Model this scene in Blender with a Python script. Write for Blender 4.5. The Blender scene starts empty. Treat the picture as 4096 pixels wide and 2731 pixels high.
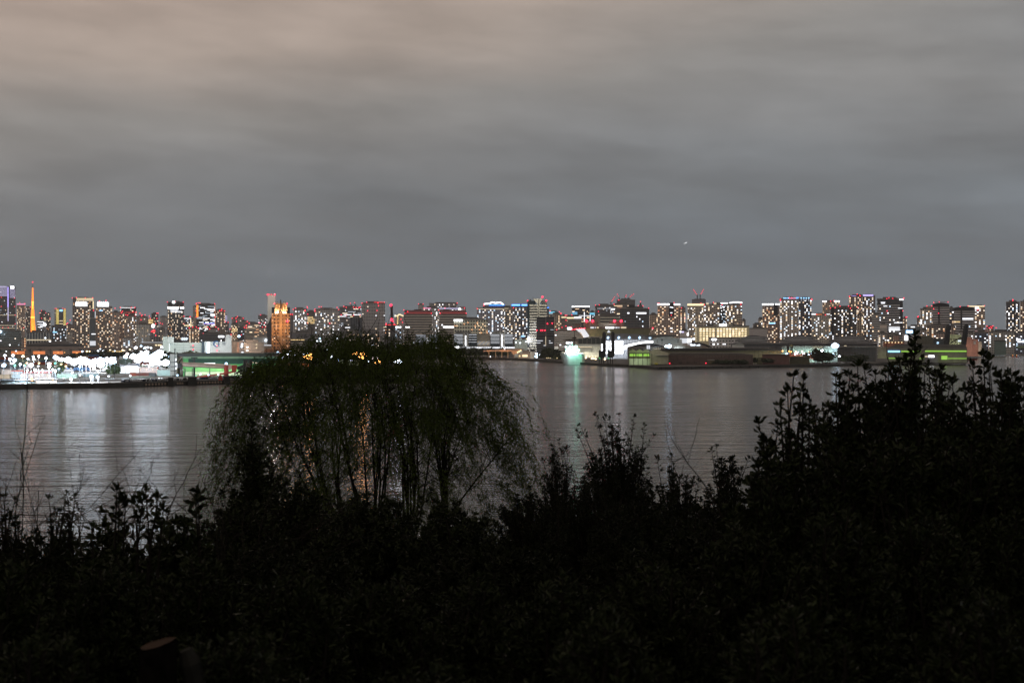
import bpy, bmesh, math, random
import numpy as np
from mathutils import Vector, Matrix
random.seed(7); NR = np.random.default_rng(7)
S = bpy.context.scene; COL = S.collection
F, CX, CY, HC = 5688.0, 2048.0, 1365.5, 25.0       # focal length in photo pixels, centre, eye height (m)
# ---------------- camera ----------------
cam = bpy.data.cameras.new('camera'); co = bpy.data.objects.new('camera', cam); COL.objects.link(co)
cam.sensor_width = 36; cam.lens = 36*F/4096; cam.clip_start = .1; cam.clip_end = 60000
co.location = (0, 0, HC); co.rotation_euler = (math.pi/2, 0, 0); S.camera = co
cam.dof.use_dof = True; cam.dof.focus_distance = 1500; cam.dof.aperture_fstop = 6.3
# ---------------- view ----------------
S.view_settings.view_transform = 'Standard'; S.view_settings.look = 'None'
S.view_settings.exposure = 0; S.view_settings.gamma = 1
S.render.engine = 'CYCLES'
cy = S.cycles
cy.use_denoising = True; cy.use_light_tree = True; cy.max_bounces = 4; cy.diffuse_bounces = 2
cy.glossy_bounces = 2; cy.transmission_bounces = 2; cy.transparent_max_bounces = 4
cy.caustics_reflective = False; cy.caustics_refractive = False
cy.sample_clamp_indirect = 4; cy.filter_width = 1.5
# ---------------- night sky: overcast lit by the city ----------------
W = bpy.data.worlds.new('World'); S.world = W; W.use_nodes = True
nt = W.node_tree; nt.nodes.clear(); N = nt.nodes.new; L = nt.links.new
out = N('ShaderNodeOutputWorld'); bg = N('ShaderNodeBackground'); L(bg.outputs[0], out.inputs[0])
tc = N('ShaderNodeTexCoord'); sep = N('ShaderNodeSeparateXYZ'); L(tc.outputs['Generated'], sep.inputs[0])
def M_(op, a, b=None, c=None):
    n = N('ShaderNodeMath'); n.operation = op
    for i, v in enumerate((a, b, c)):
        if v is None: continue
        if isinstance(v, (int, float)): n.inputs[i].default_value = v
        else: L(v, n.inputs[i])
    return n.outputs[0]
X_, Y_, Z_ = sep.outputs
def wnoise(sx, sz, scale, det, rough, off=(0,0,0), tilt=0.0, dist=.0):
    cb = N('ShaderNodeCombineXYZ')
    L(M_('ADD', M_('MULTIPLY', X_, sx), off[0]), cb.inputs[0]); L(M_('ADD', M_('MULTIPLY', Y_, sx), off[1]), cb.inputs[1])
    L(M_('ADD', M_('ADD', M_('MULTIPLY', Z_, sz), M_('MULTIPLY', X_, tilt)), off[2]), cb.inputs[2])
    n = N('ShaderNodeTexNoise'); n.inputs['Scale'].default_value = scale; n.inputs['Detail'].default_value = det
    n.inputs['Roughness'].default_value = rough; n.inputs['Distortion'].default_value = dist
    L(cb.outputs[0], n.inputs['Vector']); return n.outputs['Fac']
rp = N('ShaderNodeValToRGB'); cr = rp.color_ramp
def lin(c): return tuple(((v/255+.055)/1.055)**2.4 if v > 10 else v/255/12.92 for v in c)
stops = [(0, (124,132,139)), (.045, (117,127,136)), (.08, (119,126,132)), (.125, (135,137,139)), (.175, (148,145,142)), (.235, (176,162,152)), (.32, (184,165,153)), (1, (162,149,138))]
while len(cr.elements) < len(stops): cr.elements.new(.5)
for e, (p, c) in zip(cr.elements, stops): e.position = p; e.color = lin(c) + (1,)
n1 = wnoise(5.6, 27, 1.0, 6, .52, (3.1, 1.7, 4.4), 1.6, .15)
n2 = wnoise(2.0, 11, 1.0, 2, .45, (7.7, 2.2, 9.3), 1.1)
n3 = wnoise(14, 70, 1.0, 4, .6, (1.7, 5.2, 2.3), 6.0, .2)
el = M_('ADD', Z_, M_('ADD', M_('MULTIPLY', M_('SUBTRACT', n2, .5), .10), M_('MULTIPLY', M_('MULTIPLY', X_, -.85), M_('MAXIMUM', Z_, .02))))
L(el, rp.inputs[0])
amp = M_('MULTIPLY', M_('MINIMUM', M_('MAXIMUM', M_('MULTIPLY', M_('ADD', Z_, .02), 9.0), .15), 1.0), 1.0)
br = M_('ADD', M_('MULTIPLY', M_('MULTIPLY', M_('SUBTRACT', n1, .5), .85), amp), M_('MULTIPLY', M_('MULTIPLY', M_('SUBTRACT', n3, .5), .22), amp))
n4 = wnoise(11, 44, 1.0, 3, .55, (2.9, 8.1, 1.3), 2.0, .1)
br = M_('ADD', br, M_('MULTIPLY', M_('MULTIPLY', M_('SUBTRACT', n4, .5), .34), amp))
gx = M_('DIVIDE', M_('SUBTRACT', X_, .335), .075); gz = M_('DIVIDE', M_('SUBTRACT', Z_, .086), .022)
br = M_('ADD', br, M_('MULTIPLY', M_('POWER', 2.718, M_('MULTIPLY', M_('ADD', M_('MULTIPLY', gx, gx), M_('MULTIPLY', gz, gz)), -1.0)), M_('MULTIPLY', n1, .42)))
fac = M_('ADD', 1.0, br)
mx = N('ShaderNodeVectorMath'); mx.operation = 'SCALE'; L(rp.outputs[0], mx.inputs[0]); L(fac, mx.inputs['Scale'])
L(mx.outputs[0], bg.inputs[0]); bg.inputs[1].default_value = 1.0
W.cycles.sampling_method = 'MANUAL'; W.cycles.sample_map_resolution = 512

# ---------------- materials ----------------
MAT = {}
def mat(name, col, rough=.7, metal=0., noise=.18, nscale=.3, spec=.3, bump=0):
    if name in MAT: return MAT[name]
    m = bpy.data.materials.new(name); m.use_nodes = True; t = m.node_tree; b = t.nodes['Principled BSDF']
    b.inputs['Roughness'].default_value = rough; b.inputs['Metallic'].default_value = metal
    b.inputs['Specular IOR Level'].default_value = spec
    if noise:
        tc = t.nodes.new('ShaderNodeTexCoord'); n = t.nodes.new('ShaderNodeTexNoise'); n.inputs['Scale'].default_value = nscale; n.inputs['Detail'].default_value = 5
        r = t.nodes.new('ShaderNodeValToRGB')
        r.color_ramp.elements[0].position = .3; r.color_ramp.elements[1].position = .7
        r.color_ramp.elements[0].color = tuple(c*(1-noise) for c in col) + (1,); r.color_ramp.elements[1].color = tuple(min(1, c*(1+noise)) for c in col) + (1,)
        t.links.new(tc.outputs['Object'], n.inputs['Vector']); t.links.new(n.outputs['Fac'], r.inputs[0]); t.links.new(r.outputs[0], b.inputs['Base Color'])
    else: b.inputs['Base Color'].default_value = tuple(col) + (1,)
    MAT[name] = m; return m
def emis(name, col, st, sample=False):
    if name in MAT: return MAT[name]
    m = bpy.data.materials.new(name); m.use_nodes = True; t = m.node_tree; b = t.nodes['Principled BSDF']
    b.inputs['Base Color'].default_value = (.05, .05, .05, 1); b.inputs['Roughness'].default_value = .4
    b.inputs['Emission Color'].default_value = tuple(col) + (1,); b.inputs['Emission Strength'].default_value = st
    m.cycles.emission_sampling = 'FRONT' if sample else 'NONE'
    MAT[name] = m; return m
WIN = [emis('lit window %s' % k, c, s*1.35) for k, c, s in [
    ('warm', (1,.68,.42), 1.15), ('warm bright', (1,.76,.5), 1.9), ('soft white', (1,.84,.66), 1.35), ('white', (.93,.95,1), 1.6),
    ('cool', (.6,.8,1), 1.3), ('orange', (1,.45,.2), .9), ('dim warm', (1,.68,.4), .5), ('dim cool', (.75,.87,1), .5),
    ('white bright', (.97,.97,1), 3.0)]]
RED = emis('red beacon', (1,.02,.06), 4.5); REDS = emis('red glow small', (1,.03,.07), 3.2)
E = dict(white=emis('white light strip', (.93,.95,1), 1.9), bright=emis('bright white light', (.95,.97,1), 4.5), cream=emis('cream light strip', (1,.8,.48), 1.5),
    gold=emis('gold light strip', (1,.68,.28), 1.2), blue=emis('blue light strip', (.05,.26,1), 2.6), sky=emis('pale blue light', (.25,.58,1), 2.6), violet=emis('violet light strip', (.45,.36,1), 1.8),
    pviolet=emis('pale violet light', (.72,.66,1), 1.2), pink=emis('pink light strip', (1,.35,.6), 1.1), cyan=emis('cyan light strip', (.2,.7,.95), 1.5), orange=emis('orange light strip', (1,.28,.03), 1.8),
    yellow=emis('yellow light strip', (1,.78,.22), 1.3), green=emis('green light strip', (.42,.85,.1), .75), dgreen=emis('soft green light', (.16,.8,.3), .6), dimw=emis('dim white panel', (.85,.9,1), .5),
    teal=emis('teal lit panel', (.6,.95,.9), .35), red=emis('red light strip', (1,.05,.06), 1.5), pwhite=emis('pale lit panel', (.9,.93,1), .85), pcream=emis('pale cream panel', (1,.82,.56), .75),
    dorange=emis('soft orange light', (1,.3,.1), .8), dred=emis('dim red light', (1,.08,.08), .2))
LAMP = {}
def lampmat(col, st):
    cs = dict(w=(.8,.9,1), b=(.5,.75,1), o=(1,.42,.1), y=(1,.75,.4), p=(1,.8,.75), v=(.75,.72,1), g=(.15,1,.6), r=(1,.04,.05))
    st = st*.045 if st > 20 else st*.15; k = col + str(round(st, 1))
    if k not in LAMP: LAMP[k] = emis('lamp glow ' + k, cs[col], st, True)
    return LAMP[k]

FAC = {}
def facade(wall, glass, fh, bay, mode, rough=.5, z0=.42, u0=.3, lit=0.0):
    glass = tuple(g*1.8 for g in glass)
    key = (wall, glass, fh, round(bay, 2), mode, z0, u0, lit)
    if key in FAC: return FAC[key]
    m = bpy.data.materials.new('facade'); m.use_nodes = True; t = m.node_tree; b = t.nodes['Principled BSDF']; Nn = t.nodes.new; Ln = t.links.new
    def mm(op, a, bb=None):
        n = Nn('ShaderNodeMath'); n.operation = op
        for i, v in enumerate((a, bb)):
            if v is None: continue
            if isinstance(v, (int, float)): n.inputs[i].default_value = v
            else: Ln(v, n.inputs[i])
        return n.outputs[0]
    tc = Nn('ShaderNodeTexCoord'); sp = Nn('ShaderNodeSeparateXYZ'); Ln(tc.outputs['Object'], sp.inputs[0])
    u = mm('DIVIDE', mm('ADD', sp.outputs[0], sp.outputs[1]), bay); z = mm('DIVIDE', sp.outputs[2], fh)
    fz = mm('GREATER_THAN', mm('FRACT', z), z0)
    if mode == 'grid': gl = mm('MULTIPLY', fz, mm('GREATER_THAN', mm('FRACT', u), u0))
    elif mode == 'ribbon': gl = fz
    elif mode == 'fins': gl = mm('GREATER_THAN', mm('FRACT', u), u0)
    else: gl = mm('MULTIPLY', 0.0, fz)
    cb = Nn('ShaderNodeCombineXYZ'); Ln(mm('FLOOR', u), cb.inputs[0]); Ln(mm('FLOOR', z), cb.inputs[1])
    wn = Nn('ShaderNodeTexWhiteNoise'); Ln(cb.outputs[0], wn.inputs[0])
    ns = Nn('ShaderNodeTexNoise'); ns.inputs['Scale'].default_value = .06; ns.inputs['Detail'].default_value = 4; Ln(tc.outputs['Object'], ns.inputs['Vector'])
    vm = Nn('ShaderNodeVectorMath'); vm.operation = 'SCALE'; vm.inputs[0].default_value = wall; Ln(mm('ADD', mm('MULTIPLY', ns.outputs['Fac'], .5), .72), vm.inputs['Scale'])
    vg = Nn('ShaderNodeVectorMath'); vg.operation = 'SCALE'; vg.inputs[0].default_value = glass; Ln(mm('ADD', mm('MULTIPLY', wn.outputs[0], 1.1), .5), vg.inputs['Scale'])
    mx = Nn('ShaderNodeMix'); mx.data_type = 'RGBA'; Ln(gl, mx.inputs[0]); Ln(vm.outputs[0], mx.inputs[6]); Ln(vg.outputs[0], mx.inputs[7]); Ln(mx.outputs[2], b.inputs['Base Color'])
    Ln(mm('SUBTRACT', rough + .2, mm('MULTIPLY', gl, rough)), b.inputs['Roughness']); b.inputs['Specular IOR Level'].default_value = .35
    if lit:
        e = mm('MULTIPLY', mm('MULTIPLY', gl, mm('GREATER_THAN', wn.outputs[0], 1 - lit)), .35)
        b.inputs['Emission Color'].default_value = (1,.75,.5,1); Ln(e, b.inputs['Emission Strength']); m.cycles.emission_sampling = 'NONE'
    FAC[key] = m; return m

# ---------------- object helpers ----------------
def link(name, data, parent=None, loc=None, rot=None, scale=None):
    o = bpy.data.objects.new(name, data); COL.objects.link(o)
    if parent is not None: o.parent = parent
    if loc is not None: o.location = loc
    if rot is not None: o.rotation_euler = rot
    if scale is not None: o.scale = scale
    return o
def tag(o, label=None, cat=None, group=None, kind=None):
    if label: o['label'] = label
    if cat: o['category'] = cat
    if group: o['group'] = group
    if kind: o['kind'] = kind
    return o
def empty(name, loc, label, cat, group=None, rz=0):
    o = link(name, None, None, loc, (0, 0, rz)); o.empty_display_size = .1
    return tag(o, label, cat, group)
class MB:
    def __init__(s): s.v = []; s.f = []; s.m = []
    def add(s, vs, fs, mi=0):
        n = len(s.v); s.v += [tuple(p) for p in vs]; s.f += [tuple(i + n for i in f) for f in fs]; s.m += [mi]*len(fs)
    def box(s, x0, x1, y0, y1, z0, z1, mi=0):
        s.add([(x0,y0,z0),(x1,y0,z0),(x1,y1,z0),(x0,y1,z0),(x0,y0,z1),(x1,y0,z1),(x1,y1,z1),(x0,y1,z1)],
              [(0,3,2,1),(4,5,6,7),(0,1,5,4),(1,2,6,5),(2,3,7,6),(3,0,4,7)], mi)
    def prism(s, poly, a0, a1, axis='y', mi=0):     # poly of 2-D points extruded along axis
        n = len(poly)
        def P3(p, a): return {'y': (p[0], a, p[1]), 'z': (p[0], p[1], a), 'x': (a, p[0], p[1])}[axis]
        s.add([P3(p, a0) for p in poly] + [P3(p, a1) for p in poly], [tuple(range(n))[::-1], tuple(range(n, 2*n))] + [(i, (i+1) % n, n + (i+1) % n, n + i) for i in range(n)], mi)
    def tube(s, pts, rs, k=5, mi=0):
        n0 = len(s.v); pts = [Vector(p) for p in pts]
        if not hasattr(rs, '__len__'): rs = [rs]*len(pts)
        for i, p in enumerate(pts):
            d = (pts[min(i+1, len(pts)-1)] - pts[max(i-1, 0)]).normalized()
            a = d.orthogonal().normalized() if abs(d.z) < .9 else Vector((1,0,0)).cross(d).normalized(); b = d.cross(a)
            for j in range(k):
                t = 2*math.pi*j/k; s.v.append(tuple(p + (a*math.cos(t) + b*math.sin(t))*rs[i]))
        for i in range(len(pts)-1):
            for j in range(k):
                s.f.append((n0+i*k+j, n0+i*k+(j+1) % k, n0+(i+1)*k+(j+1) % k, n0+(i+1)*k+j)); s.m.append(mi)
        s.f.append(tuple(n0+j for j in range(k))[::-1]); s.m.append(mi); m = n0+(len(pts)-1)*k; s.f.append(tuple(m+j for j in range(k))); s.m.append(mi)
    def cyl(s, x, y, z0, z1, r, k=10, mi=0, r1=None): s.tube([(x,y,z0),(x,y,z1)], [r, r if r1 is None else r1], k, mi)
    def mesh(s, name, mats):
        me = bpy.data.meshes.new(name); me.from_pydata(s.v, [], s.f)
        for m in (mats if isinstance(mats, (list, tuple)) else [mats]): me.materials.append(m)
        if any(s.m): me.polygons.foreach_set('material_index', s.m)
        me.update(); return me
    def build(s, name, mats, parent=None, loc=None): return link(name, s.mesh(name, mats), parent, loc)
UB = {}
def ubox(m, name='pane'):
    if m.name not in UB:
        b = MB(); b.box(-.5,.5,-.5,.5,-.5,.5); UB[m.name] = b.mesh(name, m)
    return UB[m.name]
US = {}
def usph(m, sub=1):
    k = (m.name, sub)
    if k not in US:
        me = bpy.data.meshes.new('bulb'); bm = bmesh.new(); bmesh.ops.create_icosphere(bm, subdivisions=sub, radius=1); bm.to_mesh(me); bm.free(); me.materials.append(m); US[k] = me
    return US[k]
T0 = {1:0, 2:500, 3:1000, 4:1500, 5:2000, 6:2500, 7:3000, 8:3500}
ZK = 3.267
def P(t, zx, zy): return T0[t] + zx/ZK, 1100 + zy/ZK
def XW(px, D): return (px - CX)*D/F
def ZW(py, D): return HC - (py - CY)*D/F
GZ = 2.5

# ---------------- setting: water, land, hillside ----------------
SH = [(-900, 725), (-60, 742), (0, 743), (480, 770), (700, 806), (1000, 850), (1400, 872), (1855, 892), (1838, 1180), (1700, 1700), (1640, 1960), (1850, 1990), (2000, 1955), (2140, 1790), (2260, 1589),
      (2400, 1459), (2520, 1374), (2632, 1257), (3020, 1340), (3520, 1480), (3868, 1655), (3880, 2150), (3860, 2430), (3990, 2560), (4040, 2850), (4200, 3000), (5200, 3300)]
def qmin(px):                       # distance of the quay edge seen at a photo column
    if px < 1855: s = SH[:8]
    else: s = [p for p in SH[12:21]] + [(3990, 2560), (4096, 2900), (5200, 3300)]
    return float(np.interp(px, [a for a, b in s], [b for a, b in s]))
def water_mat():
    m = bpy.data.materials.new('harbour water'); m.use_nodes = True; t = m.node_tree; b = t.nodes['Principled BSDF']; Nn = t.nodes.new; Ln = t.links.new
    b.inputs['Base Color'].default_value = (.012,.014,.013,1); b.inputs['Roughness'].default_value = .22; b.inputs['IOR'].default_value = 1.33; b.inputs['Specular IOR Level'].default_value = .31
    tc = Nn('ShaderNodeTexCoord')
    def ns(sc, det, sx=1, sy=1, rough=.5):
        mp = Nn('ShaderNodeMapping'); mp.inputs['Scale'].default_value = (sx, sy, 1); Ln(tc.outputs['Object'], mp.inputs[0])
        n = Nn('ShaderNodeTexNoise'); n.inputs['Scale'].default_value = sc; n.inputs['Detail'].default_value = det; n.inputs['Roughness'].default_value = rough; Ln(mp.outputs[0], n.inputs['Vector']); return n.outputs['Fac']
    a = ns(.85, 4, .5, 1.1, .62); c = ns(.06, 3, .7, 1); g = ns(.006, 3, .5, 1)
    def mm(op, x, y):
        n = Nn('ShaderNodeMath'); n.operation = op
        for i, v in enumerate((x, y)):
            if isinstance(v, (int, float)): n.inputs[i].default_value = v
            else: Ln(v, n.inputs[i])
        return n.outputs[0]
    e_ = ns(.11, 4, .4, 1.2, .62); h = mm('ADD', mm('ADD', mm('MULTIPLY', a, .5), mm('MULTIPLY', e_, 3.9)), mm('MULTIPLY', c, 2.2))
    bp = Nn('ShaderNodeBump'); bp.inputs['Distance'].default_value = .75; Ln(h, bp.inputs['Height'])
    Ln(mm('ADD', .35, mm('MULTIPLY', g, 1.1)), bp.inputs['Strength']); Ln(bp.outputs[0], b.inputs['Normal'])
    Ln(mm('ADD', .10, mm('MULTIPLY', g, .12)), b.inputs['Roughness'])
    return m
b = MB(); b.add([(-6900,20,0),(6900,20,0),(6900,12400,0),(-6900,12400,0)], [(0,1,2,3)])
tag(b.build('water', water_mat()), kind='structure')
LANDM = mat('dark asphalt and concrete ground', (.07,.068,.064), .85, noise=.45, nscale=.02)
WALLM = mat('weathered quay concrete', (.05,.05,.046), .9, noise=.4, nscale=.15)
b = MB(); pl = [(XW(px, D), D) for px, D in SH]
poly = pl + [(6800, 3600), (6800, 12300), (-6800, 12300), (-6800, 800)]
n = len(poly); me_v = [(x, y, GZ) for x, y in poly] + [(x, y, -3) for x, y in poly]
from mathutils.geometry import tessellate_polygon
tri = tessellate_polygon([[Vector((x, y, 0)) for x, y in poly]]); fs = []
for t3 in tri:
    p, q, r = [poly[i] for i in t3]; cr_ = (q[0]-p[0])*(r[1]-p[1]) - (q[1]-p[1])*(r[0]-p[0]); fs.append(tuple(t3) if cr_ > 0 else tuple(t3[::-1]))
nc = len(fs); fs += [(i, n+i, n+(i+1) % n, (i+1) % n) for i in range(n)]
me = bpy.data.meshes.new('land'); me.from_pydata(me_v, [], fs); me.materials.append(LANDM); me.materials.append(WALLM)
for i, p in enumerate(me.polygons): p.material_index = 0 if i < nc else 1
tag(link('land', me), kind='structure')
b = MB(); q = [(30, 812), (700, 870), (1000, 905), (1000, 1500), (700, 1900), (-60, 1900), (-60, 800)]
b.add([(XW(px, D), D, GZ+.03) for px, D in q], [tuple(range(len(q)))]); tag(b.build('pavement', mat('brightened yard ground', (.22,.22,.21), .8, noise=.4, nscale=.02)), kind='structure')  # pale sheet added to make the floodlit yard ground brighter
# hillside under the foreground bushes
def terr(x, y):
    base = np.interp(y, [-30, 0, 5, 12, 25, 45, 80, 130, 180], [24.2, 23.4, 22.9, 21.9, 20.1, 17.6, 12.5, 3.0, -3.0])
    return base + .25*math.sin(x*.35 + y*.11) + .15*math.sin(y*.5 + x*.2)
bm = bmesh.new(); xs = np.concatenate([np.linspace(-160, -20, 18), np.linspace(-18, 18, 37), np.linspace(20, 160, 18)]); ys = np.concatenate([np.linspace(-30, 30, 61), np.linspace(33, 180, 45)])
gv = [[bm.verts.new((x, y, terr(x, y))) for x in xs] for y in ys]
for i in range(len(ys)-1):
    for j in range(len(xs)-1): bm.faces.new((gv[i][j], gv[i][j+1], gv[i+1][j+1], gv[i+1][j]))
me = bpy.data.meshes.new('hillside'); bm.to_mesh(me); bm.free(); me.materials.append(mat('dark leaf litter soil', (.022,.018,.012), .95, noise=.5, nscale=1.5))
for p in me.polygons: p.use_smooth = True
tag(link('hillside', me), kind='structure')
# ---------------- buildings of the skyline ----------------
PALS = {'mix': [0,1,2,2,2,3,3,3,4,6,8,8], 'warm': [0,0,0,1,2,2,5,6,2], 'white': [3,3,2,4,8,8,3,2], 'cool': [4,3,3,7,4], 'off': [3,3,2,7,7,8], 'cream': [1,2,2,1], 'dim': [6,7,6,0,7]}
GREY, DARK, BEIGE, WHITE = (.26,.25,.24), (.05,.052,.06), (.36,.31,.26), (.55,.55,.53)
GL = (.02,.022,.028)
class Tower:
    def __init__(s, label, t, x0, x1, yt, D, style='apt', wall=BEIGE, lit=.3, pal='mix', fh=3.2, bay=3.6, dr=.75, rot=0, name=None, cat=None, group=None,
                 ind=None, beac='c', yb=None, z0=.46, u0=.36, side=True, runs=False, glass=GL, wh=None, ww=None, base=GZ, litfac=0., roofbox=True, top=True):
        px0, py = P(t, x0, yt); px1 = T0[t] + x1/ZK
        pc = (px0 + px1)/2; az = math.atan2(pc - CX, F); s.D = D; s.t = t; s.pc = pc
        s.k = D/F*math.cos(az)                                   # metres of facade per photo pixel
        vis = (px1 - px0)*s.k; a = abs(math.radians(rot)); s.w = vis/(math.cos(a) + dr*math.sin(a)); s.d = s.w*dr
        nb = max(2, round(s.w/bay)); s.bay = s.w/nb; nd = max(1, round(s.d/s.bay)); s.d = nd*s.bay
        s.H = ZW(py, D) - base; s.fh = fh; s.base = base
        depth = D + (s.d*math.cos(a) + s.w*math.sin(a))/2; s.cx = XW(pc, D)*depth/D
        name = name or {'apt': 'apartment_tower', 'off': 'office_tower', 'low': 'warehouse'}.get(style, 'office_tower')
        cat = cat or name.replace('_', ' ')
        s.root = empty(name, (s.cx, depth, base), label, cat, group, -az + math.radians(rot)); s.rot = rot
        w, d, H = s.w, s.d, s.H
        mode = {'apt': 'grid', 'off': 'ribbon', 'fins': 'fins', 'low': 'plain', 'grid': 'grid'}[style]
        fm = facade(tuple(min(.8, q*2.0 + .03) for q in wall), tuple(glass), fh, s.bay, mode, z0=z0, u0=u0, lit=litfac)
        b = MB(); ox = (w + d)/2
        b.box(-w/2, w/2, -d/2, d/2, 0, H)
        wallo = b.build('wall', fm, s.root)
        # shift texture so that bays start at the corner: object origin moved to the corner
        for v in wallo.data.vertices: v.co.x += w/2; v.co.y += d/2
        wallo.location = (-w/2, -d/2, 0)
        if roofbox and H > 30:
            b = MB(); b.box(-w*.28, w*.22, -d*.25, d*.25, H, H + 4.2); b.box(w*.05, w*.3, -d*.3, d*.1, H, H + 2.6)
            b.build('roof_plant', mat('roof plant grey', (.12,.12,.12), .8), s.root)
        b = MB(); 
        for q in ((-w/2-.2, w/2+.2, -d/2-.2, -d/2+.4), (-w/2-.2, w/2+.2, d/2-.4, d/2+.2), (-w/2-.2, -w/2+.4, -d/2+.4, d/2-.4), (w/2-.4, w/2+.2, -d/2+.4, d/2-.4)): b.box(*q, H-.6, H + 1.3)
        b.build('parapet', mat('parapet', tuple(c*.8 for c in (.3,.28,.26)), .8), s.root)
        s.windows(style, lit, pal, ind if ind is not None else (D < 3700), yb, runs, wh, ww, side)
        if beac == 'c': pts = [(-w/2, H + 1.5), (w/2, H + 1.5)]
        elif beac: pts = [s.loc(a, c) for a, c in beac]
        else: pts = []
        for i, (x, z) in enumerate(pts): s.beacon(x, z)
    def loc(s, zx, zy):
        px, py = P(s.t, zx, zy); return (px - s.pc)*s.k, ZW(py, s.D) - s.base
    def beacon(s, x, z, m=None, f=.0003):
        m = m or (REDS if s.D > 5000 else RED); r = s.D*f
        link('aviation_light', usph(m), s.root, (x, -s.d/2*math.cos(math.radians(s.rot)) - r*.6 - (s.w/2*math.sin(math.radians(abs(s.rot))) if s.rot else 0)*0, z), None, (r, r, r))
    def windows(s, style, lit, pal, ind, yb, runs, wh, ww, side):
        if lit <= 0: return
        w, d, H, fh, bay = s.w, s.d, s.H, s.fh, s.bay
        zmin = 4 if yb is None else max(4, ZW(1100 + yb/ZK, s.D) - s.base - 6)
        ww_ = ww or bay*.66; wh_ = wh or fh*.5
        faces = [('f', w)] + ([('l', d)] if s.rot > 2 or (side and s.cx > 0) else []) + ([('r', d)] if s.rot < -2 or (side and s.cx < 0) else [])
        cand = []
        for fc, wd in faces:
            nb = max(1, round(wd/bay)); nf = int((H - 2)/fh)
            col = [lit*random.choice((.3,.6,1,1,1.3,1.9)) for _ in range(nb)]
            for k in range(int(zmin/fh), nf):
                fl = random.choice((.6,1,1,1.3)); j = 0
                while j < nb:
                    if random.random() < col[j]*fl:
                        n = 1
                        if runs: n = min(random.choice((1,2,3,4,6)), nb - j)
                        u = -wd/2 + (j + (n-1)/2 + .5 + (.1 if style in ('apt','grid') else 0))*bay; ln = ww_ + (n-1)*bay
                        cand.append((fc, u, k*fh + fh*.71, ln, wh_*(1 if not runs else .9), random.choice(PALS[pal]))); j += n
                    j += 1
        if runs and len(cand) > 0: pass
        random.shuffle(cand); cand.sort(key=lambda c: (c[0] != 'f')); nind = 0
        rest = {}
        for i, (fc, u, z, ln, h, mi) in enumerate(cand):
            if ind and nind < 84 and fc == 'f':
                link('window', ubox(WIN[mi]), s.root, (u, -d/2 - .04, z), None, (ln, .3, h)); nind += 1
            else:
                b = rest.setdefault(0, MB())
                if fc == 'f': b.box(u-ln/2, u+ln/2, -d/2-.2, -d/2+.1, z-h/2, z+h/2, mi)
                elif fc == 'l': b.box(-w/2-.2, -w/2+.1, u-ln/2, u+ln/2, z-h/2, z+h/2, mi)
                else: b.box(w/2-.1, w/2+.2, u-ln/2, u+ln/2, z-h/2, z+h/2, mi)
        for b in rest.values(): tag(b.build('window', WIN, s.root), kind='stuff')
    def pbox(s, name, m, zx0, zx1, zy0, zy1, proud=.5, full=False, parent=None, back=.0):
        x0, z1 = s.loc(zx0, zy0); x1, z0 = s.loc(zx1, zy1)
        b = MB(); cx, cz = (x0+x1)/2, z0
        yb_ = s.d/2 - .3 if full else -s.d/2 + .1
        b.box(x0-cx, x1-cx, -s.d/2 - proud, yb_, 0, z1-z0)
        return b.build(name, m, s.root if parent is None else parent, (cx, 0, cz))
    def slab(s, name, m, zx0, zx1, zy0, zy1, y0=-.4, y1=.4):       # free block, y as fraction of depth
        x0, z1 = s.loc(zx0, zy0); x1, z0 = s.loc(zx1, zy1); b = MB(); cx = (x0+x1)/2
        b.box(x0-cx, x1-cx, y0*s.d, y1*s.d, 0, z1-z0); return b.build(name, m, s.root, (cx, 0, z0))
T = Tower
dk = mat('dark roof cladding', (.035,.037,.045), .6); gy = mat('grey concrete', (.22,.22,.22), .8); lt = mat('light render', (.5,.48,.45), .8); bg_ = mat('beige cladding', (.4,.33,.27), .8)
# ---- tile 1
a = T('dark rounded high-rise at the left edge with violet floor lines and a glowing vertical strip', 1, -90, 205, 152, 7500, 'off', (.05,.05,.065), .03, 'mix', fh=4.5, bay=6, yb=700, beac=[(18,410),(18,292),(190,300),(190,410),(198,522),(198,636),(35,686),(108,686)])
for i in range(9): a.pbox('light_band', E['pviolet'], -85, 92, 156+i*14, 161+i*14, 1)
for i in range(9): a.pbox('light_band', E['pviolet'], 128, 200, 186+i*13, 190+i*13, 1)
a.pbox('light_strip', E['violet'], 97, 112, 155, 420, 2); a.pbox('light_strip', E['pviolet'], 101, 111, 422, 600, 1.5); a.pbox('crown_lamp', E['bright'], 135, 185, 143, 178, 2); a.pbox('light_band', E['pviolet'], -85, 92, 146, 153, 2)
for y in (520, 655, 690): a.pbox('lit_floor', E['pcream'], -60, 195, y, y+7, 1)
T('slim beige apartment tower with a pink lit top beside the dark rounded high-rise', 1, 217, 333, 392, 7000, 'apt', (.4,.3,.25), .4, 'warm', fh=5, bay=6, yb=720, beac=[(258,362),(325,370),(310,688)]).pbox('crown', E['pink'], 219, 331, 372, 390, 1, True)
T('narrow dark block standing between the pink-topped tower and the orange lattice tower', 1, 337, 402, 418, 7600, 'apt', (.08,.07,.07), .2, 'warm', fh=5, bay=6, yb=700, beac=[(396,420),(330,595)])
a = T('dark stepped block with red beacons right of the orange lattice tower', 1, 518, 600, 470, 6500, 'apt', (.06,.06,.065), .1, 'warm', fh=5, bay=6, beac=[(541,464),(519,495),(598,495),(543,565)])
for i in range(9): a.pbox('lit_floor', E['cream'], 578, 598, 555+i*9, 558+i*9, 1)
T('lower narrow dark block joined beside the stepped block with red beacons', 1, 603, 660, 498, 6600, 'apt', (.07,.07,.07), .1, 'warm', fh=5, bay=6, beac=[(655,565)])
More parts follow.
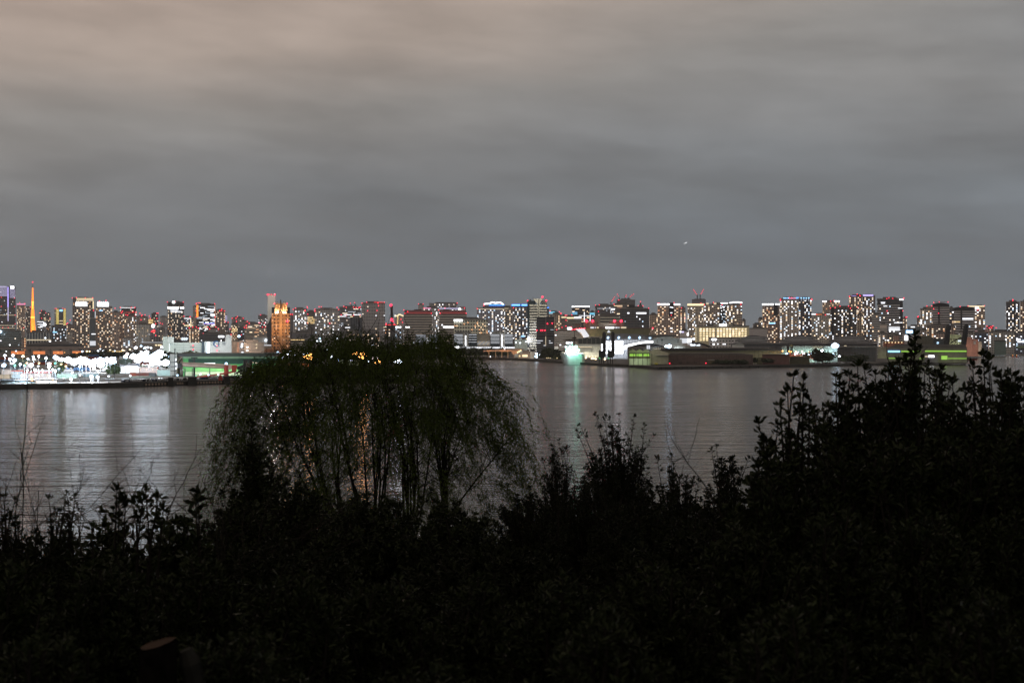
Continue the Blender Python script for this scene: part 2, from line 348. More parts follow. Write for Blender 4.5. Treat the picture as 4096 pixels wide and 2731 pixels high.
a = T('low lit building with bright white floor strips right of the orange lattice tower base', 1, 480, 600, 604, 5500, 'off', (.2,.2,.22), .1, 'off', fh=4, bay=5, beac=None, name='office_block')
for y, x0, x1 in ((606,485,570),(640,490,560),(658,520,600),(676,495,560)): a.pbox('lit_floor', E['white'], x0, x1, y, y+8, 1)
a.beacon(*a.loc(585, 648), E['bright'], .0012)
a = T('tower with both edges laddered in yellow light and red beacons on top', 1, 712, 864, 444, 6500, 'off', (.12,.12,.13), .05, 'white', fh=4.5, bay=6, yb=670, beac=[(720,438),(740,438),(820,434),(848,440)])
for i in range(22):
    a.pbox('light_rung', E['yellow'], 735, 768, 447+i*10, 452+i*10, 1.5); a.pbox('light_rung', E['yellow'], 830, 860, 447+i*10, 452+i*10, 1.5)
    if i % 2: a.pbox('light_rung', E['pcream'], 716, 726, 447+i*10, 451+i*10, 1.5)
a.pbox('rooftop_sign', E['sky'], 778, 818, 450, 474, 2)
for y in (595, 632, 650): a.pbox('lit_floor', E['cream'], 775, 822, y, y+7, 1)
T('small dark apartment block with red beacons left of the white-crowned tower', 1, 866, 948, 652, 4600, 'apt', (.28,.23,.2), .25, 'warm', fh=4, bay=4.5, beac=[(885,628),(917,590),(870,640)], ind=False)
a = T('greenish grey office slab with few lit windows at the lower left edge', 1, -120, 282, 727, 2800, 'off', (.13,.15,.13), .06, 'off', fh=4.2, bay=3.4, yb=1000, beac=None, name='office_block', dr=.3)
a = T('block with a stair column of warm lights beside the greenish office slab', 1, 283, 345, 822, 2750, 'apt', (.25,.2,.17), .08, 'warm', beac=None, name='office_block')
for i in range(15): a.pbox('stair_light', E['dorange'] if i % 3 else E['cream'], 318, 334, 826+i*11, 832+i*11, 1)
a.pbox('lit_sign', E['cream'], 275, 318, 958, 968, 1)
a = T('office block with pale vertical fins and one lit floor band', 1, 342, 672, 748, 2900, 'fins', (.3,.31,.3), .05, 'white', fh=4, bay=5.4, beac=None, name='office_block', dr=.4, u0=.35)
a.pbox('lit_floor', E['pcream'], 345, 668, 842, 854, 1); a.slab('roof_plant', gy, 430, 660, 735, 748)
a = T('dark block dotted with cold windows between the fin-fronted office and the apartments', 1, 672, 866, 664, 3300, 'apt', (.06,.06,.065), .22, 'cool', beac=[(752,828)], yb=870)
a.pbox('rooftop_sign', E['sky'], 690, 745, 740, 750, 1)
T('small pale building with a lit roof terrace above the round-roofed hall', 1, 712, 948, 872, 2650, 'low', (.4,.34,.3), 0, beac=None, name='low_building', dr=.3).pbox('terrace_light', E['white'], 782, 945, 886, 896, 1)
T('beige balcony block just left of the white-crowned tower', 1, 868, 946, 740, 3200, 'apt', (.42,.35,.3), .12, 'warm', beac=None, yb=870)
a = T('office tower framed by a glowing cream portal behind the white-crowned apartments', 1, 952, 1226, 302, 4500, 'apt', (.07,.07,.075), .35, 'warm', fh=4, bay=5, beac=[(945,300),(998,296),(1115,297),(1212,296)], yb=600, ind=False)
a.pbox('portal_frame', E['cream'], 1000, 1222, 304, 312, 2); a.pbox('portal_frame', E['pcream'], 1000, 1222, 316, 338, 2); a.pbox('portal_frame', E['cream'], 1212, 1224, 340, 470, 2); a.pbox('portal_frame', E['cream'], 998, 1010, 340, 350, 2)
a = T('tall brown apartment tower with a brilliant white crown, in front of the cream portal', 1, 947, 1166, 408, 3400, 'apt', (.2,.17,.15), .4, 'warm', beac=None, yb=1000, bay=4.2, fh=3.5)
a.pbox('crown', E['bright'], 990, 1138, 356, 406, .8, True)
for i in range(6): a.pbox('crown_fin', E['white'], 995+i*24, 1002+i*24, 344, 356, .8)
a = T('slim dark glass tower with a white-framed top between the two crowned apartment towers', 1, 1171, 1250, 466, 3100, 'low', (.07,.09,.1), 0, beac=[(1222,462)], name='office_tower')
a.pbox('frame', E['pwhite'], 1240, 1249, 470, 560, .6); a.pbox('lit_floor', E['white'], 1195, 1248, 765, 776, .6); a.pbox('lit_floor', E['pwhite'], 1174, 1250, 862, 920, .6); a.pbox('ledge', mat('pale ledge', (.5,.5,.48)), 1171, 1250, 560, 570, .8)
a = T('second brown apartment tower with a brilliant white crown, right of the slim glass tower', 1, 1250, 1464, 414, 3450, 'apt', (.2,.17,.15), .36, 'warm', beac=[(1300,338),(1385,332)], yb=1000, bay=4.2, fh=3.5)
a.pbox('crown', E['bright'], 1272, 1420, 358, 410, .8, True)
for i in range(6): a.pbox('crown_fin', E['white'], 1276+i*24, 1284+i*24, 345, 357, .8)
a.pbox('lit_floor', E['sky'], 1298, 1340, 458, 468, .6)
T('tan apartment tower with arched roof lines right of the second crowned tower', 1, 1466, 1562, 488, 3200, 'apt', (.36,.28,.23), .2, 'warm', beac=[(1503,436)], yb=1000)
T('brownish apartment tower dim behind the tan arched tower', 1, 1560, 1640, 482, 3500, 'apt', (.25,.19,.16), .2, 'warm', beac=[(1585,492),(1600,474)], yb=1000)
a = T('dark wide tower with a thin white roofline and a row of red beacons', 2, -70, 150, 424, 4300, 'apt', (.05,.05,.055), .2, 'mix', fh=4, bay=5, beac=[(-62,424),(82,424),(130,424),(104,478),(146,486)], yb=700, ind=False)
a.pbox('roof_light', E['white'], -60, 122, 424, 430, 1); a.pbox('red_glow', E['dred'], -60, 140, 476, 500, 1)
T('round-cornered apartment tower below the thin white roofline', 2, -8, 148, 530, 3400, 'apt', (.3,.24,.2), .34, 'mix', beac=[(12,520),(35,524),(136,524)], yb=960)
a = T('short white-lit stair block at the foot of the round-cornered apartment tower', 2, -26, 92, 822, 2600, 'apt', (.5,.5,.5), .75, 'white', fh=3.4, beac=None, name='apartment_block')
T('plain grey tower without lights behind the grey apartment slab', 2, 148, 300, 548, 3600, 'apt', (.3,.27,.25), .05, 'warm', beac=[(210,585),(222,520),(218,536),(196,500)], yb=800)
T('grey apartment slab with tidy rows of small pale windows', 2, 148, 326, 645, 3000, 'apt', (.42,.4,.36), .2, 'dim', beac=None, yb=870, u0=.55)
a = T('small block glowing orange at the top behind the round red sign', 2, 300, 398, 578, 4000, 'off', (.2,.15,.12), .1, 'warm', beac=[(295,546),(262,520),(330,566),(318,536)], yb=650, ind=False)
for y in (580, 600, 622): a.pbox('lit_floor', E['gold'], 304, 368, y, y+10, 1)
a = T('dark tower with a lit ladder of windows and a red beacon on its corner', 2, 345, 437, 505, 4200, 'apt', (.06,.06,.06), .08, 'warm', fh=4, bay=5, beac=[(415,498),(432,498),(402,636),(418,568)], ind=False)
for i in range(7): a.pbox('stair_light', E['cream'], 374, 388, 560+i*12, 567+i*12, 1)
a = T('dark low block carrying a round red sign and a bright white lamp', 2, 326, 458, 690, 3100, 'fins', (.2,.2,.22), .1, 'warm', beac=[(402,788),(345,738)], name='office_block')
a.beacon(*a.loc(368, 664), E['bright'], .0014); a.beacon(*a.loc(374, 732), E['red'], .0013)
T('faint grey tower standing in the gap left of the tower with twin white bands', 2, 458, 560, 545, 5200, 'apt', (.3,.3,.31), .05, 'dim', fh=4, bay=5, beac=[(436,622),(462,628),(488,638)], ind=False)
T('small lit block at the foot of the faint grey tower', 2, 458, 520, 706, 3800, 'apt', (.2,.2,.2), .3, 'warm', beac=None, ind=False)
a = T('tall dark tower with two brilliant white bands under its roof', 2, 556, 770, 356, 4200, 'apt', (.06,.065,.075), .36, 'warm', fh=3.6, bay=4.4, beac=[(554,352),(652,344),(762,352),(770,538),(772,636)], yb=800)
a.pbox('light_band', E['bright'], 556, 700, 417, 440, 1); a.pbox('light_band', E['bright'], 722, 770, 420, 440, 1)
for i, (x0, x1) in enumerate(((585,700),(600,690),(590,745),(600,755))): a.pbox('light_band', E['white'], x0, x1, 450+i*11, 455+i*11, 1)
a.pbox('rooftop_sign', E['bright'], 618, 652, 342, 370, 2); a.pbox('dark_top', dk, 557, 769, 372, 412, .3)
for x in (694, 735): a.slab('crane_boom', dk, x, x+4, 338, 356, -.02, .02)
a = T('short tower with a white roof line between the banded tower and the beige slim tower', 2, 772, 886, 554, 3900, 'apt', (.08,.08,.09), .2, 'mix', beac=[(850,545)], yb=800, ind=False)
a.pbox('roof_light', E['white'], 774, 860, 562, 570, 1); a.pbox('lit_floor', E['cream'], 772, 890, 652, 664, 1); a.beacon(*a.loc(850, 545))
for i in range(9): a.pbox('stair_light', E['cream'], 852, 866, 572+i*9, 578+i*9, 1)
T('slim beige tower with a slanting roof left of the orange-striped tower', 2, 886, 938, 412, 5000, 'apt', (.42,.36,.32), .06, 'warm', fh=4, bay=5, beac=[(932,372),(930,470)], ind=False)
a = T('big black office tower with an orange light stripe down its left edge', 2, 932, 1178, 382, 4500, 'off', (.03,.03,.035), .28, 'off', fh=4.2, bay=4, beac=[(932,374),(956,364),(980,364),(1172,374),(930,548),(1178,548)], yb=700, runs=True, ind=True)
a.pbox('light_stripe', E['orange'], 934, 958, 392, 550, 1.5); a.pbox('light_band', E['white'], 1080, 1176, 444, 464, 1); a.pbox('light_band', E['pwhite'], 938, 1010, 560, 570, 1); a.pbox('light_strip', E['dorange'], 1174, 1180, 385, 690, 1); a.pbox('light_band', E['blue'], 1030, 1170, 628, 634, 1); a.pbox('light_band', E['pink'], 1030, 1170, 636, 641, 1)
T('apartment tower with red corner beacons right of the orange-striped tower', 2, 1183, 1308, 458, 4800, 'apt', (.2,.17,.14), .4, 'warm', fh=4, bay=5, beac=[(1265,442),(1303,468),(1240,466),(1262,462),(1310,608)], yb=800)
a = T('thin block with violet lit floors at its top', 2, 1308, 1336, 524, 5000, 'off', (.12,.12,.15), .1, 'mix', fh=4, bay=4, beac=None, ind=False)
for i in range(7): a.pbox('light_band', E['pviolet'], 1309, 1335, 528+i*12, 533+i*12, 1)
T('thin dark block behind the violet lit one, red beacon on top', 2, 1334, 1358, 618, 5100, 'apt', (.1,.1,.11), .2, 'warm', fh=4, bay=4, beac=[(1348,618),(1330,634)], ind=False)
T('warm-lit apartment block with red roof lights in front of the orange-striped tower', 2, 838, 970, 690, 3400, 'apt', (.3,.24,.18), .5, 'warm', beac=[(840,690),(885,682),(933,678),(960,692)], yb=850)
T('grey office block with dark ribbons at the foot of the orange-striped tower', 2, 1082, 1232, 704, 3300, 'off', (.4,.37,.35), .05, 'dim', beac=[(1085,680),(1107,704),(1190,680),(1222,706)], yb=850)
T('dark low block with a long white sign below the grey ribbon office', 2, 968, 1310, 770, 3200, 'off', (.08,.08,.085), .06, 'white', beac=None, name='office_block').pbox('rooftop_sign', E['bright'], 1220, 1294, 792, 814, 1)
T('grey tower with red beacons along its roof and dull facade', 2, 1396, 1558, 556, 4700, 'apt', (.3,.27,.27), .04, 'warm', fh=4, bay=5, beac=[(1402,564),(1450,564),(1545,563),(1468,542),(1457,606),(1428,638)], ind=False)
a = T('block lit in stacked yellow floors below the grey beaconed tower', 2, 1388, 1476, 640, 3700, 'off', (.3,.25,.18), .5, 'warm', beac=[(1372,706),(1386,776)], yb=820)
a.pbox('lit_floor', E['gold'], 1396, 1468, 700, 708, 1); a.pbox('lit_floor', E['gold'], 1392, 1466, 722, 730, 1)
T('dark blue glass block between the yellow-lit floors and the beige hotel slab', 2, 1476, 1556, 682, 3500, 'off', (.05,.06,.08), .04, 'cool', beac=[(1560,686),(1520,782)])
T('grey block with red beacons rising behind the dark blue glass block', 2, 1500, 1620, 608, 4300, 'off', (.33,.3,.29), .04, 'warm', beac=[(1598,606),(1586,630)], ind=False)
T('broad beige slab with red beacons and few warm windows', 2, 1582, 1750, 632, 3300, 'off', (.42,.36,.3), .12, 'warm', beac=[(1584,658),(1560,686),(1584,688),(1624,630)], yb=860, runs=True)
# ---- tile 3
T('beige office block behind the dark wedge-shaped building', 3, -60, 126, 634, 3600, 'off', (.4,.34,.3), .06, 'warm', beac=[(116,626),(130,626),(38,682),(62,684),(84,690)], yb=800)
T('dark apartment tower with a red light on top left of the tall chimney', 3, 106, 228, 530, 4000, 'apt', (.12,.12,.13), .2, 'white', beac=[(138,520),(192,626)], ind=False)
T('small banded office block with twin red lights at the foot of the tall chimney', 3, 124, 222, 686, 3300, 'off', (.38,.34,.3), .2, 'warm', beac=[(162,680),(200,680)])
T('thin dark tower squeezed between the orange hotel and the white apartments', 3, 524, 566, 518, 3600, 'apt', (.12,.12,.13), .05, 'dim', beac=[(532,514),(553,514)])
a = T('bright white apartment block right of the orange hotel, red beacons on its roof', 3, 566, 745, 446, 3000, 'apt', (.55,.55,.56), .42, 'white', beac=[(570,448),(602,432),(732,458),(730,466)], yb=745, rot=-14, dr=.35, u0=.35)
a.slab('roof_plant', lt, 600, 700, 434, 446)
a = T('dark block with a grid of yellow office windows and a red beacon mast', 3, 745, 850, 478, 3500, 'off', (.14,.13,.12), 0, beac=[(748,414),(752,430),(755,510),(750,626)])
for i in range(8):
    for j in range(5):
        if random.random() < .8: a.pbox('window', E['cream'] if random.random() < .4 else E['gold'], 752+j*19, 766+j*19, 544+i*12, 551+i*12, .6)
a = T('wide pale apartment slab with balcony lines and a red beacon on its face', 3, 848, 1167, 452, 2900, 'apt', (.5,.47,.44), .28, 'mix', beac=[(848,448),(848,472),(902,414),(932,416),(1160,450),(1040,630),(1138,424)], yb=730, dr=.4, u0=.2)
a.slab('roof_plant', lt, 885, 965, 438, 452); a.slab('roof_plant', lt, 1040, 1110, 434, 452)
a = T('grey office tower under cranes with two bright floors', 3, 1168, 1456, 420, 3800, 'off', (.2,.2,.21), .1, 'off', fh=3.8, beac=[(1226,410),(1258,422),(1352,420),(1386,426),(1424,426),(1440,418),(1192,520),(1258,524),(1352,524),(1438,522)], runs=True, yb=720)
a.pbox('lit_floor', E['white'], 1165, 1258, 536, 544, 1); a.pbox('lit_floor', E['cream'], 1310, 1450, 538, 552, 1)
for x0, y0, x1, y1 in ((1310,370,1338,408),(1366,362,1390,412)):
    p0 = a.loc(x0, y0); p1 = a.loc(x1, y1); b = MB(); b.tube([(p0[0], 0, p0[1]), (p1[0], 0, p1[1])], 1.2, 4); b.build('crane_boom', dk, a.root); a.beacon(*p0)
T('dark blue glass box in front of the grey office tower under cranes', 3, 1308, 1468, 556, 3000, 'fins', (.05,.06,.07), .02, 'cool', beac=None)
a = T('tall grey apartment tower with round red marks on its top corners', 3, 1462, 1824-60, 366, 3100, 'apt', (.32,.32,.32), .05, 'mix', beac=[(1464,366),(1526,356),(1672,366),(1536,466),(1660,464),(1756,356),(1680,400)], yb=750, dr=.6, u0=.2)
a.pbox('red_glow', E['red'], 1620, 1740, 352, 358, .5, True)
a = T('long dark hall with one strip of warm windows right of the orange hotel', 3, 526, 836, 756, 2400, 'low', (.09,.09,.1), 0, beac=None, dr=.25)
a.pbox('lit_floor', E['gold'], 528, 712, 842, 850, .5)
T('pale low building under the long dark hall', 3, 526, 700, 868, 2200, 'off', (.42,.4,.34), .03, 'dim', beac=None, dr=.3, name='low_building')
T('dim apartment block glimpsed through the willow twigs', 3, 1262, 1420, 738, 2500, 'apt', (.12,.11,.1), .45, 'warm', beac=None, name='apartment_block')
T('second dim apartment block glimpsed through the willow twigs, nearer the red mast', 3, 1470, 1690, 742, 2500, 'apt', (.1,.1,.1), .3, 'warm', beac=None, name='apartment_block')
# ---- tile 4
a = T('dark building site block with a red lit roof edge under the red mast', 4, 126, 290, 656, 3000, 'apt', (.04,.04,.045), .15, 'warm', beac=[(146,630),(144,646),(250,638)], yb=760)
a.pbox('roof_light', E['red'], 130, 292, 646, 654, .5)
T('low block with a white roof sign right of the red mast', 4, 262, 342, 672, 2900, 'apt', (.2,.2,.2), .2, 'cool', beac=None, name='office_block').pbox('rooftop_sign', E['bright'], 270, 340, 672, 688, .6)
a = T('pale tower outlined by a thin golden peak of light', 4, 256, 376, 536, 3800, 'apt', (.4,.4,.42), .06, 'dim', beac=[(340,578),(360,618)], ind=False)
a.pbox('light_strip', E['gold'], 290, 303, 536, 660, 1)
b = MB(); p = [a.loc(258, 535), a.loc(300, 530), a.loc(318, 512), a.loc(372, 535)]
for q, r in zip(p[:-1], p[1:]): b.tube([(q[0], -a.d/2, q[1]), (r[0], -a.d/2, r[1])], 2.2, 4)
b.build('roof_light', E['cream'], a.root); a.pbox('roof_sign', E['white'], 256, 270, 520, 545, 1)
a = T('grey office block with a red lit top storey, nearest the red mast', 4, 380, 746, 506, 2400, 'off', (.24,.22,.19), .015, 'dim', fh=4.3, beac=[(376,458),(392,502),(736,500),(428,478)], yb=930, dr=.4, z0=.6)
def redtop(a, x0, x1, y0, y1, cx0, cx1):  # glowing sheets stand in for red light on the top storey
    a.slab('top_storey', mat('top storey brown', (.2,.12,.11)), x0, x1, y0, y1, -.5, .5); a.pbox('red_glow', E['dred'], x0+4, x1-4, y1-20, y1-1, .4); a.slab('roof_plant', dk, cx0, cx1, y0-10, y0)
    a.pbox('red_glow', emis('dim red spill', (.8,.1,.12), .07), x0+2, x1-2, y0+6, y1-21, .3)
redtop(a, 384, 744, 458, 506, 512, 610)
for x in (398, 412, 426, 440): a.pbox('window', WIN[8], x, x+11, 674, 688, .4)
a = T('twin grey office block with a red lit top storey, beside the beige hotel', 4, 836, 1198, 506, 2400, 'off', (.24,.22,.19), .025, 'off', fh=4.3, beac=[(832,458),(850,500),(1192,500),(914,432)], yb=930, dr=.4, z0=.6)
redtop(a, 846, 1190, 458, 506, 890, 976)
for x in range(892, 1020, 14): a.pbox('window', WIN[8], x, x+11, 670, 688, .4)
for x in range(892, 960, 14): a.pbox('window', WIN[2], x, x+11, 846, 860, .4)
T('tiny pale tower top with two red lights above the left grey office block', 4, 565, 638, 384, 5200, 'apt', (.4,.38,.38), .0, beac=[(570,377),(628,377)], ind=False)
a = T('stepped apartment roofline lit far behind the twin grey office blocks', 4, 708, 1080, 372, 4500, 'apt', (.22,.22,.24), .35, 'mix', fh=3.6, bay=5, beac=[(1074,366)], yb=440, dr=.3)
a.slab('upper_storey', facade((.3,.3,.32), GL, 3.6, 5, 'grid'), 855, 1076, 356, 372, -.4, .4)
a = T('white-lit apartment column between the twin grey office blocks', 4, 632, 834, 432, 3200, 'apt', (.5,.5,.55), .5, 'white', beac=[(640,432),(914,432)], yb=760, fh=3.4, dr=.3)
a.pbox('roof_light', E['pink'], 634, 730, 428, 438, .8)
a = T('pale block with a pink roofline behind the right grey office block', 4, 834, 1188, 436, 3300, 'apt', (.5,.45,.48), .2, 'white', beac=[(1170,430)], dr=.3, yb=470, ind=False)
a.pbox('roof_light', E['pviolet'], 836, 1090, 432, 440, .8); a.slab('upper_storey', mat('brown storey', (.25,.13,.13)), 1110, 1182, 414, 436); a.beacon(*a.loc(1105, 446), E['bright'], .001)
a = T('beige hotel slab with rows of dark balconies and a long white roof sign', 4, 1030, 1476, 584, 2200, 'grid', (.5,.43,.31), .0, beac=None, fh=5.0, bay=4.2, dr=.25, name='hotel_building', cat='hotel', z0=.5, u0=.35)
a.pbox('rooftop_sign', E['bright'], 1032, 1144, 581, 604, 1.5)
for x, y in ((1208,614),(1332,614),(1158,634),(1040,656),(1066,656),(1302,656),(1348,656),(1432,656),(1402,636),(1304,678),(1382,678),(1332,634),(1260,708),(1358,708),(1404,708),(1364,748),(1384,748),(1456,728),(1460,750)): a.pbox('window', WIN[0] if random.random() < .5 else WIN[5], x, x+13, y, y+13, .4)
a = T('huge brightly lit apartment complex with a white and blue lit roof', 4, 1330, 1688, 436, 2700, 'apt', (.3,.31,.36), .52, 'white', beac=[(1336,440)], yb=745, fh=3.3, bay=3.5, dr=.45)
a.slab('upper_storey', facade((.2,.21,.25), GL, 3.3, 3.5, 'grid'), 1418, 1686, 392, 436); 
b = MB(); q = [a.loc(1422, 378), a.loc(1500, 372), a.loc(1530, 354), a.loc(1570, 366), a.loc(1640, 358), a.loc(1680, 385)]
for u, v in zip(q[:-1], q[1:]): b.tube([(u[0], -a.d*.4, u[1]), (v[0], -a.d*.4, v[1])], 1.4, 4)
b.build('roof_light', E['bright'], a.root); a.pbox('roof_light', E['blue'], 1490, 1690, 386, 398, 1)
for x in (1560, 1580, 1608, 1634): a.pbox('roof_mast_light', E['white'], x, x+6, 346, 366, .5)
for p_ in ((1422,378),(1422,400),(1640,370),(1545,356)): a.beacon(*a.loc(*p_))
a.pbox('roof_light', E['pcream'], 1334, 1686, 440, 446, .6)
# ---- tile 5
a = T('apartment wing of small bright squares right of the huge lit complex', 5, -4, 186, 428, 2750, 'apt', (.2,.19,.18), .55, 'mix', beac=[(176,428),(8,370)], yb=790, fh=3.3, bay=3.5)
a.slab('roof_plant', dk, 50, 90, 402, 428); a.pbox('roof_light', E['pcream'], 0, 110, 434, 440, .5)
a = T('dark apartment tower topped by two blue light bars', 5, 150, 358, 406, 3000, 'apt', (.1,.11,.14), .34, 'mix', beac=None, yb=830, fh=3.2, bay=3.6)
a.pbox('roof_light', E['blue'], 152, 264, 382, 404, .8, True); a.pbox('roof_light', E['blue'], 280, 360, 382, 404, .8, True); a.pbox('roof_light', E['sky'], 158, 258, 388, 396, 1.4); a.pbox('roof_light', E['sky'], 284, 354, 388, 396, 1.4)
T('thin tower with a blue roof line peeking out behind the notched office tower', 5, 590, 640, 432, 3100, 'apt', (.1,.1,.12), .2, 'white', beac=None).pbox('roof_light', E['blue'], 612, 640, 421, 431, .8)
a = T('tower with cyan roof lines and warm windows right of the notched office tower', 5, 636, 782, 486, 3350, 'off', (.2,.21,.24), .2, 'mix', beac=[(655,472),(776,480)], ind=False)
a.pbox('roof_light', E['cyan'], 636, 780, 478, 485, 1); a.pbox('light_band', E['cyan'], 638, 690, 494, 500, 1); a.pbox('light_band', E['pwhite'], 640, 770, 504, 508, 1)
T('warm-lit apartment tower in front of the cyan roof lines', 5, 690, 802, 504, 3000, 'apt', (.3,.25,.2), .5, 'warm', beac=[(790,502),(800,502)], yb=720)
T('grey block with a pale top storey under a red beacon', 5, 802, 870, 534, 3300, 'off', (.32,.3,.28), .06, 'dim', beac=[(853,526),(875,524),(863,590),(862,666)], yb=690).pbox('light_band', E['cream'], 803, 866, 546, 558, .8)
a = T('office block with a broad cream light band right of the warm-lit apartments', 5, 870, 1064, 544, 3250, 'off', (.3,.29,.27), .03, 'dim', beac=[(940,522)], yb=690)
a.pbox('light_band', E['cream'], 872, 968, 552, 568, .8); a.pbox('light_band', E['white'], 970, 1064, 546, 566, .8); a.slab('roof_plant', gy, 876, 945, 520, 544)
a = T('dark office tower with a white lit crown line', 5, 940, 1170, 418, 3600, 'off', (.05,.055,.065), .12, 'warm', beac=None, runs=True, yb=640)
a.pbox('roof_light', E['bright'], 940, 972, 406, 420, .8); a.pbox('roof_light', E['bright'], 982, 1170, 406, 417, .8); a.pbox('light_band', E['pwhite'], 1030, 1170, 526, 538, .8); a.pbox('light_strip', E['white'], 1097, 1107, 484, 610, .8)
for i in range(4): a.pbox('light_band', E['cyan'] if i % 2 else E['sky'], 944, 1010, 484+i*9, 487+i*9, .7)
T('small block striped in cyan light between two grey office towers', 5, 1172, 1242, 482, 3500, 'off', (.15,.17,.2), .05, 'cool', beac=None)
a = T('low tower striped with pale cyan light strips under the grey twin roofs', 5, 1170, 1240, 492, 3450, 'off', (.15,.17,.2), .05, 'cool', beac=None, roofbox=False)
for i in range(3): a.pbox('light_band', E['cyan'], 1172, 1238, 494+i*9, 499+i*9, .8)
a.pbox('light_strip', E['white'], 1174, 1182, 522, 600, .8)
a = T('grey office tower with pale windows left of the dark tower under cranes', 5, 1242, 1486, 398, 3200, 'off', (.13,.13,.14), .06, 'off', beac=[(1248,394),(1298,390),(1286,476),(1490,444)], yb=520)
for i in range(9): a.pbox('window', E['dimw'], 1275+i*19, 1286+i*19, 430, 444, .5)
a.pbox('sign', E['bright'], 1452, 1500, 440, 452, 2); a.pbox('light_strip', E['pwhite'], 1444, 1452, 450, 520, 1)
a = T('stacked grey towers with warm floors seen behind the dark gridded office', 5, 1486, 1700, 376, 3400, 'off', (.2,.19,.19), .15, 'warm', beac=[(1490,380),(1570,436)], runs=True, yb=520)
a = T('unfinished dark tower carrying cranes behind the dark gridded office', 5, 1526, 1766, 328, 3700, 'off', (.14,.14,.15), .03, 'off', beac=[(1552,326)], yb=430)
def crane(a, x0, y0, x1, y1, lamps=3, name='tower_crane', label=None):
    D = a.D; px0, py0 = P(a.t, x0, y0); px1, py1 = P(a.t, x1, y1); yy = a.root.location.y
    A = Vector((XW(px0, yy), yy, ZW(py0, D)*1.0 + 0)); B = Vector((XW(px1, yy), yy, ZW(py1, D)))
    z0 = a.base + a.H
    if A.z < z0 + 6: A.z = z0 + 6
    r = empty(name, (A.x, yy, z0), label, 'crane', 'cranes on the roofs of unfinished towers'); s_ = D*.00018
    b = MB(); b.box(-s_*1.6, s_*1.6, -s_*1.6, s_*1.6, 0, A.z - z0); b.build('mast', dk, r)
    b = MB(); d = B - A; b.tube([(0,0,A.z-z0), tuple(d + Vector((0,0,A.z-z0)))], s_, 4); e = Vector((-.25*d.x, 0, A.z - z0)); b.tube([(0,0,A.z-z0), tuple(e)], s_*1.5, 4); b.build('boom', dk, r)
    for i in range(lamps):
        q = d*((i+1)/lamps) + Vector((0, -3, A.z-z0)); link('aviation_light', usph(REDS), r, q, None, (D*.00027,)*3)
    return r
crane(a, 1560, 300, 1534, 250, 2, label='crane with its boom raised steeply to the left above the unfinished dark tower')
crane(a, 1634, 305, 1648, 262, 2, label='crane with a nearly upright boom in the middle of the unfinished dark tower')
crane(a, 1680, 306, 1745, 246, 3, label='crane with its boom raised to the right on the unfinished dark tower')
a2 = T('low dark tower top with a crane left of the unfinished tower', 5, 1440, 1484, 392, 3600, 'low', (.08,.08,.09), 0, beac=None, name='office_tower', roofbox=False)
crane(a2, 1450, 362, 1496, 286, 4, label='crane on the low dark tower top, boom rising far right')
a = T('dark gridded office slab with a few blue-white windows', 5, 1566, 1949, 440, 2500, 'grid', (.07,.075,.08), .05, 'cool', beac=[(1942,434)], yb=770, fh=4.2, bay=2.6, dr=.3, z0=.4)
a.slab('upper_storey', dk, 1682, 1756, 388, 440); a.pbox('lit_floor', E['white'], 1780, 1912, 488, 508, .4); a.pbox('lit_floor', E['white'], 1664, 1690, 488, 506, .4)
T('small dark peak with red lights behind the dark gridded office', 5, 1805, 1870, 408, 3600, 'low', (.06,.06,.07), 0, beac=[(1836,348),(1806,402),(1868,402)], name='office_tower').slab('spire', dk, 1828, 1846, 360, 408, -.1, .1)
a = T('beige block with a blank left wall above the inverted pyramid hall', 5, 1240, 1566, 530, 2600, 'off', (.48,.4,.32), .01, 'dim', beac=None, fh=5, dr=.4)
a.pbox('blank_wall', bg_, 1240, 1310, 530, 640, .4)
a = T('white banded long hotel block left of the inverted pyramid hall', 5, 712, 1082, 722, 2200, 'off', (.62,.6,.56), .03, 'white', beac=[(741,715),(811,684),(928,682)], yb=860, fh=3.0, dr=.35, z0=.55, name='hotel_building', cat='hotel')
a.slab('roof_plant', lt, 880, 940, 690, 722); a.pbox('rooftop_sign', E['bright'], 880, 935, 684, 712, .6); a.slab('stair_tower', facade((.4,.4,.38), GL, 4, 3, 'fins'), 940, 1042, 636, 722)
# ---- tile 6
T('narrow brown apartment block left of the white-roofed apartment slab', 6, 320, 428, 518, 2900, 'apt', (.35,.28,.22), .3, 'warm', beac=None, yb=775)
a = T('brown balcony apartment slab with a bright white roof line and a dark central recess', 6, 425, 720, 394, 2600, 'apt', (.36,.28,.24), .36, 'warm', beac=[(432,370),(450,372),(640,360),(606,524)], yb=810, dr=.45)
a.pbox('roof_light', E['bright'], 422, 580, 374, 392, .8, True); a.pbox('roof_light', E['bright'], 640, 720, 376, 392, .8, True); a.pbox('dark_recess', dk, 570, 640, 372, 540, .3); a.slab('roof_plant', dk, 582, 640, 360, 376)
for x, y, w_ in ((585,415,34),(590,488,30),(612,420,20),(590,690,32),(594,732,30)): a.pbox('window', E['white'], x, x+w_, y, y+11, .5)
T('slim apartment tower with a red beacon right of the white-roofed slab', 6, 720, 790, 434, 3200, 'apt', (.22,.18,.16), .42, 'warm', beac=[(740,430),(782,562)], yb=730)
a = T('cream-crowned apartment tower in front of the crane-topped tower', 6, 815, 1040, 402, 3000, 'apt', (.36,.33,.28), .36, 'mix', beac=[(992,368),(1032,386)], yb=810, fh=3.1, bay=3.2)
a.pbox('crown', E['cream'], 815, 1042, 374, 400, .8, True)
a = T('unfinished dark grey tower with two raised cranes on top', 6, 874, 1056, 324, 3800, 'low', (.13,.13,.17), 0, beac=None, name='office_tower', roofbox=False)
a.slab('upper_storey', mat('dark slate storey', (.1,.1,.13)), 905, 1040, 310, 324)
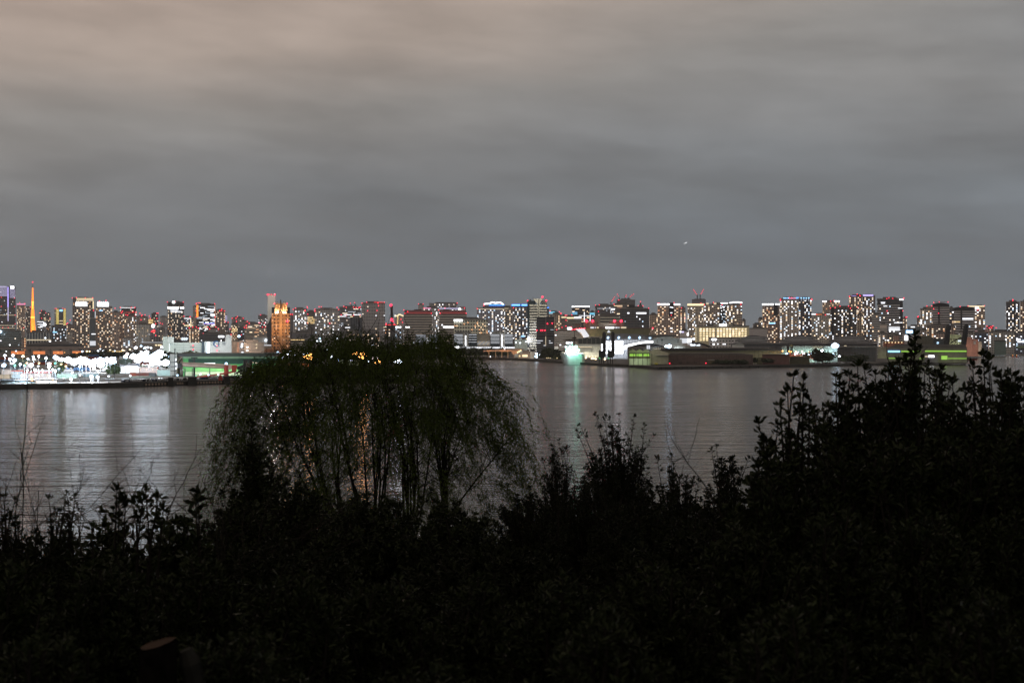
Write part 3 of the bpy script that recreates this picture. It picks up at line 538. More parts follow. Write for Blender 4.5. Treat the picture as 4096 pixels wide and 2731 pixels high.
crane(a, 944, 262, 893, 190, 4, label='left one of the two raised cranes on the dark grey tower, boom leaning left')
crane(a, 982, 262, 1022, 190, 4, label='right one of the two raised cranes on the dark grey tower, boom leaning right')
a = T('very wide dark-banded apartment block with wavy white roof lights', 6, 1030, 1530, 384, 2700, 'apt', (.42,.33,.28), .38, 'mix', beac=[(1036,386),(1155,358),(1268,386),(1514,384)], yb=660, dr=.3, u0=.12)
a.pbox('dark_recess', dk, 1236, 1316, 386, 660, .25)
for x in (1060, 1160): a.pbox('roof_lantern', E['pcream'], x, x+34, 362, 384, .8)
for x0, x1, y in ((1250,1345,362),(1365,1400,358),(1400,1500,350),(1500,1532,356)): a.pbox('roof_light', E['bright'], x0, x1, y, y+10, 1)
for i in range(26):
    x = random.uniform(1240, 1306); y = 400 + 13*random.randint(0, 18); a.pbox('window', WIN[random.choice((3,4,8))], x, x+10, y, y+8, .5)
a = T('small stepped tower with warm windows right of the very wide apartment block', 6, 1530, 1576, 590, 3500, 'apt', (.2,.2,.21), .5, 'warm', beac=None)
a.slab('peak', dk, 1538, 1562, 570, 590)
a = T('cream-lit hospital block with large glowing windows in tidy rows', 6, 912, 1622, 672, 1950, 'low', (.42,.36,.25), 0, beac=None, name='hospital_building', cat='hospital', dr=.25)
a.slab('upper_storey', mat('cream render', (.5,.47,.38)), 1155, 1406, 642, 672, -.5, .3); a.pbox('sign', E['bright'], 1234, 1326, 640, 664, 1.5); a.pbox('corner_lamp', E['white'], 914, 930, 648, 670, .5)
for r_, y in enumerate((698, 722, 746, 770, 794, 822, 846)):
    for c_ in range(15):
        x = 975 + c_*42 if c_ < 5 else 1202 + (c_-5)*40
        if r_ >= 5 and c_ > 2: continue
        a.pbox('window', E['cream'] if random.random() < .7 else WIN[1], x, x+26, y, y+11 if not (5 <= c_ <= 9) else y+14, .4)
for i in range(9): a.pbox('stair_light', E['pcream'], 918, 932, 690+i*22, 700+i*22, .4)
a.pbox('pilaster', lt, 1390, 1402, 684, 826, .8); a.pbox('lit_wall', emis('cream light wash', (1,.75,.4), .35), 1200, 1388, 690, 824, .2)  # the wall sheet glows faintly to stand in for cream light on it
a = T('pale office annexe with a white sign in front of the cream-lit hospital block', 6, 1094, 1500, 828, 1850, 'grid', (.5,.48,.4), .03, 'white', beac=None, name='low_building', dr=.3, fh=4, bay=4, z0=.55, u0=.5)
a.pbox('sign', E['bright'], 1134, 1190, 830, 852, .8)
for x in (1204, 1276, 1300): a.pbox('window', E['white'], x, x+18, 896, 908, .4)
a = T('glowing white box building beside the hospital block', 6, 716, 872, 824, 1900, 'low', (.6,.6,.62), 0, beac=None, name='low_building', dr=.6)
a.pbox('lit_wall', E['pwhite'], 718, 812, 826, 888, .3); a.pbox('lit_wall', E['white'], 812, 870, 826, 886, .35)
a = T('small grey block with bright lamps above the glowing white box building', 6, 718, 832, 734, 2300, 'low', (.35,.33,.32), 0, beac=None, name='low_building')
a.pbox('sign', E['pviolet'], 734, 770, 734, 752, .6); a.pbox('window', E['bright'], 812, 832, 758, 790, .5); a.pbox('window', E['bright'], 718, 730, 728, 750, .5)
T('plain grey hall wall between the hospital block and the arched halls', 6, 1622, 1860, 700, 2300, 'low', (.25,.24,.24), 0, beac=None, dr=.3, name='low_building')
# ---- tile 7
T('dark domed tower top with warm windows at the left of the right-hand cluster', 7, 38, 140, 642, 4000, 'apt', (.1,.1,.11), .4, 'warm', beac=None, ind=False).slab('peak', dk, 60, 120, 622, 642)
T('narrow white-lit tower behind the brown slab of the right-hand cluster', 7, 106, 163, 574, 4100, 'apt', (.3,.28,.26), .6, 'mix', beac=None, ind=False).slab('peak', dk, 118, 160, 548, 574)
a = T('brown balcony apartment slab with a thick white roof line in the right-hand cluster', 7, 162, 452, 400, 2700, 'apt', (.34,.26,.22), .34, 'warm', beac=None, yb=830, dr=.45, u0=.15)
a.pbox('roof_light', E['bright'], 158, 310, 374, 392, 1, True); a.pbox('roof_light', E['bright'], 330, 452, 374, 390, 1, True); a.pbox('dark_recess', dk, 308, 366, 374, 530, .3); a.pbox('sign', E['sky'], 250, 330, 622, 636, .4)
a.pbox('lower_wing', facade((.38,.28,.22), GL, 3.2, 3.6, 'grid'), 362, 452, 545, 850, 3)
a = T('tall apartment tower with a blue lit crown, left half beige', 7, 390, 632, 312, 2600, 'apt', (.38,.34,.3), .42, 'mix', beac=[(398,318),(398,330),(514,294),(545,298)], yb=800, fh=3.1, bay=3.3)
for x in (438, 462, 490, 600, 612): a.pbox('roof_lamp', E['sky'], x, x+14, 294, 308, 1, True)
a.pbox('roof_light', E['pink'], 500, 600, 298, 310, .8); a.pbox('roof_light', E['blue'], 600, 636, 292, 302, 1.2)
a = T('dark apartment tower with four blue roof lamps joined to the beige one', 7, 634, 804, 312, 2650, 'apt', (.07,.07,.09), .38, 'mix', beac=[(804,314),(810,322)], yb=800, fh=3.1, bay=3.3)
for x in (662, 696, 728, 760): a.pbox('roof_lamp', E['sky'], x, x+16, 294, 306, 1, True); a.pbox('light_strip', E['pwhite'], x+5, x+9, 308, 340, .6)
a = T('shorter speckled apartment block with a white glow on its roof', 7, 734, 1050, 522, 2850, 'apt', (.42,.38,.34), .3, 'mix', beac=[(740,526),(985,520),(870,514)], yb=800, dr=.5)
a.pbox('roof_light', E['white'], 776, 860, 504, 518, .8, True); a.pbox('roof_light', E['dorange'], 862, 940, 510, 520, .8); a.pbox('roof_light', E['white'], 1000, 1044, 508, 516, .8)
a = T('apartment tower with two white flared roof wings between the taller clusters', 7, 946, 1172, 352, 3300, 'apt', (.36,.3,.25), .42, 'warm', beac=[(1055,340),(1095,336)], yb=520)
a.pbox('roof_wing', E['bright'], 948, 1002, 338, 350, 1); a.pbox('roof_wing', E['bright'], 1100, 1172, 336, 350, 1)
a = T('black apartment block with three dark piers and dense warm windows', 7, 1046, 1410, 428, 2900, 'apt', (.07,.065,.065), .42, 'mix', beac=[(1052,430),(1112,426),(1176,406),(1288,406),(1408,424),(1312,434)], yb=800, dr=.4)
for x0, x1 in ((1064,1094),(1236,1250),(1296,1316)): a.pbox('dark_pier', dk, x0, x1, 420, 790, .5)
a.slab('upper_storey', dk, 1170, 1230, 410, 428); a.slab('upper_storey', dk, 1255, 1300, 408, 428)
a = T('tall apartment tower with a faint violet top and a red beacon', 7, 1294, 1468, 276, 3100, 'apt', (.22,.18,.17), .36, 'warm', beac=[(1300,278),(1434,268),(1440,272),(1400,250)], yb=460)
a.slab('upper_storey', dk, 1350, 1460, 252, 276); 
for i in range(4): a.pbox('roof_lamp', E['violet'], 1330+i*16, 1340+i*16, 268, 274, .6)
a = T('tallest apartment tower of the right-hand cluster with a violet glowing crown', 7, 1466, 1636, 274, 2900, 'apt', (.14,.12,.12), .45, 'mix', beac=None, yb=820)
a.pbox('crown', E['violet'], 1478, 1610, 256, 274, .8, True)
for i in range(5): a.pbox('roof_lamp', E['pviolet'], 1484+i*25, 1496+i*25, 262, 276, 1.2)
T('warm-lit apartment block squeezed below the violet-crowned tower', 7, 1398, 1480, 520, 2800, 'apt', (.3,.25,.2), .5, 'warm', beac=None, yb=800)
# ---- tile 8
a = T('dark ribbon office tower with a bright lamp and red beacon on its right corner', 8, 27, 364, 314, 2700, 'off', (.42,.42,.4), .1, 'white', fh=4.3, beac=[(155,308),(182,296),(232,306),(376,300),(372,310),(158,468),(364,468)], yb=780, dr=.5, rot=0, z0=.34, glass=(.015,.016,.022))
a.pbox('corner_recess', dk, 326, 362, 330, 700, .3); a.pbox('top_storeys', facade((.12,.12,.12), GL, 4.3, 4, 'ribbon', lit=.0), 30, 362, 316, 390, .25); a.pbox('rooftop_sign', E['bright'], 318, 368, 316, 328, 1.5)
for x0, x1, y in ((180,325,680),(180,325,700),(180,325,716),(75,135,352),(80,130,366),(250,360,618),(300,360,430),(110,160,402)): a.pbox('lit_floor', E['white'], x0, x1, y, y+8, .5)
T('pale banded office block at the left foot of the dark ribbon office tower', 8, -40, 60, 520, 2500, 'off', (.42,.42,.38), .08, 'warm', beac=None, yb=840)
T('beige box on a grey base in front of the dark ribbon office tower', 8, 62, 154, 648, 2400, 'low', (.38,.34,.3), 0, beac=None, name='low_building').pbox('blank_wall', lt, 64, 152, 692, 760, .4)
T('narrow warm-lit block right of the dark ribbon office tower', 8, 364, 418, 566, 3300, 'apt', (.2,.17,.15), .5, 'warm', beac=[(405,552),(415,548)], yb=670)
T('narrow lit block with a red roof light standing alone left of the pale apartments', 8, 546, 592, 560, 3400, 'apt', (.2,.17,.15), .5, 'mix', beac=[(560,546),(566,540)])
a = T('tan apartment block with a beige roof box, dense warm windows', 8, 590, 762, 444, 2700, 'apt', (.4,.35,.3), .42, 'mix', beac=[(678,404),(742,404)], yb=720)
a.slab('roof_box', bg_, 672, 750, 406, 444)
a = T('grey ribbon office tower with a curved dark crown and three red beacons', 8, 750, 972, 416, 2600, 'off', (.42,.42,.42), .03, 'white', fh=4.2, beac=[(768,358),(840,352),(955,352),(766,440),(832,500)], yb=650, dr=.5, z0=.45)
def curved_crown(a, x0, x1, yt, yb_, name='crown'):
    q = [a.loc(x0 + (x1-x0)*i/10, yt + (0 if abs(i-5) < 5 else 0) + (abs(i-5)/5)**2*(yb_-yt)*.35) for i in range(11)]; l = a.loc(x0, yb_)[1]
    b = MB(); b.prism([(q[0][0], l)] + q + [(q[-1][0], l)], -a.d/2-.3, a.d/2-.5); b.build(name, dk, a.root)
curved_crown(a, 750, 970, 362, 416); a.pbox('dark_recess', dk, 826, 846, 416, 655, .5); a.slab('roof_rail', gy, 765, 955, 348, 354, -.05, .05)
T('dark apartment block between the two curved-crown office towers', 8, 970, 1030, 434, 2900, 'apt', (.08,.08,.09), .35, 'mix', beac=None, yb=670)
a = T('wide ribbon office tower with a curved dark crown and an orange lit floor', 8, 1030, 1304, 466, 2550, 'off', (.42,.42,.42), .03, 'white', fh=4.2, beac=[(1112,412)], yb=700, dr=.5, z0=.45)
curved_crown(a, 1030, 1304, 408, 466); a.pbox('dark_recess', dk, 1118, 1140, 464, 700, .5); a.pbox('lit_floor', E['gold'], 1034, 1112, 606, 616, .5); a.pbox('lit_floor', E['white'], 1142, 1284, 562, 570, .5); a.pbox('lit_floor', E['white'], 1142, 1284, 576, 583, .5)
a = T('warm apartment tower with a glowing white roof right of the wide ribbon office', 8, 1300, 1436, 416, 2750, 'apt', (.34,.27,.22), .5, 'mix', beac=[(1430,402),(1345,452),(1215,402)], yb=710)
a.pbox('roof_light', E['cream'], 1218, 1432, 402, 414, .8); a.pbox('roof_light', E['bright'], 1310, 1356, 416, 440, .8)
T('low warm-lit apartment block at the foot of the curved-crown office towers', 8, 676, 940, 662, 2450, 'apt', (.15,.13,.12), .45, 'warm', beac=None, yb=760, name='apartment_block')
T('low lit apartment block between the two leaning crane booms', 8, 965, 1050, 672, 2450, 'apt', (.25,.2,.17), .5, 'warm', beac=None, yb=770, name='apartment_block')
T('small far block topped by a cluster of red lights', 8, 1456, 1550, 678, 3600, 'apt', (.15,.13,.12), .45, 'warm', beac=[(1462,668),(1492,690),(1515,674),(1540,666),(1584,690),(1438,708),(1524,692)], yb=730, ind=False)
a = T('dark apartment tower with bright columns of windows near the right edge', 8, 1712, 1888, 356, 2700, 'apt', (.06,.06,.07), .45, 'mix', beac=[(1800,334),(1802,322)], yb=730, dr=.5)
a.slab('upper_storey', dk, 1765, 1850, 344, 356); a.pbox('dark_pier', dk, 1814, 1832, 356, 720, .5)
T('warm apartment tower cut off by the right edge of the view', 8, 1898, 2080, 346, 2750, 'apt', (.3,.24,.2), .45, 'warm', beac=None, yb=730, dr=.5)
a = T('long speckled apartment slab right of the small far block', 8, 1488, 1826, 742, 2500, 'apt', (.3,.3,.28), .4, 'mix', beac=None, yb=900, dr=.2, name='apartment_block', fh=3, bay=3.2); a.slab('roof_plant', dk, 1540, 1720, 728, 742)
T('dark blue block with cold windows right of the pink building', 8, 1300, 1480, 750, 2450, 'apt', (.06,.07,.1), .3, 'cool', beac=None, yb=880, name='apartment_block')
a = T('low building with a cold blue-white canopy at the right edge', 8, 1838, 2060, 760, 2500, 'apt', (.12,.13,.16), .3, 'cool', beac=None, name='low_building', dr=.3)
a.pbox('canopy_light', E['white'], 1850, 1905, 832, 846, 1.5); a.pbox('canopy_light', E['bright'], 1865, 2000, 866, 876, 1.5); a.pbox('green_wall', mat('pale green wall', (.3,.4,.25)), 1850, 2060, 925, 955, 2)
a = T('low building with a brilliant blue-white billboard', 8, 360, 540, 762, 2350, 'low', (.25,.23,.22), 0, beac=None, name='low_building', dr=.3)
a.pbox('billboard', E['sky'], 404, 496, 720, 760, 1.5); a.pbox('billboard_panel', E['bright'], 414, 488, 729, 752, 2.5); a.pbox('sign', E['bright'], 390, 430, 790, 852, .6)
for (x0, x1, yt, D, w_, l_, lab) in ((42,152,765,2350,(.3,.3,.3),.5,'small white-lit block at the foot of the beige box'), (155,240,775,2350,(.12,.11,.1),.45,'small dark stair-lit block below the dark ribbon office tower'),
      (242,320,790,2300,(.35,.22,.18),.2,'small reddish block with square windows left of the billboard building'), (498,600,764,2300,(.4,.4,.38),.15,'pale panel block left of the grey gabled shed'),
      (762,948,762,2300,(.32,.24,.2),.3,'reddish apartment row with pale balconies behind the left crane boom'), (1100,1160,750,2350,(.3,.3,.3),.3,'little lit block left of the right crane boom'),
      (1190,1310,760,2300,(.35,.33,.3),.3,'pale balcony block right of the right crane boom'), (592,690,722,2600,(.3,.27,.25),.4,'warm speckled low block under the tan apartments'), (1040,1110,712,2600,(.3,.3,.3),.4,'small lit block behind the pale silo building')):
    T(lab, 8, x0, x1, yt, D, 'apt', w_, l_, 'mix', beac=None, name='apartment_block')
a = T('long flat dark roof building behind the leaning crane booms', 8, 1100, 1500, 716, 2650, 'low', (.3,.18,.16), 0, beac=None, name='low_building', dr=.2)
a = T('dark block with white roof lamp beside the tan apartment block', 8, 430, 592, 676, 2700, 'off', (.12,.14,.15), .05, 'cool', beac=None, name='office_block', yb=760); a.pbox('rooftop_lamp', E['white'], 468, 520, 672, 684, 2)
# anonymous far low blocks that close the horizon between the named towers
fb = []
spots = [(random.uniform(-40, 4130), random.uniform(1316, 1352), random.uniform(26, 60)) for _ in range(46)] + [(x, random.uniform(1330, 1356), random.uniform(30, 60)) for x in (420, 900, 960, 990, 1335, 1900, 2150, 2230, 2480, 2960, 3010, 3180, 3620, 3660, 3940, 3960, 3990, 4010)]
for i, (px, py, w_) in enumerate(spots):
    T('small far block with a few lit windows showing low between the taller towers', 1, px*ZK, (px+w_)*ZK, (py-1100)*ZK, random.uniform(3900, 5600), 'apt', random.choice(((.2,.18,.17),(.1,.1,.11),(.3,.27,.25))), random.uniform(.2,.5), random.choice(('warm','mix')), fh=4, bay=4.5, beac='c' if i % 4 == 0 else None, ind=False, name='distant_block', cat='building', group='small far blocks low on the skyline', dr=.5)
# ---------------- landmarks and waterfront ----------------
def root_at(name, px, D, label, cat, group=None, base=GZ, rz=None):
    if rz is None: rz = -math.atan2(px - CX, F)
    return empty(name, (XW(px, D), D, base), label, cat, group, rz)
class Blk:
    """a thing at photo column pc and distance D; parts given in photo pixels on its front plane (local y = 0)"""
    def __init__(s, name, label, cat, t, x0, x1, D, group=None, base=GZ, face=True):
        s.t = t; s.D = D; s.pc = (P(t, x0, 0)[0] + P(t, x1, 0)[0])/2; az = math.atan2(s.pc - CX, F) if face else 0; s.k = D/F*math.cos(az); s.base = base
        s.root = root_at(name, s.pc, D, label, cat, group, base, -az)
    def loc(s, zx, zy, t=None):
        px, py = P(t or s.t, zx, zy); return (px - s.pc)*s.k, ZW(py, s.D) - s.base
    def box(s, name, m, zx0, zx1, zy0, zy1, y0=0., y1=10., toground=False, parent=None):
        x0, z1 = s.loc(zx0, zy0); x1, z0 = s.loc(zx1, zy1)
        if toground: z0 = 0
        if z1 < z0 + .3: z1 = z0 + .3
        b = MB(); cx = (x0+x1)/2; b.box(x0-cx, x1-cx, y0, y1, 0, z1-z0)
        return b.build(name, m, s.root if parent is None else parent, (cx, 0, z0))
    def poly(s, name, m, pts, y0, y1, toground=False):
        q = [s.loc(*p) for p in pts]; b = MB(); b.prism(q, y0, y1); return b.build(name, m, s.root)
    def lamp(s, zx, zy, m, r, y=-1., name='lamp'):
        x, z = s.loc(zx, zy); return link(name, usph(m), s.root, (x, y, z), None, (r, r, r))
    def tube(s, name, m, pts, r, y=0, k=5):
        q = [s.loc(*p) for p in pts]; b = MB(); b.tube([(x, y, z) for x, z in q], r, k); return b.build(name, m, s.root)
steel = mat('dark painted steel', (.03,.032,.035), .5); ltc = mat('pale concrete', (.38,.38,.36), .85); white = mat('white wall panels', (.62,.63,.61), .7, nscale=.05)
rust = mat('red oxide steel', (.3,.05,.035), .6); grn = mat('green cladding', (.1,.36,.13), .6); beigec = mat('beige gallery cladding', (.42,.33,.28), .7); brown = mat('brown corrugated cladding', (.13,.095,.085), .75)
olive = mat('olive cladding', (.17,.17,.1), .7); dgl = mat('dark glass', (.02,.03,.035), .15, spec=.5, noise=.3); roofm = mat('dark slate roof', (.05,.05,.055), .6); redpaint = mat('bright red paint', (.5,.06,.03), .5)

LF = .12
def pointlight(parent, loc, W_, col, size=1.5, spot=2.3, rot=(1.15, 0, 0)):
    l = bpy.data.lights.new('lamp_and_fill_light', 'SPOT' if spot else 'POINT'); l.energy = W_*LF; l.color = col; l.shadow_soft_size = size
    if spot: l.spot_size = spot; l.spot_blend = .6
    return link('lamp_and_fill_light', l, parent, loc, rot)
# --- orange lattice tower
def lattice_tower():
    D = 8500; px = P(1, 427, 0)[0]; base = 42; r = root_at('lattice_tower', px, D, 'orange lit lattice tower tapering to a thin antenna with a red light', 'tower', base=base)
    kz = D/F; H = ZW(P(1,0,92)[1], D) - base; amb = emis('orange glowing steel', (1,.2,.012), 3.2); yel = emis('yellow glowing steel', (1,.38,.04), 5)  # the steel itself glows in place of floodlights shining on it
    prof = [(0, 46), (.09, 36), (.2, 27), (.33, 20), (.42, 15.5), (.52, 11.5), (.63, 8), (.74, 5), (.84, 3.2), (.9, 2)]
    prof = [(h*H, w*.29*kz/1.0*.95) for h, w in prof]
    def half(z): return float(np.interp(z, [p[0] for p in prof], [p[1] for p in prof]))
    b = MB()
    for sx in (-1, 1):
        for sy in (-1, 1): b.tube([(sx*w, sy*w, z) for z, w in prof], [4.2*(1 - .55*i/len(prof)) for i in range(len(prof))], 4)
    b.build('leg_frame', amb, r)
    b = MB(); z = 20
    while z < H*.84:
        w = half(z); dz = max(6, w*.8); w2 = half(z+dz)
        for sy in (-1, 1):
            b.tube([(-w, sy*w, z), (w2, sy*w2, z+dz)], 1.8, 3); b.tube([(w, sy*w, z), (-w2, sy*w2, z+dz)], 1.8, 3); b.tube([(-w, sy*w, z), (w, sy*w, z)], 1.8, 3)
            b.tube([(sy*w, -w, z), (sy*w2, w2, z+dz)], 1.8, 3); b.tube([(sy*w, w, z), (sy*w2, -w2, z+dz)], 1.8, 3)
        z += dz
    b.build('bracing', amb, r)
    for h, ww, hh in ((.36, 1.35, 10), (.63, 1.8, 8)):
        b = MB(); w = half(h*H)*ww; b.box(-w, w, -w, w, h*H, h*H + hh); b.build('observation_deck', yel, r)
    b = MB(); w = half(H*.2)*.5; b.box(-w, w, -w, w, H*.1, H*.62); b.build('lift_core', yel, r)
    b = MB(); b.tube([(0,0,H*.82), (0,0,H*.92), (0,0,H)], [2.4, 1.2, .5], 5); b.build('antenna', mat('antenna steel', (.4,.2,.15)), r)
    for z, rr in ((H, 4.6), (.36*H, 3)): link('aviation_light', usph(REDS), r, (0, -half(z)-3, z), None, (rr,)*3)
lattice_tower()
# --- tall chimney
c = Blk('chimney', 'very tall pale square chimney with two red beacons behind the orange hotel', 'chimney', 3, 230, 332, 2650)
chm = mat('pale chimney concrete', (.6,.58,.54), .8, nscale=.02)
c.box('shaft', chm, 230, 332, 262, 900, 0, 40, True); c.box('rim', mat('chimney rim', (.3,.28,.26)), 228, 334, 255, 264, -1, 41)
for i, x in enumerate((232, 324)): c.lamp(x, 256, RED, 1.7, -2, 'aviation_light')
for x in (258, 282): c.lamp(x, 254, REDS, .8, -2, 'aviation_light')
for z_ in (40, 95, 150): pointlight(c.root, (0, -70, z_), 420000, (1,.95,.85), 3, None)  # unseen lights added to brighten the dark chimney shaft
for i in range(4): c.box('stair_light', E['dimw'], 226, 230, 395 + i*18, 402 + i*18, -1.5, 0)
c = Blk('wedge_building', 'dark blue building with a slanting roof at the chimney foot', 'plant building', 3, 224, 292, 2560)
c.poly('wall', mat('slate blue wall', (.08,.085,.1), .7), [(222, 905), (222, 660), (280, 535), (292, 535), (292, 905)], 0, 30)
# --- orange art-deco hotel
def hotel():
    c = Blk('hotel_building', 'orange floodlit art-deco hotel with tall fins on its stepped crown', 'hotel', 3, 282, 524, 2100); D = 2100; k = c.k
    om = facade((.62,.36,.17), (.03,.02,.015), 5.15, 5.6, 'grid', z0=.45, u0=.45); plain = mat('tan hotel stone', (.62,.38,.19), .8, nscale=.05); H = c.loc(0, 500)[1]
    x0, x1 = c.loc(282, 0)[0], c.loc(524, 0)[0]; dp = 55
    b = MB(); b.box(0, x1-x0, 0, dp, 0, H); o = b.build('wall', om, c.root, (x0, 0, 0))
    c.box('central_bay', plain, 384, 424, 480, 965, -3.5, 1, True)
    for x in (310, 345, 368, 440, 465, 490): c.box('pilaster', plain, x-3, x+3, 496, 965, -1.2, .3, True)
    c.box('glass_wing', dgl, 283, 523, 418, 500, 12, 48)
    c.box('crown', plain, 322, 488, 372, 500, 4, 44)
    for x in (338, 362, 438, 464): c.box('crown_fin', plain, x-4, x+4, 355, 496, 1.5, 4.2); c.tube('finial', steel, [(x, 357), (x, 345)], .5, 3)
    c.box('dark_centre_fin', mat('dark bronze fin', (.12,.07,.04)), 392, 410, 345, 488, 0, 4.3); c.tube('spire', steel, [(401, 348), (401, 322)], .7, 3)
    c.box('podium', mat('podium stone', (.4,.2,.12)), 190, 540, 965, 1010, -14, 20, True)
    for i in range(20):
        for j in (0,1,2,3,5,6,7,8,9):
            if random.random() < .13: c.box('window', random.choice((WIN[0], WIN[5], WIN[2])), 291+j*24, 302+j*24, 545+i*21, 555+i*21, -.4, .2)
    c.lamp(487, 603, RED, 1.7, -2, 'aviation_light'); c.lamp(319, 373, RED, 1, 2, 'aviation_light'); c.lamp(484, 373, RED, 1, 2, 'aviation_light')
    hot = emis('uplight head', (1,.85,.6), 5)
    for x in (322, 352, 382, 405, 428, 458, 486, 302, 508):
        q = c.loc(x, 958); link('uplight', usph(hot), c.root, (q[0], -5.0, 3), None, (1.1, .6, .6))
        pointlight(c.root, (q[0], -6.5, 4), 30000 if x not in (382,405,428) else 60000, (1,.55,.22), .8, None)
        pointlight(c.root, (q[0], -20, 45), 14000, (1,.5,.2), 2, None)
    for x in (338, 362, 438, 464):
        q = c.loc(x, 492); pointlight(c.root, (q[0], -.5, q[1]+1.5), 42000, (1,.75,.5), .5, None); link('uplight', usph(hot), c.root, (q[0], 0, q[1]), None, (1.2, .6, 1.6))
    for x in (350, 450):
        q = c.loc(x, 440); pointlight(c.root, (q[0], -18, q[1]), 24000, (1,.6,.28), 2, None)
hotel()
# --- notched white office tower and dark neighbour
c = Blk('office_tower', 'tall white and dark banded office tower with a notched top and a central pylon', 'office tower', 5, 356, 614, 2050); k = c.k
wl = facade((.62,.6,.52), (.02,.02,.02), 3.87, 50, 'ribbon', z0=.5); 
x0, x1 = c.loc(356, 0)[0], c.loc(614, 0)[0]; H = c.loc(0, 385)[1]
b = MB(); b.box(0, x1-x0, 0, 45, 0, H); b.build('wall', wl, c.root, (x0, 0, 0))
c.box('dark_top_block', dgl, 386, 466, 336, 385, 3, 42); c.box('dark_top_block', dgl, 540, 612, 336, 385, 3, 42)
for z_ in range(3): c.box('top_band', ltc, 540, 612, 345+z_*14, 349+z_*14, 2.4, 3)
c.poly('central_pylon', mat('pale stone pylon', (.58,.56,.48), .8), [(492, 545), (492, 380), (465, 350), (434, 310), (560, 310), (535, 350), (516, 380), (516, 545)], -1.5, 20)
c.box('pylon_groove', steel, 501, 508, 315, 545, -1.9, -1.4); c.box('dark_side', dgl, 357, 386, 336, 940, -.4, .2)
c.box('mast', steel, 430, 434, 285, 336, 5, 6); c.box('mast', steel, 552, 557, 290, 336, 5, 6); c.lamp(554, 285, RED, 1.6, 4, 'aviation_light'); c.lamp(605, 333, RED, 1.4, 2, 'aviation_light'); c.lamp(362, 338, RED, 1.2, 2, 'aviation_light')
c.box('roof_tank', roofm, 386, 408, 314, 336, 10, 30)
pointlight(c.root, (c.loc(380, 0)[0], -45, 25), 700000, (.95,.97,1), 3); pointlight(c.root, (c.loc(560, 0)[0], -60, 110), 900000, (1,.95,.8), 3)  # unseen lights added to lift the pale bands of the tower
for x in (440, 448, 456):
    for y in (620, 700, 750, 840, 870, 900): c.box('window', E['pwhite'], x+4, x+10, y, y+6, -.4, .2)
c = Blk('office_tower', 'dark ribbed office block in front of the notched white tower', 'office tower', 5, 477, 710, 1930)
b = MB(); x0, x1 = c.loc(477, 0)[0], c.loc(710, 0)[0]; H = c.loc(0, 548)[1]; b.box(0, x1-x0, 0, 35, 0, H)
b.build('wall', facade((.11,.11,.115), (.03,.032,.035), 3.4, 60, 'ribbon', z0=.4), c.root, (x0, 0, 0)); c.box('centre_rib', mat('grey rib', (.2,.2,.2)), 592, 606, 556, 800, -.8, .2); c.box('roof_edge', steel, 476, 711, 545, 552, -.5, 35.5)
for i in range(11): c.box('stair_light', E['pcream'], 592, 602, 804+i*11, 811+i*11, -1, -.3)
for x0_, x1_, y in ((480,560,854),(480,530,882),(640,688,882),(640,660,856),(570,600,915),(660,700,710)): c.box('window', E['pwhite'] if y > 800 else E['dimw'], x0_, x1_, y, y+9, -.5, .2)
for x, y in ((620,636),(683,630),(480,722),(534,722),(556,722),(586,722)): c.lamp(x, y, RED, .9, -1.5, 'aviation_light')
# --- long terminal with white floor strips and twin pylons
def strip_block(c, x0, x1, yt, yb, n, em, dark=dgl):
    c.box('wing', dark, x0, x1, yt, yb, 0, 24)
    for i in range(n):
        y = yt + 6 + i*(yb-yt-30)/n; c.box('floor_light', em, x0+3, x1-3, y, y+ (7 if i == 0 else 5), -.6, .1)
c = Blk('terminal_building', 'long low glass terminal striped with white floor lights between twin pylons', 'terminal', 4, 1030, 1700+180, 2050)
strip_block(c, 1030, 1150, 770, 930, 7, E['pwhite']); strip_block(c, 1222, 1332, 770, 930, 4, E['pwhite']); strip_block(c, 1508, 1630, 770, 930, 7, E['pwhite']); strip_block(c, 1690, 1802, 770, 930, 7, E['pwhite'])
c.box('middle_wing', mat('tan glazed wing', (.28,.25,.2)), 1334, 1506, 770, 935, 2, 22)
for i in range(3):
    for j in range(9): c.box('window', E['dimw'] if (i+j) % 3 else E['pcream'], 1340+j*18, 1352+j*18, 868+i*15, 876+i*15, 1.5, 2.2)
for x in (1158, 1198, 1638, 1676): c.box('pylon', white, x, x+18, 760, 958, -4, 10, True)
for x in (1184, 1658): 
    for i in range(6): c.lamp(x, 802+i*26, E['white'], 1.6, -3, 'pylon_lamp')
c.box('upper_deck', mat('grey deck', (.2,.2,.19)), 1052, 1248, 738, 768, 5, 20); c.box('upper_deck', mat('grey deck', (.2,.2,.19)), 1535, 1720, 735, 768, 5, 20)
c.box('concourse', E['pwhite'], 1034, 1886, 938, 958, -8, -2); c.box('concourse_light', E['bright'], 1036, 1110, 930, 952, -9, -8)
for i in range(22): c.box('concourse_light', E['white'], 1250+i*28, 1266+i*28, 942, 952, -8.6, -8)
c.box('concourse_roof', ltc, 1030, 1888, 960, 966, -10, 0)
c = Blk('terminal_building', 'second striped glass block with a single lit pylon seen through the willow', 'terminal', 4, 530, 832, 2060)
strip_block(c, 530, 664, 775, 910, 7, E['dimw']); strip_block(c, 712, 832, 775, 910, 7, E['dimw']); c.box('pylon', white, 672, 706, 815, 950, -4, 8, True)
for i in range(5): c.lamp(684, 833+i*26, E['white'], 1.5, -5, 'pylon_lamp')
c.box('concourse_light', E['white'], 538, 720, 930, 936, -5, -3); c.box('concourse_light', E['white'], 735, 832, 926, 934, -5, -3); c.box('concourse_light', E['pwhite'], 560, 800, 948, 958, -5, -3)
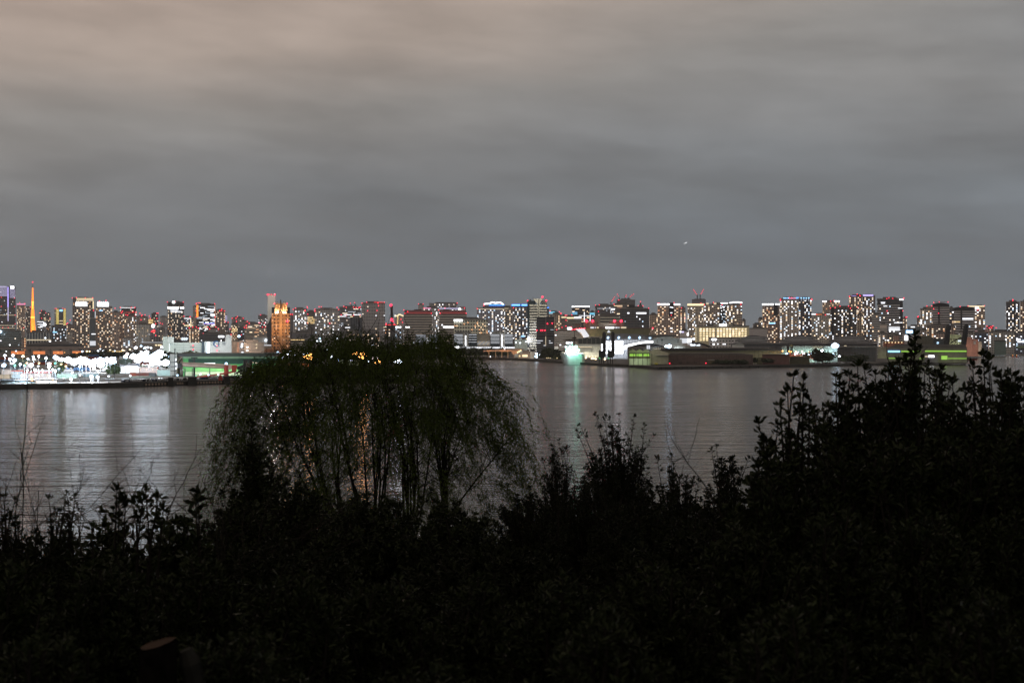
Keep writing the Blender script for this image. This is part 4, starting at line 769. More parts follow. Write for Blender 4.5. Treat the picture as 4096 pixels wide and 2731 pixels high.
# --- red lit mast
c = Blk('signal_mast', 'tall lattice mast with two large red lights right of the grey apartment tower', 'mast', 4, 196, 240, 3000)
for x in (208, 226): c.tube('mast_leg', steel, [(x, 400), (x+(8 if x < 215 else 4), 650), (x+8, 720)], 1.3, 0, 4)
for i in range(14): c.tube('brace', rust, [(209, 405+i*18), (228, 414+i*18)], .8, 0, 3)
c.lamp(208, 394, RED, 3.0, -2, 'aviation_light'); c.lamp(218, 583, RED, 3.4, -2, 'aviation_light'); c.lamp(208, 394, REDS, 3.2, 0, 'aviation_light'); c.lamp(238, 606, RED, 1.3, -2, 'aviation_light')
# --- round-roofed hall, viaduct
c = Blk('round_hall', 'low pale round hall with a shallow dark dome roof', 'hall', 1, 340, 1090, 2500)
hx0, hz = c.loc(343, 930); hx1, _ = c.loc(1088, 930)
R_ = (hx1-hx0)/2; b = MB(); b.cyl(0, R_*.55, 0, hz, R_, 36); o = b.build('wall', mat('beige hall wall', (.36,.3,.26), .8, nscale=.03), c.root, ((hx0+hx1)/2, 0, 0)); o.scale = (1, .55, 1)
b = MB(); b.tube([(0,R_*.55,hz),(0,R_*.55,hz+3),(0,R_*.55,hz+7.5)], [R_*1.01, R_*.98, R_*.45], 36); o = b.build('roof', roofm, c.root, ((hx0+hx1)/2, 0, 0)); o.scale = (1, .55, 1)
c.box('roof_block', bg_, 712, 778, 872, 925, 10, 30); c.box('window', E['sky'], 590, 712, 978, 1002, -6, -3); c.box('window', E['bright'], 615, 660, 985, 997, -6.5, -3.5); c.box('window', E['pwhite'], 900, 952, 985, 1008, -3, 1)
def viaduct():
    r = empty('elevated_road', (XW(330, 2300), 2300, GZ), 'long elevated road on piers crossing behind the bright container yard', 'viaduct')
    pts = [(XW(-200, 2380), 2380), (XW(380, 2300), 2300), (XW(640, 2080), 2080)]
    zt = 11.5; b = MB(); c0 = (XW(330, 2300), 2300)
    for (xa, ya), (xb, yb) in zip(pts[:-1], pts[1:]):
        b.add([(xa-c0[0], ya-c0[1]-7, zt-1.6), (xb-c0[0], yb-c0[1]-7, zt-1.6), (xb-c0[0], yb-c0[1]+7, zt-1.6), (xa-c0[0], ya-c0[1]+7, zt-1.6), (xa-c0[0], ya-c0[1]-7, zt+1.2), (xb-c0[0], yb-c0[1]-7, zt+1.2), (xb-c0[0], yb-c0[1]+7, zt+1.2), (xa-c0[0], ya-c0[1]+7, zt+1.2)],
              [(0,3,2,1),(4,5,6,7),(0,1,5,4),(1,2,6,5),(2,3,7,6),(3,0,4,7)])
    b.build('deck', mat('viaduct concrete', (.3,.26,.24), .8), r)
    for i in range(24):
        f = i/23; x = pts[0][0] + (pts[2][0]-pts[0][0])*f; y = float(np.interp(x, [p[0] for p in pts], [p[1] for p in pts]))
        b = MB(); b.box(-1.5, 1.5, -3, 3, 0, zt-1.6); b.build('pier', ltc, r, (x-c0[0], y-c0[1], 0))
    for zx in (235, 280, 520, 545, 780, 1030, 1045): 
        px, py = P(1, zx, 1032); b = MB(); w_ = 8; b.box(-w_, w_, -.5, .5, -3, 2); b.build('light_panel', E['dorange'], r, (XW(px, 2280)-c0[0], -28, 5))
    px0, px1 = P(1, 1405, 0)[0], P(1, 1625, 0)[0]; b = MB(); b.tube([(XW(px0, 2180), 0, 0), (XW(px1, 2080), -100, .4)], .9, 4); b.build('light_strip', E['gold'], r, (-c0[0], 2165-c0[1], 7.5))
viaduct()
# --- white warehouses with lettering
def text(c, body, zx, zy, size, m, y=-.35, t=None):
    cu = bpy.data.curves.new('lettering', 'FONT'); cu.body = body; cu.size = size; cu.extrude = .05; cu.align_x = 'CENTER'; cu.align_y = 'CENTER'; cu.materials.append(m)
    x, z = c.loc(zx, zy, t); o = bpy.data.objects.new('lettering', cu); COL.objects.link(o); dg = bpy.context.evaluated_depsgraph_get(); me = bpy.data.meshes.new_from_object(o.evaluated_get(dg)); bpy.data.objects.remove(o); return link('lettering', me, c.root, (x, y, z), (math.pi/2, 0, 0))
def levels(c, x0, x1, ys):
    for y in ys: c.box('floor_joint', mat('joint grey', (.25,.27,.26)), x0, x1, y, y+2.4, -.15, .1)
c = Blk('warehouse', 'big pale windowless warehouse with a stair tower, left of the one with the ring logo', 'warehouse', 2, 496, 1000, 1900)
pw = mat('pale green white panels', (.6,.64,.6), .75, nscale=.03)
c.box('wall', pw, 526, 1000, 882, 1030, 0, 60, True); c.box('stair_tower', pw, 496, 640, 806, 1000, -4, 30, True); c.box('stair_tower_top', white, 556, 636, 806, 880, -4.6, -4)
levels(c, 640, 998, (912, 945, 978)); c.box('seam', mat('joint grey', (.25,.27,.26)), 762, 764, 882, 1030, -.2, 0); c.box('seam', mat('joint grey', (.25,.27,.26)), 880, 882, 882, 1030, -.2, 0)
for i in range(6): c.lamp(581, 906+i*26, E['white'], .7, -5, 'stair_lamp')
for y in (920, 974): c.lamp(888, y, RED, .8, -1, 'marker_lamp')
for y in (937, 991):
    c.tube('painted_arrow', steel, [(848, y-6), (900, y-6), (908, y), (900, y+6), (852, y+6), (846, y)], .25, -.4, 4)
for i in range(6): c.box('lettering', mat('blue lettering', (.08,.12,.2), noise=0), 574+i*9, 580+i*9, 900+(i%2), 909, -4.3, -4)
c.box('painted_square', mat('blue lettering', (.08,.12,.2), noise=0), 644, 652, 898, 907, -5, -4)
c.box('roof_lamp_arm', steel, 778, 790, 850, 882, 4, 5)
for x in (750, 776, 802): c.lamp(x, 834, lampmat('w', 25), 2.2, 2, 'roof_lamp')
for x in (520, 640, 700, 900): pointlight(c.root, (c.loc(x, 0)[0], -70, 28), 260000, (.8,.95,.95), 4)
c = Blk('warehouse', 'bright white warehouse with a blue ring logo and a taller end tower', 'warehouse', 2, 1036, 1392, 1900)
c.box('wall', white, 1040, 1316, 868, 1026, 0, 60, True); c.box('end_tower', white, 1316, 1392, 784, 1026, -2, 50, True); c.box('shaded_gap', mat('dark gap shade', (.07,.1,.13)), 1001, 1037, 872, 1028, 6, 40, True)  # dark box fills the gap; its shade is put into the colour
def ring(c, zx, zy, R, r, m, y=-.4):
    x, z = c.loc(zx, zy); b = MB(); b.tube([(R*math.cos(t), 0, R*math.sin(t)) for t in np.linspace(.6, 2*math.pi+.25, 24)], r, 5); b.build('ring_logo', m, c.root, (x, y, z))
blu = mat('blue logo paint', (.05,.16,.38), noise=0); ring(c, 1195, 898, 3.4, .7, blu); text(c, '王子 物流', 1258, 898, 6.4, mat('grey lettering', (.12,.14,.17), noise=0), t=2)
for y in (925, 984): c.tube('painted_arrow', steel, [(1202, y), (1205, y+3), (1236, y+4), (1240, y+14)], .35, -.4, 4); c.lamp(1202, y, REDS if y < 950 else RED, .8, -1, 'marker_lamp')
for i in range(6):
    c.box('lit_stair', E['bright'], 1074, 1104, 884+i*24, 898+i*24, -1.5, 0); c.box('lit_stair', E['sky'], 1062, 1074, 890+i*24, 900+i*24, -1.4, 0)
c.box('lit_stair_wall', E['pwhite'], 1060, 1112, 880, 1024, -.8, -.2)
pointlight(c.root, (c.loc(1180, 0)[0], -55, 26), 420000, (.9,.96,1), 3); pointlight(c.root, (c.loc(1330, 0)[0], -60, 30), 260000, (.9,.96,1), 3)
c = Blk('warehouse', 'beige block with warm lit side windows right of the bright white warehouse', 'warehouse', 2, 1394, 1546, 1980)
c.box('wall', bg_, 1394, 1494, 864, 1022, 0, 40, True); c.box('lit_side', mat('beige wall painted lit', (.5,.4,.34)), 1494, 1546, 856, 1022, 4, 40, True)  # paler beige copy; light on this side is put into the colour
for i in range(6): c.box('stair_light', E['dorange'], 1470, 1484, 885+i*22, 895+i*22, -.6, 0)
for x, y in ((1525, 935), (1530, 905), (1534, 1015)): c.lamp(x, y, lampmat('w', 40), 2.0, -3, 'wall_lamp')
pointlight(c.root, (c.loc(1480, 0)[0], -40, 20), 160000, (1,.75,.6), 3)
c = Blk('warehouse', 'broad beige multi-storey warehouse left of the orange hotel', 'warehouse', 2, 1550, 1816, 1960)
c.box('wall', bg_, 1552, 1816, 878, 1016, 0, 50, True); c.box('upper_block', bg_, 1580, 1740, 846, 878, 6, 40); levels(c, 1552, 1816, (884, 930, 976))
for y in (936, 980): c.box('window', E['bright'], 1586, 1610, y, y+10, -.6, 0)
for y in (905, 950, 996): c.box('dark_opening', dgl, 1564, 1576, y, y+8, -.5, 0)
c.lamp(1718, 908, E['pcream'], 1.4, -1, 'wall_lamp'); c.lamp(1718, 950, E['pcream'], 1.4, -1, 'wall_lamp')
pointlight(c.root, (c.loc(1640, 0)[0], -60, 24), 260000, (1,.82,.7), 3)
c = Blk('low_building', 'long low pale building with lit eaves just left of the orange hotel', 'low building', 3, 40, 282, 2250)
c.box('wall', white, 40, 225, 812, 940, 0, 30, True); c.box('wing', bg_, 170, 282, 905, 960, -20, 0, True); c.box('eaves_light', E['pwhite'], 175, 280, 912, 922, -21, -20.2); c.lamp(207, 852, lampmat('w', 40), 2.6, -3, 'wall_lamp'); 
c = Blk('low_building', 'grey flat-roofed depot with a lit eaves line, just behind the brightest yard lights', 'low building', 2, 205, 498, 2150)
c.box('wall', mat('depot grey', (.32,.3,.28), .8), 205, 498, 880, 990, 0, 40, True); c.box('eaves_light', E['pwhite'], 208, 494, 877, 881, -.8, 0)
for x in (395, 430, 455): c.box('window', E['cream'], x, x+22, 908, 924, -.5, 0)
# --- green lit ferry terminal
def green_terminal():
    c = Blk('terminal_building', 'long green-lit terminal hall with a dark flat roof and glazed upper wall', 'terminal', 2, 690, 1700+370, 930); t = 2
    c.box('roof', roofm, 660, 1840, 1024, 1062, -6, 60); c.box('roof', roofm, 1840, 2010, 1018, 1050, -5, 60)
    c.box('fascia', mat('green fascia', (.3,.42,.28), .6), 740, 2012, 1062, 1088, -2, 40); c.box('wall', grn, 762, 2012, 1088, 1200, 0, 40, True)
    c.poly('end_wall', mat('pink beige end wall', (.36,.27,.24), .8), [(660, 1064), (765, 1064), (700, 1140), (700, 1320), (660, 1320)], -3, 30)
    c.box('glazing', mat('green glass', (.015,.06,.05), .2, spec=.5), 832, 2008, 1092, 1162, -.8, 0)
    for i in range(46): c.box('mullion', steel, 838+i*26, 841+i*26, 1092, 1162, -1.1, -.7)
    c.box('green_band', mat('light green band', (.2,.42,.18), .6), 762, 2012, 1215, 1256, -1.6, 0); c.box('louvre_band', mat('green louvres', (.1,.16,.1)), 1690, 1960, 1190, 1216, -1.4, 0)
    c.box('lit_base', mat('pale base wall', (.6,.62,.5), .7), 790, 2012, 1262, 1312, -1.2, 0)
    for x0, x1, y, m in ((1035,1180,1150,E['white']),(918,1000,1220,E['bright']),(1310,1330,1155,E['bright']),(1545,1560,1150,E['pcream']),(1570,1585,1150,E['pcream']),(1660,1680,1140,E['pcream']),(1700,1750,1145,E['pcream']),(1790,1806,1150,E['pcream'])): c.box('window', m, x0, x1, y-4, y+12, -1.2, -.6)
    b = c.lamp(1322, 1160, lampmat('b', 60), 1.2, -3, 'wall_lamp')
    for x, w_ in ((900, 90000), (1000, 90000), (1120, 110000), (1240, 110000), (1350, 110000), (1560, 90000), (1700, 60000), (1850, 60000)):
        pointlight(c.root, (c.loc(x, 0)[0], -10, 5.5), w_*.12, (.8,1,.65), 1); pointlight(c.root, (c.loc(x, 0)[0], -20, 17), w_*.07, (.4,1,.5), 2)
    for i in range(16): c.lamp(930+i*52+random.uniform(-14, 14), 1322 + random.uniform(-8, 10), E['dgreen'] if i % 2 else lampmat('g', 6), .8, -8 - random.random()*8, 'floor_lamp')
green_terminal()
c = Blk('parking_tower', 'stacked pale car-park panels at the left end of the green-lit terminal', 'parking tower', 2, 586, 682, 915)
for i in range(5): c.box('floor_panel', ltc, 588, 672 if i else 680, 1032+i*57 if i else 1032, 1032+i*57+(46 if i else 60), 0, 14)
c.box('core', mat('core grey', (.12,.12,.12)), 594, 664, 1040, 1322, 2, 12, True); c.box('column', ltc, 600, 616, 1260, 1324, .5, 2, True)
for y in (1105, 1160, 1218): c.lamp(663, y, lampmat('w', 20), .7, -1, 'wall_lamp')
pointlight(c.root, (c.loc(560, 0)[0], -30, 18), 50000, (.85,.95,1), 2)
# --- conveyor gallery, hoppers and trestle
c = Blk('conveyor_gallery', 'long beige inclined conveyor gallery on steel legs with red hopper and dark trestle', 'conveyor', 2, 700, 1660, 850)
b = MB(); q = [c.loc(745, 1164), c.loc(1330, 1196)]; b.tube([(q[0][0], 0, q[0][1]), (q[1][0], 0, q[1][1])], 1.35, 10); b.build('gallery_tube', beigec, c.root)
b = MB(); q2 = [c.loc(752, 1176), c.loc(1320, 1214)]; b.tube([(q2[0][0], -1.45, q2[0][1]+1.2), (q2[1][0], -1.45, q2[1][1]+1.2)], .22, 4); b.build('side_rail', steel, c.root)
c.box('end_housing', steel, 690, 746, 1150, 1212, -2, 2.5); c.box('end_screen', E['pwhite'], 679, 687, 1152, 1214, -2.2, 2)
c.box('head_house', beigec, 1326, 1392, 1172, 1232, -3, 3); c.poly('red_hopper', rust, [(1398, 1268), (1392, 1190), (1400, 1176), (1468, 1176), (1460, 1230), (1440, 1275)], -3.2, 3)
c.tube('red_chute', rust, [(1335, 1180), (1322, 1235), (1326, 1340)], 1.5, -2, 6); c.poly('red_conveyor', rust, [(880, 1340), (880, 1328), (1385, 1262), (1450, 1240), (1450, 1262), (1385, 1282), (1100, 1322)], -5, -3)
c.box('walkway_rail', steel, 900, 1300, 1298, 1301, -5.2, -5)
for x in (786, 880, 1108, 1330, 1436): c.box('leg', steel, x-6, x+6, 1216, 1360, -1, 1, True)
c.poly('trestle_bridge', steel, [(1468, 1230), (1468, 1200), (1560, 1165), (1560, 1205)], -2, 2)
for x0_, x1_ in ((1560, 1545), (1585, 1590), (1630, 1610), (1645, 1650)): c.tube('trestle_leg', steel, [(x0_+5, 1112), (x1_, 1372)], .75, -1, 5)
for y in (1114, 1200, 1290): c.tube('trestle_beam', steel, [(1558, y), (1650, y+2)], .6, -1, 4)
for i in range(4): c.tube('trestle_brace', steel, [(1562, 1205+i*40), (1640, 1245+i*40)], .3, -1, 4)
c.box('trestle_cabin', mat('cabin grey', (.12,.11,.1)), 1580, 1640, 1145, 1205, -3, 3)
for i in range(6): c.tube('bridge_brace', steel, [(1474+i*14, 1205), (1486+i*14, 1238-i*4)], .3, -2.2, 4)
pointlight(c.root, (c.loc(1150, 0)[0], -14, 16), 14000, (1,.9,.8), 1); pointlight(c.root, (c.loc(900, 0)[0], -16, 18), 12000, (1,.9,.85), 1); pointlight(c.root, (c.loc(1420, 0)[0], -14, 14), 14000, (1,.85,.8), 1)
c = Blk('yard_loader', 'small red orange loading frame standing by a bright lamp on the quay', 'loader', 2, 1224, 1268, 825)
for x0_, x1_ in ((1232, 1238), (1262, 1252)): c.tube('leg', redpaint, [(x0_, 1375), (x1_, 1310)], .5, 0, 5)
c.box('cab', redpaint, 1234, 1256, 1302, 1332, -1, 1.5)
# --- quay blocks, fenders
for i, (x0_, x1_, y0, y1, lab) in enumerate(((565, 632, 1345, 1450, 'dark concrete mooring block at the quay edge, leftmost and narrowest'), (820, 936, 1338, 1442, 'dark concrete mooring block under the tall mast at the quay edge'), (1290, 1376, 1330, 1428, 'dark concrete mooring block right of the small red loading frame'))):
    px = P(2, (x0_+x1_)/2, 0)[0]; D = qmin(px) - 6; c = Blk('mooring_block', lab, 'mooring block', 2, x0_, x1_, D, 'mooring blocks along the left quay', base=-2)
    c.box('block', mat('black wet concrete', (.025,.027,.025)), x0_, x1_, y0, y1, 0, 10, True); c.box('cap', mat('cap concrete', (.04,.04,.038)), x0_-2, x1_+2, y0-3, y0+2, -.4, 10.4)
fm_ = mat('tan rubber fender', (.3,.24,.19), .8); fd = None; dark_f = mat('dark rubber fender', (.03,.03,.03))
def fender(px, D, z, m, w, h, lab, grp):
    o = link('quay_fender', FEN[m.name][0], None, (XW(px, D), D, z), (0, 0, 0), (w, .8, h)); tag(o, lab, 'fender', grp)
FEN = {}
for m in (fm_, dark_f):
    b = MB(); b.prism([(-.5,-.5),(.5,-.5),(.5,.4),(.35,.5),(-.35,.5),(-.5,.4)], -1, .2); FEN[m.name] = (b.mesh('fender', m),)
for x in list(range(278, 545, 42)) + [690, 722, 752] + list(range(955, 1280, 38)) + [1386, 1412, 1436, 1462]:
    px = P(2, x, 0)[0]; fender(px, qmin(px) - .6, 1.2, fm_, .8, 1.1, 'small tan fender in the row along the foot of the left quay wall', 'tan fenders along the left quay')
for i in range(30):
    px = 2510 + i*17 if i < 16 else 2782 + (i-16)*36; fender(px, qmin(px) - .6, 1.1, dark_f, .9, 2.4, 'small dark post fender on the right-hand quay wall', 'dark fenders along the right quay')
# --- inverted pyramid hall
c = Blk('conference_tower', 'inverted pyramid hall with a dark olive underside and red lights on its rim', 'conference hall', 5, 945, 2000, 2120)
def inv(c):
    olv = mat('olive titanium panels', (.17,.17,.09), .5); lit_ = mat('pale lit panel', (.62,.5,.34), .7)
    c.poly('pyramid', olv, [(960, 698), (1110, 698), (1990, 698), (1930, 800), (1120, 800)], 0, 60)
    c.poly('lit_face', lit_, [(985, 706), (1100, 698), (1166, 792), (1160, 806), (1096, 818), (1085, 812), (1070, 775)], -6, 2)  # light on this face is put into its pale glowing material
    c.poly('face_seam', mat('seam tan', (.4,.28,.16)), [(1040, 735), (1062, 765), (1092, 815), (1085, 816), (1056, 770)], -6.5, -6)
    c.box('rim', mat('dark red brown rim', (.13,.07,.06)), 950, 1990, 690, 699, -1, 60)
    c.box('upper_deck', mat('deck brown', (.16,.12,.1)), 1110, 1640, 672, 692, 6, 50)
    for x0, x1, m in ((1180, 1226, E['pwhite']), (1240, 1250, E['pwhite']), (1264, 1290, E['pcream']), (1378, 1490, E['bright']), (1508, 1536, E['pwhite']), (1548, 1560, E['pwhite']), (1580, 1650, E['pcream'])): c.box('lit_window', m, x0, x1, 676, 697, -1.5, 5)
    c.box('top_deck', mat('deck tan', (.3,.26,.22)), 1278, 1520, 636, 656, 8, 45); c.box('top_deck', mat('deck brown', (.16,.12,.1)), 1110, 1290, 645, 672, 8, 45)
    for x in (1130, 1210, 1497, 1584): 
        q = c.loc(x, 672); q2 = c.loc(x, 606); b = MB(); b.cyl(0, 20, q[1]-4, q2[1], 8.5 if x > 1150 and x < 1550 else 5, 14); b.build('turret', mat('turret brown', (.26,.19,.16)), c.root, (q[0], 0, 0)); c.lamp(x, 600, RED, 2.3, 8, 'aviation_light')
    for x in (945, 975, 1000, 1038, 1066, 1104, 1994): c.lamp(x, 712 - (x-945)*.1 if x < 1200 else 694, RED, 1.2, -3, 'aviation_light')
    c.poly('lit_opening', E['pwhite'], [(1398, 752), (1420, 714), (1446, 752)], -1, .5)
    for x in (1150, 1300, 1700, 1860): c.box('leg', ltc, x, x+30, 800, 960, 8, 20, True)
    c.poly('roof_slope', mat('grey roof slope', (.2,.2,.2)), [(1160, 812), (1330, 775), (1700, 765), (2100, 812)], 5, 40)
    pointlight(c.root, (c.loc(1060, 0)[0], -34, 22), 330000, (1,.8,.55), 3); pointlight(c.root, (c.loc(1050, 0)[0], -25, 45), 60000, (1,.2,.1), 3)
inv(c)
c = Blk('exhibition_hall', 'low exhibition hall with a trussed pointed roof below the banded hotel block', 'exhibition hall', 5, 716, 1340, 2000)
c.poly('roof', mat('brown grey roof', (.14,.125,.11)), [(716, 870), (930, 830), (985, 800), (1018, 850), (1018, 868)], 0, 40)
for i in range(14): c.tube('truss', ltc, [(726+i*20, 872), (740+i*20, 902 if i < 12 else 890), (746+i*20, 872)], .45, -.5, 4)
c.tube('truss_chord', ltc, [(724, 872), (760, 925), (800, 940), (1010, 905)], .6, -.5, 4)
c.box('glass_hall', mat('green grey glass', (.07,.09,.085), .3), 1015, 1340, 826, 900, 2, 30, True)
for i in range(6): c.box('column', ltc, 1018+i*58, 1024+i*58, 824, 896, .8, 2)
c.box('canopy', mat('pale roof', (.45,.46,.42)), 920, 1335, 900, 930, -16, 10); c.box('lit_wall', mat('lit cream wall', (.62,.6,.5)), 920, 1335, 930, 1050, -10, 8, True)
c.box('eaves_light', E['pcream'], 922, 1200, 934, 946, -16.5, -15.5); c.box('screen_wall', mat('grey mesh screen', (.14,.14,.12)), 990, 1200, 952, 1004, -17, -16)
for i in range(8): c.box('fin', ltc, 1208+i*14, 1212+i*14, 935, 1010, -11.5, -10)
c.box('lower_block', mat('pale lower block', (.5,.48,.4)), 690, 925, 1000, 1050, -18, 10, True); c.box('dark_eaves', roofm, 700, 900, 994, 1001, -20, 0); c.box('low_house', white, 690, 760, 935, 985, -14, 5, True)
for i in range(10): c.box('doorway', E['pcream'] if i % 2 else E['cream'], 1085+i*20, 1095+i*20, 1050, 1080, -19, -18)
for x in (950, 1050, 1150, 1250): pointlight(c.root, (c.loc(x, 0)[0], -34, 6), 90000, (1,.97,.85), 2)
pointlight(c.root, (c.loc(760, 0)[0], -30, 12), 60000, (1,.95,.85), 2)
# --- glowing glass hall with sweeping roof arc
c = Blk('exhibition_hall', 'glass exhibition hall glowing white behind horizontal louvres with a sweeping arched canopy', 'exhibition hall', 5, 1340, 2010, 1860)
c.box('glass_box', mat('grey louvre glass', (.32,.33,.36), .4), 1362, 1612, 812, 1058, 2, 40, True); c.box('wing', mat('grey louvre glass', (.32,.33,.36), .4), 1612, 2008, 835, 1000, 4, 40, True)
c.poly('roof', mat('grey shed roof', (.22,.22,.23)), [(1330, 812), (1400, 775), (1600, 762), (1860, 775), (2010, 800), (2010, 838), (1362, 838)], -2, 44)
for i in range(6):
    for x0, x1 in ((1364, 1420), (1432, 1478), (1496, 1610)): c.box('lit_louvre', E['bright'] if x0 > 1480 or i % 2 else E['white'], x0, x1, 862+i*29, 862+i*29+17, .8, 1.8)
for i in range(11): c.box('mullion', steel, 1618+i*36, 1621+i*36, 838, 960, 3.2, 4.2)
c.box('pale_band', E['dimw'], 1614, 2006, 846, 884, 3.4, 4)
def arc(y0, y1, m, th, y):
    n = 22; q = []
    for i in range(n+1):
        f = i/n; q.append((1612 + 396*f, y0 + (y1-y0)*(1 - (1-f)**1.8)))
    top = q; bot = [(a, b_+th) for a, b_ in q][::-1]; c.poly('arched_light', m, top + bot, y, y+1)
arc(925, 860, E['bright'], 26, 1.2); arc(912, 848, steel, 7, .4)
c.poly('arched_light', E['white'], [(1612, 958), (1680, 940), (1740, 928), (1700, 948), (1612, 980)], 1, 2)
for x in (1350,): c.box('glow_column', E['bright'], 1322, 1346, 900, 990, 0, 2)
for x in (1412, 1552, 1690, 1824, 1960): c.lamp(x, 818, lampmat('b', 45), 1.9, -2, 'facade_lamp')
for x in (1420, 1550, 1700, 1850): pointlight(c.root, (c.loc(x, 0)[0], -25, 10), 130000, (.85,.92,1), 3)
# --- the two dark dock cranes
for i, (x, lab) in enumerate(((1340, 'left one of the two dark dock cranes before the glowing glass hall'), (1455, 'right one of the two dark dock cranes, nearer the quay bend'))):
    px = P(5, x, 0)[0]; D = qmin(px) + 12; c = Blk('dock_crane', lab, 'crane', 5, x-60, x+60, D, 'dark dock cranes by the glowing glass hall'); o = x
    c.tube('boom', steel, [(o+26, 752), (o+20, 765), (o+24, 1000)], 2.0, 0, 6); c.tube('boom_tip', steel, [(o+10, 756), (o+34, 752)], 1.2, 0, 5)
    c.poly('cabin', steel, [(o-48, 1070), (o-50, 985), (o-30, 975), (o-20, 990), (o+30, 985), (o+44, 1010), (o+40, 1060), (o-10, 1080)], -6, 6)
    for dx in (-44, -14, 14): c.box('leg', steel, o+dx-6, o+dx+6, 1065, 1180, -5 if dx else -1, -3 if dx else 1, True)
    c.box('portal_beam', steel, o-50, o+22, 1070, 1082, -6, 6); c.box('sign', E['dgreen'], o-46, o-30, 1075, 1095, -7, -6.4)
# --- patrol ship
def ship():
    t = 5; px = P(t, 965, 0)[0]; D = 1535; k = D/F; Lh = (1106-828)/ZK*k
    r = empty('patrol_ship', (XW(px, D), D, 0), 'grey-hulled ship ablaze with white lights and one intense green lamp at the quay', 'ship')
    hm = mat('grey hull paint', (.3,.34,.33), .5); b = MB(); n = 14; secs = []
    for i in range(n+1):
        f = i/n; x = -Lh/2 + Lh*f; w = 6*min(1, (f*4+.05)**.6)*min(1, ((1-f)*6+.4)**.5)
        h = 11.5 - 1.2*math.sin(math.pi*f) + (2.2*(1-f*4) if f < .25 else 0); bow = 3.5*(1-f)**3
        secs.append([(x-bow, -w, h), (x, -w*.75, 0), (x, 0, -1.5), (x, w*.75, 0), (x-bow, w, h)])
    for s_ in secs: b.v += s_
    for i in range(n):
        for j in range(4): b.f.append((i*5+j, (i+1)*5+j, (i+1)*5+j+1, i*5+j+1)); b.m.append(0)
        b.f.append((i*5+4, (i+1)*5+4, (i+1)*5, i*5)); b.m.append(0)
    b.f.append((0,1,2,3,4)); b.m.append(0); m = n*5; b.f.append((m+4,m+3,m+2,m+1,m)); b.m.append(0)
    b.build('hull', hm, r); sw = mat('white superstructure', (.7,.72,.72), .5)
    for x0, x1, z0, z1, nm in ((-.42, .1, 10.5, 15, 'superstructure'), (-.38, 0, 15, 19, 'superstructure'), (-.3, -.06, 19, 22.5, 'bridge'), (.02, .1, 15, 21, 'funnel'), (.2, .42, 10.5, 12.5, 'aft_deckhouse')):
        b = MB(); b.box(x0*Lh, x1*Lh, -4.5, 4.5, z0, z1); o = b.build(nm, sw, r)
        if nm != 'funnel':
            for k_ in range(int((x1-x0)*Lh/2.6)):
                bb = MB(); bb.box(-.6, .6, -.2, .1, -.5, .5); bb.build('porthole', E['dimw'], o, (x0*Lh + 1.6 + k_*2.6, -4.6, (z0+z1)/2))
    b = MB(); b.tube([(0,0,0),(0,0,22)], [.5,.2], 5); b.tube([(-3,0,14),(3,0,14)], .2, 4); b.build('mast', steel, r, (.03*Lh, 0, 20))
    for i in range(16):
        link('deck_lamp', usph(lampmat('w', 30)), r, ((-.42 + i*.055)*Lh, -5.2, 12.2 + (random.choice((0, 0, 4, 7.5)) if i < 8 else 0)), None, (.75,)*3)
    for x, z in ((-.33, 23.5), (-.25, 23.5), (-.12, 23.5), (-.38, 19), (-.2, 20)): link('floodlight', usph(lampmat('w', 60)), r, (x*Lh, -4, z), None, (1.3,)*3)
    link('green_lamp', usph(emis('green lamp', (.12,1,.5), 7, True)), r, (.11*Lh, -6.5, 17), None, (1.8,)*3)
    for i, (x, z) in enumerate(((.09, 19), (.2, 15.5), (.06, 15))): link('floodlight', usph(emis('cyan white flood', (.5,1,.85), 7, True)), r, (x*Lh, -6, z), None, (1.7,)*3)
    pointlight(r, (-.2*Lh, -12, 14), 90000, (.85,.95,1), 1); pointlight(r, (.1*Lh, -14, 16), 160000, (.2,1,.65), 1)
ship()
# --- vaulted and wavy roofs right of the glowing hall
c = Blk('exhibition_hall', 'pale box hall with two overlapping shallow vault roofs behind the bright floodlight', 'exhibition hall', 6, 362, 740, 1740)
c.box('wall', white, 366, 745, 838, 960, 0, 50, True)
def vault(c, x0, x1, yb, rise, m, y0, y1, th=10, name='vault_roof', n=14, skew=0):
    q = [(x0 + (x1-x0)*i/n, yb - rise*math.sin(math.pi*i/n)**.8) for i in range(n+1)]; c.poly(name, m, q + [(x1, yb+th), (x0, yb+th)], y0, y1)
pr = mat('pale vault roof', (.33,.35,.34), .6); vault(c, 375, 710, 832, 26, pr, -6, 50); vault(c, 205, 560, 800, 22, mat('mid vault roof', (.14,.15,.15), .6), 30, 80); vault(c, 480, 700, 796, 14, mat('mid vault roof', (.14,.15,.15), .6), 30, 80)
for x in (428, 692): c.tube('drain_pipe', ltc, [(x, 840), (x, 890)], .8, -.6, 5)
pointlight(c.root, (c.loc(520, 0)[0], -50, 12), 130000, (.85,.95,1), 3); pointlight(c.root, (c.loc(680, 0)[0], -50, 12), 90000, (.85,.95,1), 3)
c = Blk('storage_hall', 'dark barrel-roofed storage hall on a grey base right of the glowing hall', 'storage hall', 6, 32, 530, 1500)
vault(c, 62, 525, 938, 48, roofm, 0, 40, 4); c.box('wall', mat('grey base wall', (.22,.21,.19)), 32, 530, 936, 975, -3, 40, True); c.box('lit_doorway', E['pwhite'], 284, 326, 918, 966, -3.6, -2.8); c.box('door_frame_bar', steel, 302, 306, 918, 966, -4, -3.6)
for i in range(6): c.box('dark_window', dgl, 70+i*30, 84+i*30, 960, 969, -3.4, -3)
for i in range(6): c.box('window', E['pcream'], 374+i*28, 386+i*28, 956, 963, -3.4, -3)
c = Blk('curved_canopy', 'long curved canopy roof with a dark rim sweeping down right of the vault-roofed box hall', 'canopy', 6, 745, 1118, 1700)
